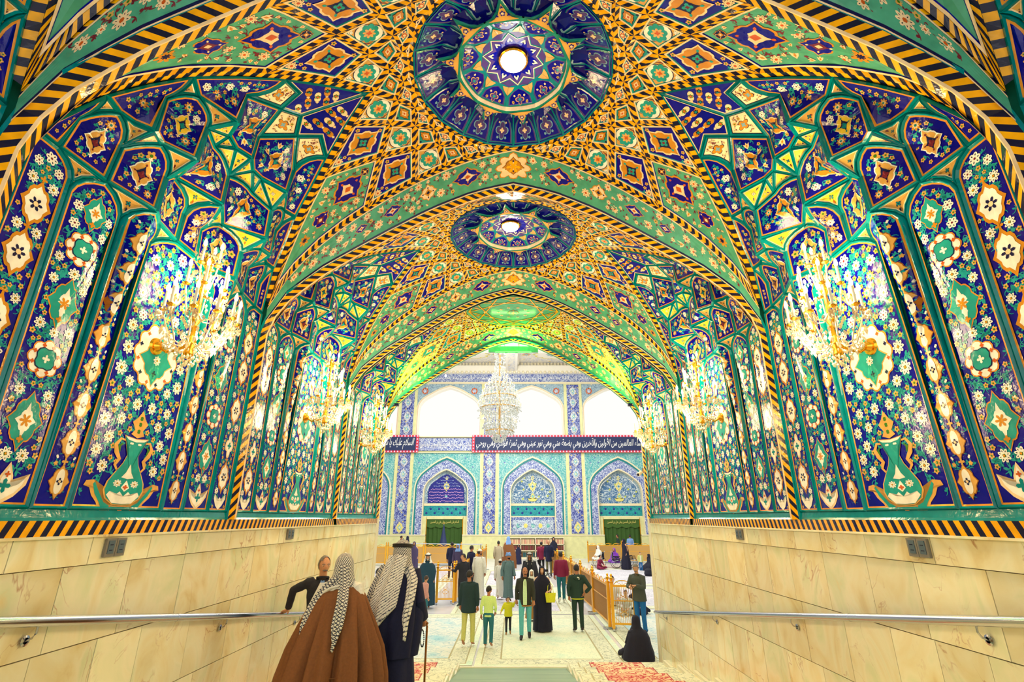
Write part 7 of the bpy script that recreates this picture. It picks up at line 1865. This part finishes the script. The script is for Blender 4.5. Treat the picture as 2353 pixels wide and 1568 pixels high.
P_('person', -3.25, 28.8, 0, 1.8, 'man from behind in a navy suit left of the gilded end screen', {'top': 'c_navy', 'top_len': .76, 'legs': 'c_navy', 'shoes': 'hair_black'}, {}, ('short', 'hair_black'), 'skin_dark', lod=.026)
P_('person', -2.9, 28.5, pi, 1.72, 'far person in a dark coat and a grey blue headscarf', {'robe': 'c_mauve', 'hijab': 'c_sky'}, {}, ('none', 'hair_black'), 'skin', lod=.026)
P_('person', -1.95, 25.3, -.8, 1.80, 'man in a dark coat looking to the right behind the screens', {'top': 'c_navy', 'top_len': .7, 'legs': 'c_dark', 'shoes': 'hair_black'}, {'turn': -.5}, ('short', 'hair_black'), 'skin_dark', lod=.024)
P_('person', -.85, 31.2, .1, 1.76, 'man from behind in a long sand coloured robe', {'robe': 'c_sand', 'hem': .08, 'hemw': .23}, {'stride': .2}, ('short', 'hair_black'), 'skin_dark', lod=.024)
P_('person', -.3, 33.4, 0, 1.92, 'tall man from behind in a brown cloak and pale headscarf farther up the aisle', {'cloak': 'c_brown', 'cloak_open': False, 'cloakw': .44, 'keffiyeh': 'c_sky', 'agal': False}, {}, ('none', 'hair_black'), 'skin', face=False, lod=.024)
P_('person', -3.1, 19.9, pi, 1.80, 'white bearded man in a dark teal robe and white headscarf', {'cloak': 'c_teal_dark', 'cloak_open': False, 'cloakw': .30, 'keffiyeh': 'c_white'}, {}, ('none', 'hair_white'), 'skin', beard=('beard', 'hair_white'))
P_('person', -2.78, 17.6, pi + 2.2, 1.28, 'boy in a patterned shirt and jeans in front of the white bearded man', {'top': 'c_floral', 'top_len': .84, 'legs': 'c_jeans', 'shoes': 'c_white', 'collar': False}, {}, ('short', 'hair_brown'), 'skin')
P_('person', .62, 20.9, pi, 1.76, 'moustached man in a dark cloak and checked headscarf, behind the blazer man', {'cloak': 'c_dark', 'keffiyeh': 'net_scarf', 'robe': 'c_dark'}, {}, ('none', 'hair_black'), 'skin_dark', beard=('moustache', 'hair_black'))
P_('person', .58, 17.6, pi, 1.45, 'girl in a pale headscarf and tan coat partly hidden behind the blazer man', {'robe': 'c_tan', 'hijab': 'c_white'}, {}, ('none', 'hair_black'), 'skin_pale')
P_('person', 1.98, 30.4, pi - .3, 1.84, 'balding man in a navy coat and khaki trousers pushing the pushchair', {'top': 'c_navy', 'top_len': .68, 'legs': 'c_khaki', 'shoes': 'hair_black'}, {}, ('balding', 'hair_grey'), 'skin', lod=.024)
P_('person', 1.62, 31.4, 0, 1.7, 'person in maroon behind the man in the navy coat', {'top': 'c_maroon', 'top_len': .76, 'legs': 'c_dark', 'shoes': 'hair_black'}, {}, ('short', 'hair_black'), 'skin', lod=.026)
P_('person', 2.75, 37.0, pi, 1.75, 'far woman in black beside the low bookcase, above the row of screens', {'chador': 'c_black'}, {}, ('none', 'hair_black'), 'skin', lod=.028)
P_('person', .35, 37.5, pi, 1.25, 'small far woman in a dark chador right of the brown cloaked man', {'chador': 'c_navy'}, {}, ('none', 'hair_black'), 'skin', lod=.028)
P_('person', 3.52, 15.6, PIH + .75, 1.80, 'man in an olive jacket and bright blue jeans by the right end screen', {'top': 'c_olive', 'top_len': .80, 'bulk': 1.12, 'legs': 'c_blue_jean', 'shoes': 'c_navy'}, {'lean': .1, 'nod': -.3, 'turn': .4, 'elL': (-.26, .14, 1.16), 'wrL': (-.12, .34, 1.22), 'elR': (.26, .14, 1.14), 'wrR': (.06, .34, 1.18)}, ('short', 'hair_grey'), 'skin', beard=('moustache', 'hair_grey'))
P_('person', 7.0, 34.0, PIH + .2, 1.76, 'standing woman in a long black chador near the wheelchairs', {'chador': 'c_black', 'hemw': .36}, {'lean': .08}, ('none', 'hair_black'), 'skin', lod=.024)
P_('person', 8.9, 41.2, 0, 1.80, 'man from behind in a light blue shirt and navy trousers before the right door', {'top': 'c_sky', 'top_len': .86, 'legs': 'c_navy', 'shoes': 'hair_black'}, {}, ('short', 'hair_black'), 'skin_dark', lod=.026)
P_('person', 8.0, 41.4, PIH, 1.80, 'man in a dark green shirt behind the black clad woman at the right', {'top': 'c_green', 'top_len': .8, 'legs': 'c_dark', 'shoes': 'hair_black'}, {}, ('short', 'hair_black'), 'skin_dark', lod=.028)
P_('person', -8.55, 41.2, -PIH, 1.72, 'man in a maroon shirt talking behind the back screens at the left', {'top': 'c_maroon', 'top_len': .8, 'legs': 'c_dark', 'shoes': 'hair_black'}, {}, ('short', 'hair_black'), 'skin_dark', lod=.028)
P_('person', -8.05, 41.2, PIH, 1.68, 'woman in a dark blue chador talking behind the back screens at the left', {'chador': 'c_navy'}, {}, ('none', 'hair_black'), 'skin', lod=.028)
P_('person', -5.75, 31.5, pi, 1.70, 'woman in a dusky mauve chador left of the back screens row', {'chador': 'c_mauve'}, {}, ('none', 'hair_black'), 'skin', lod=.026)
P_('person', -3.72, 15.2, 0, 1.70, 'person in navy clothes half hidden by the left wall edge', {'top': 'c_navy', 'top_len': .7, 'legs': 'c_navy', 'shoes': 'hair_black'}, {}, ('short', 'hair_black'), 'skin_dark', lod=.024)
P_('person', 7.55, 32.5, pi, 1.08, 'small child in a pale yellow jacket and blue jeans by the seated woman', {'top': 'c_beige', 'top_len': .84, 'shirt': 'c_white', 'legs': 'c_blue_jean', 'shoes': 'c_white'}, {}, ('short', 'hair_brown'), 'skin_pale', lod=.024)
# ---- seated people
def seated(x, y, rz, k, label, c, hairk=('short', 'hair_black'), hood=None, face=True, skin='skin', z=None, width=.36, lod=.026):
    """someone sitting on the ground, legs folded"""
    J_ = {'sit': 1, 'pel': (0, -.05, .16), 'neck': (0, .03, .62), 'head': (0, .07, .785), 'shR': (.175, .02, .57), 'shL': (-.175, .02, .57), 'elR': (.25, .1, .34), 'elL': (-.25, .1, .34), 'wrR': (.12, .3, .26), 'wrL': (-.12, .3, .26)}
    F = make_person('person', x, y, rz, 1.75 * k, label, {}, J_, hairk if not hood else ('none', 'hair_black'), skin, z=z, face=face, lod=lod)
    b = MB()
    tubeE(b, [(0, -.05, .02), (0, -.05, .18), (0, -.02, .35), (0, .02, .52), (0, .03, .62)], [(.19, .16), (.19, .15), (.175, .125), (.185, .11), (.08, .08)], c, 16)
    for s in (-1, 1):
        tubeE(b, [(s * .09, -.02, .1), (s * .3, .2, .15), (s * .36, .3, .1), (s * .05, .38, .07)], [.1, .085, .07, .06], c, 10)
        tubeE(b, [(s * .1, .02, .58), (s * .175, .02, .57), (s * .25, .1, .34), (s * .13, .28, .27)], [.06, .07, .055, .045], c, 10)
    v, f = remeshed(b, 's', .024, 3); B = MB(); B.add(v, f, c); B.build('clothes', F.T, True)
    if hood:
        hx, hy, hz = F.J['head']; cut = (lambda X, Y, Z: (Y - hy) > .035 and abs(X - hx) < .056 and -.115 < Z - hz < .075) if face else None
        F.loft('chador', [(.01, 0, .08, width, width * 1.05, .07), (.14, 0, .07, width * .98, width, .06), (.3, 0, .03, width * .82, width * .72, .05), (.45, 0, .0, .27, .2, .04), (.56, 0, .02, .235, .155, .02), (hz - .16, hx, hy - .005, .15, .13, 0), (hz - .1, hx, hy, .105, .12, 0), (hz - .03, hx, hy, .097, .115, 0), (hz + .03, hx, hy, .095, .112, 0), (hz + .08, hx, hy, .082, .097, 0), (hz + .115, hx, hy, .055, .068, 0), (hz + .132, hx, hy, .02, .024, 0)], hood, 48, (7, 0), False, cut=cut, closed_top=True)
    return F
seated(2.84, 13.02, .25, .97, 'woman wrapped in a black chador sitting at the foot of the right wall', 'c_black', hood='c_black', face=False, width=.37, lod=.02)
seated(5.35, 34.0, pi + .8, .92, 'child in maroon sitting on the floor beyond the right screens', 'c_maroon')
seated(3.25, 22.6, pi, 1.0, 'dark haired man sitting behind the crests of the right screens', 'c_dark')
seated(3.62, 20.4, pi, 1.1, 'man in a white shirt and dark vest sitting behind the right screens', 'c_white', skin='skin_pale')
seated(3.75, 18.6, pi - .4, .82, 'small child in a white top sitting behind the right end screen', 'c_white', ('short', 'hair_brown'), skin='skin_pale')
seated(4.1, 18.9, pi + .4, .95, 'woman in black sitting beside the small child behind the right end screen', 'c_black', hood='c_black')
seated(8.35, 33.4, PIH, 1.0, 'woman in a black chador sitting on the floor at the right, behind the small child', 'c_black', hood='c_black', width=.5)
seated(2.95, 24.6, pi, .95, 'person with black hair sitting close behind the right screens, farther up', 'c_mauve', ('short', 'hair_black'))
seated(4.75, 15.3, -PIH, 1.0, 'person in blue sitting mostly hidden behind the right wall edge', 'c_navy')
def chairborne(x, y, rz, label, c, hood):
    F = seated(x, y, rz, .95, label, c, hood=hood, z=FLOOR + .45, width=.27); return F
chairborne(5.55, 35.3, 2.0, 'person wrapped in white sitting in the wheelchair, with a pale scarf', 'c_white', 'c_white')
seated(6.55, 35.2, 2.6, .95, 'woman in a purple scarf behind the second wheelchair', 'c_purple', hood='c_purple', z=FLOOR + .3)
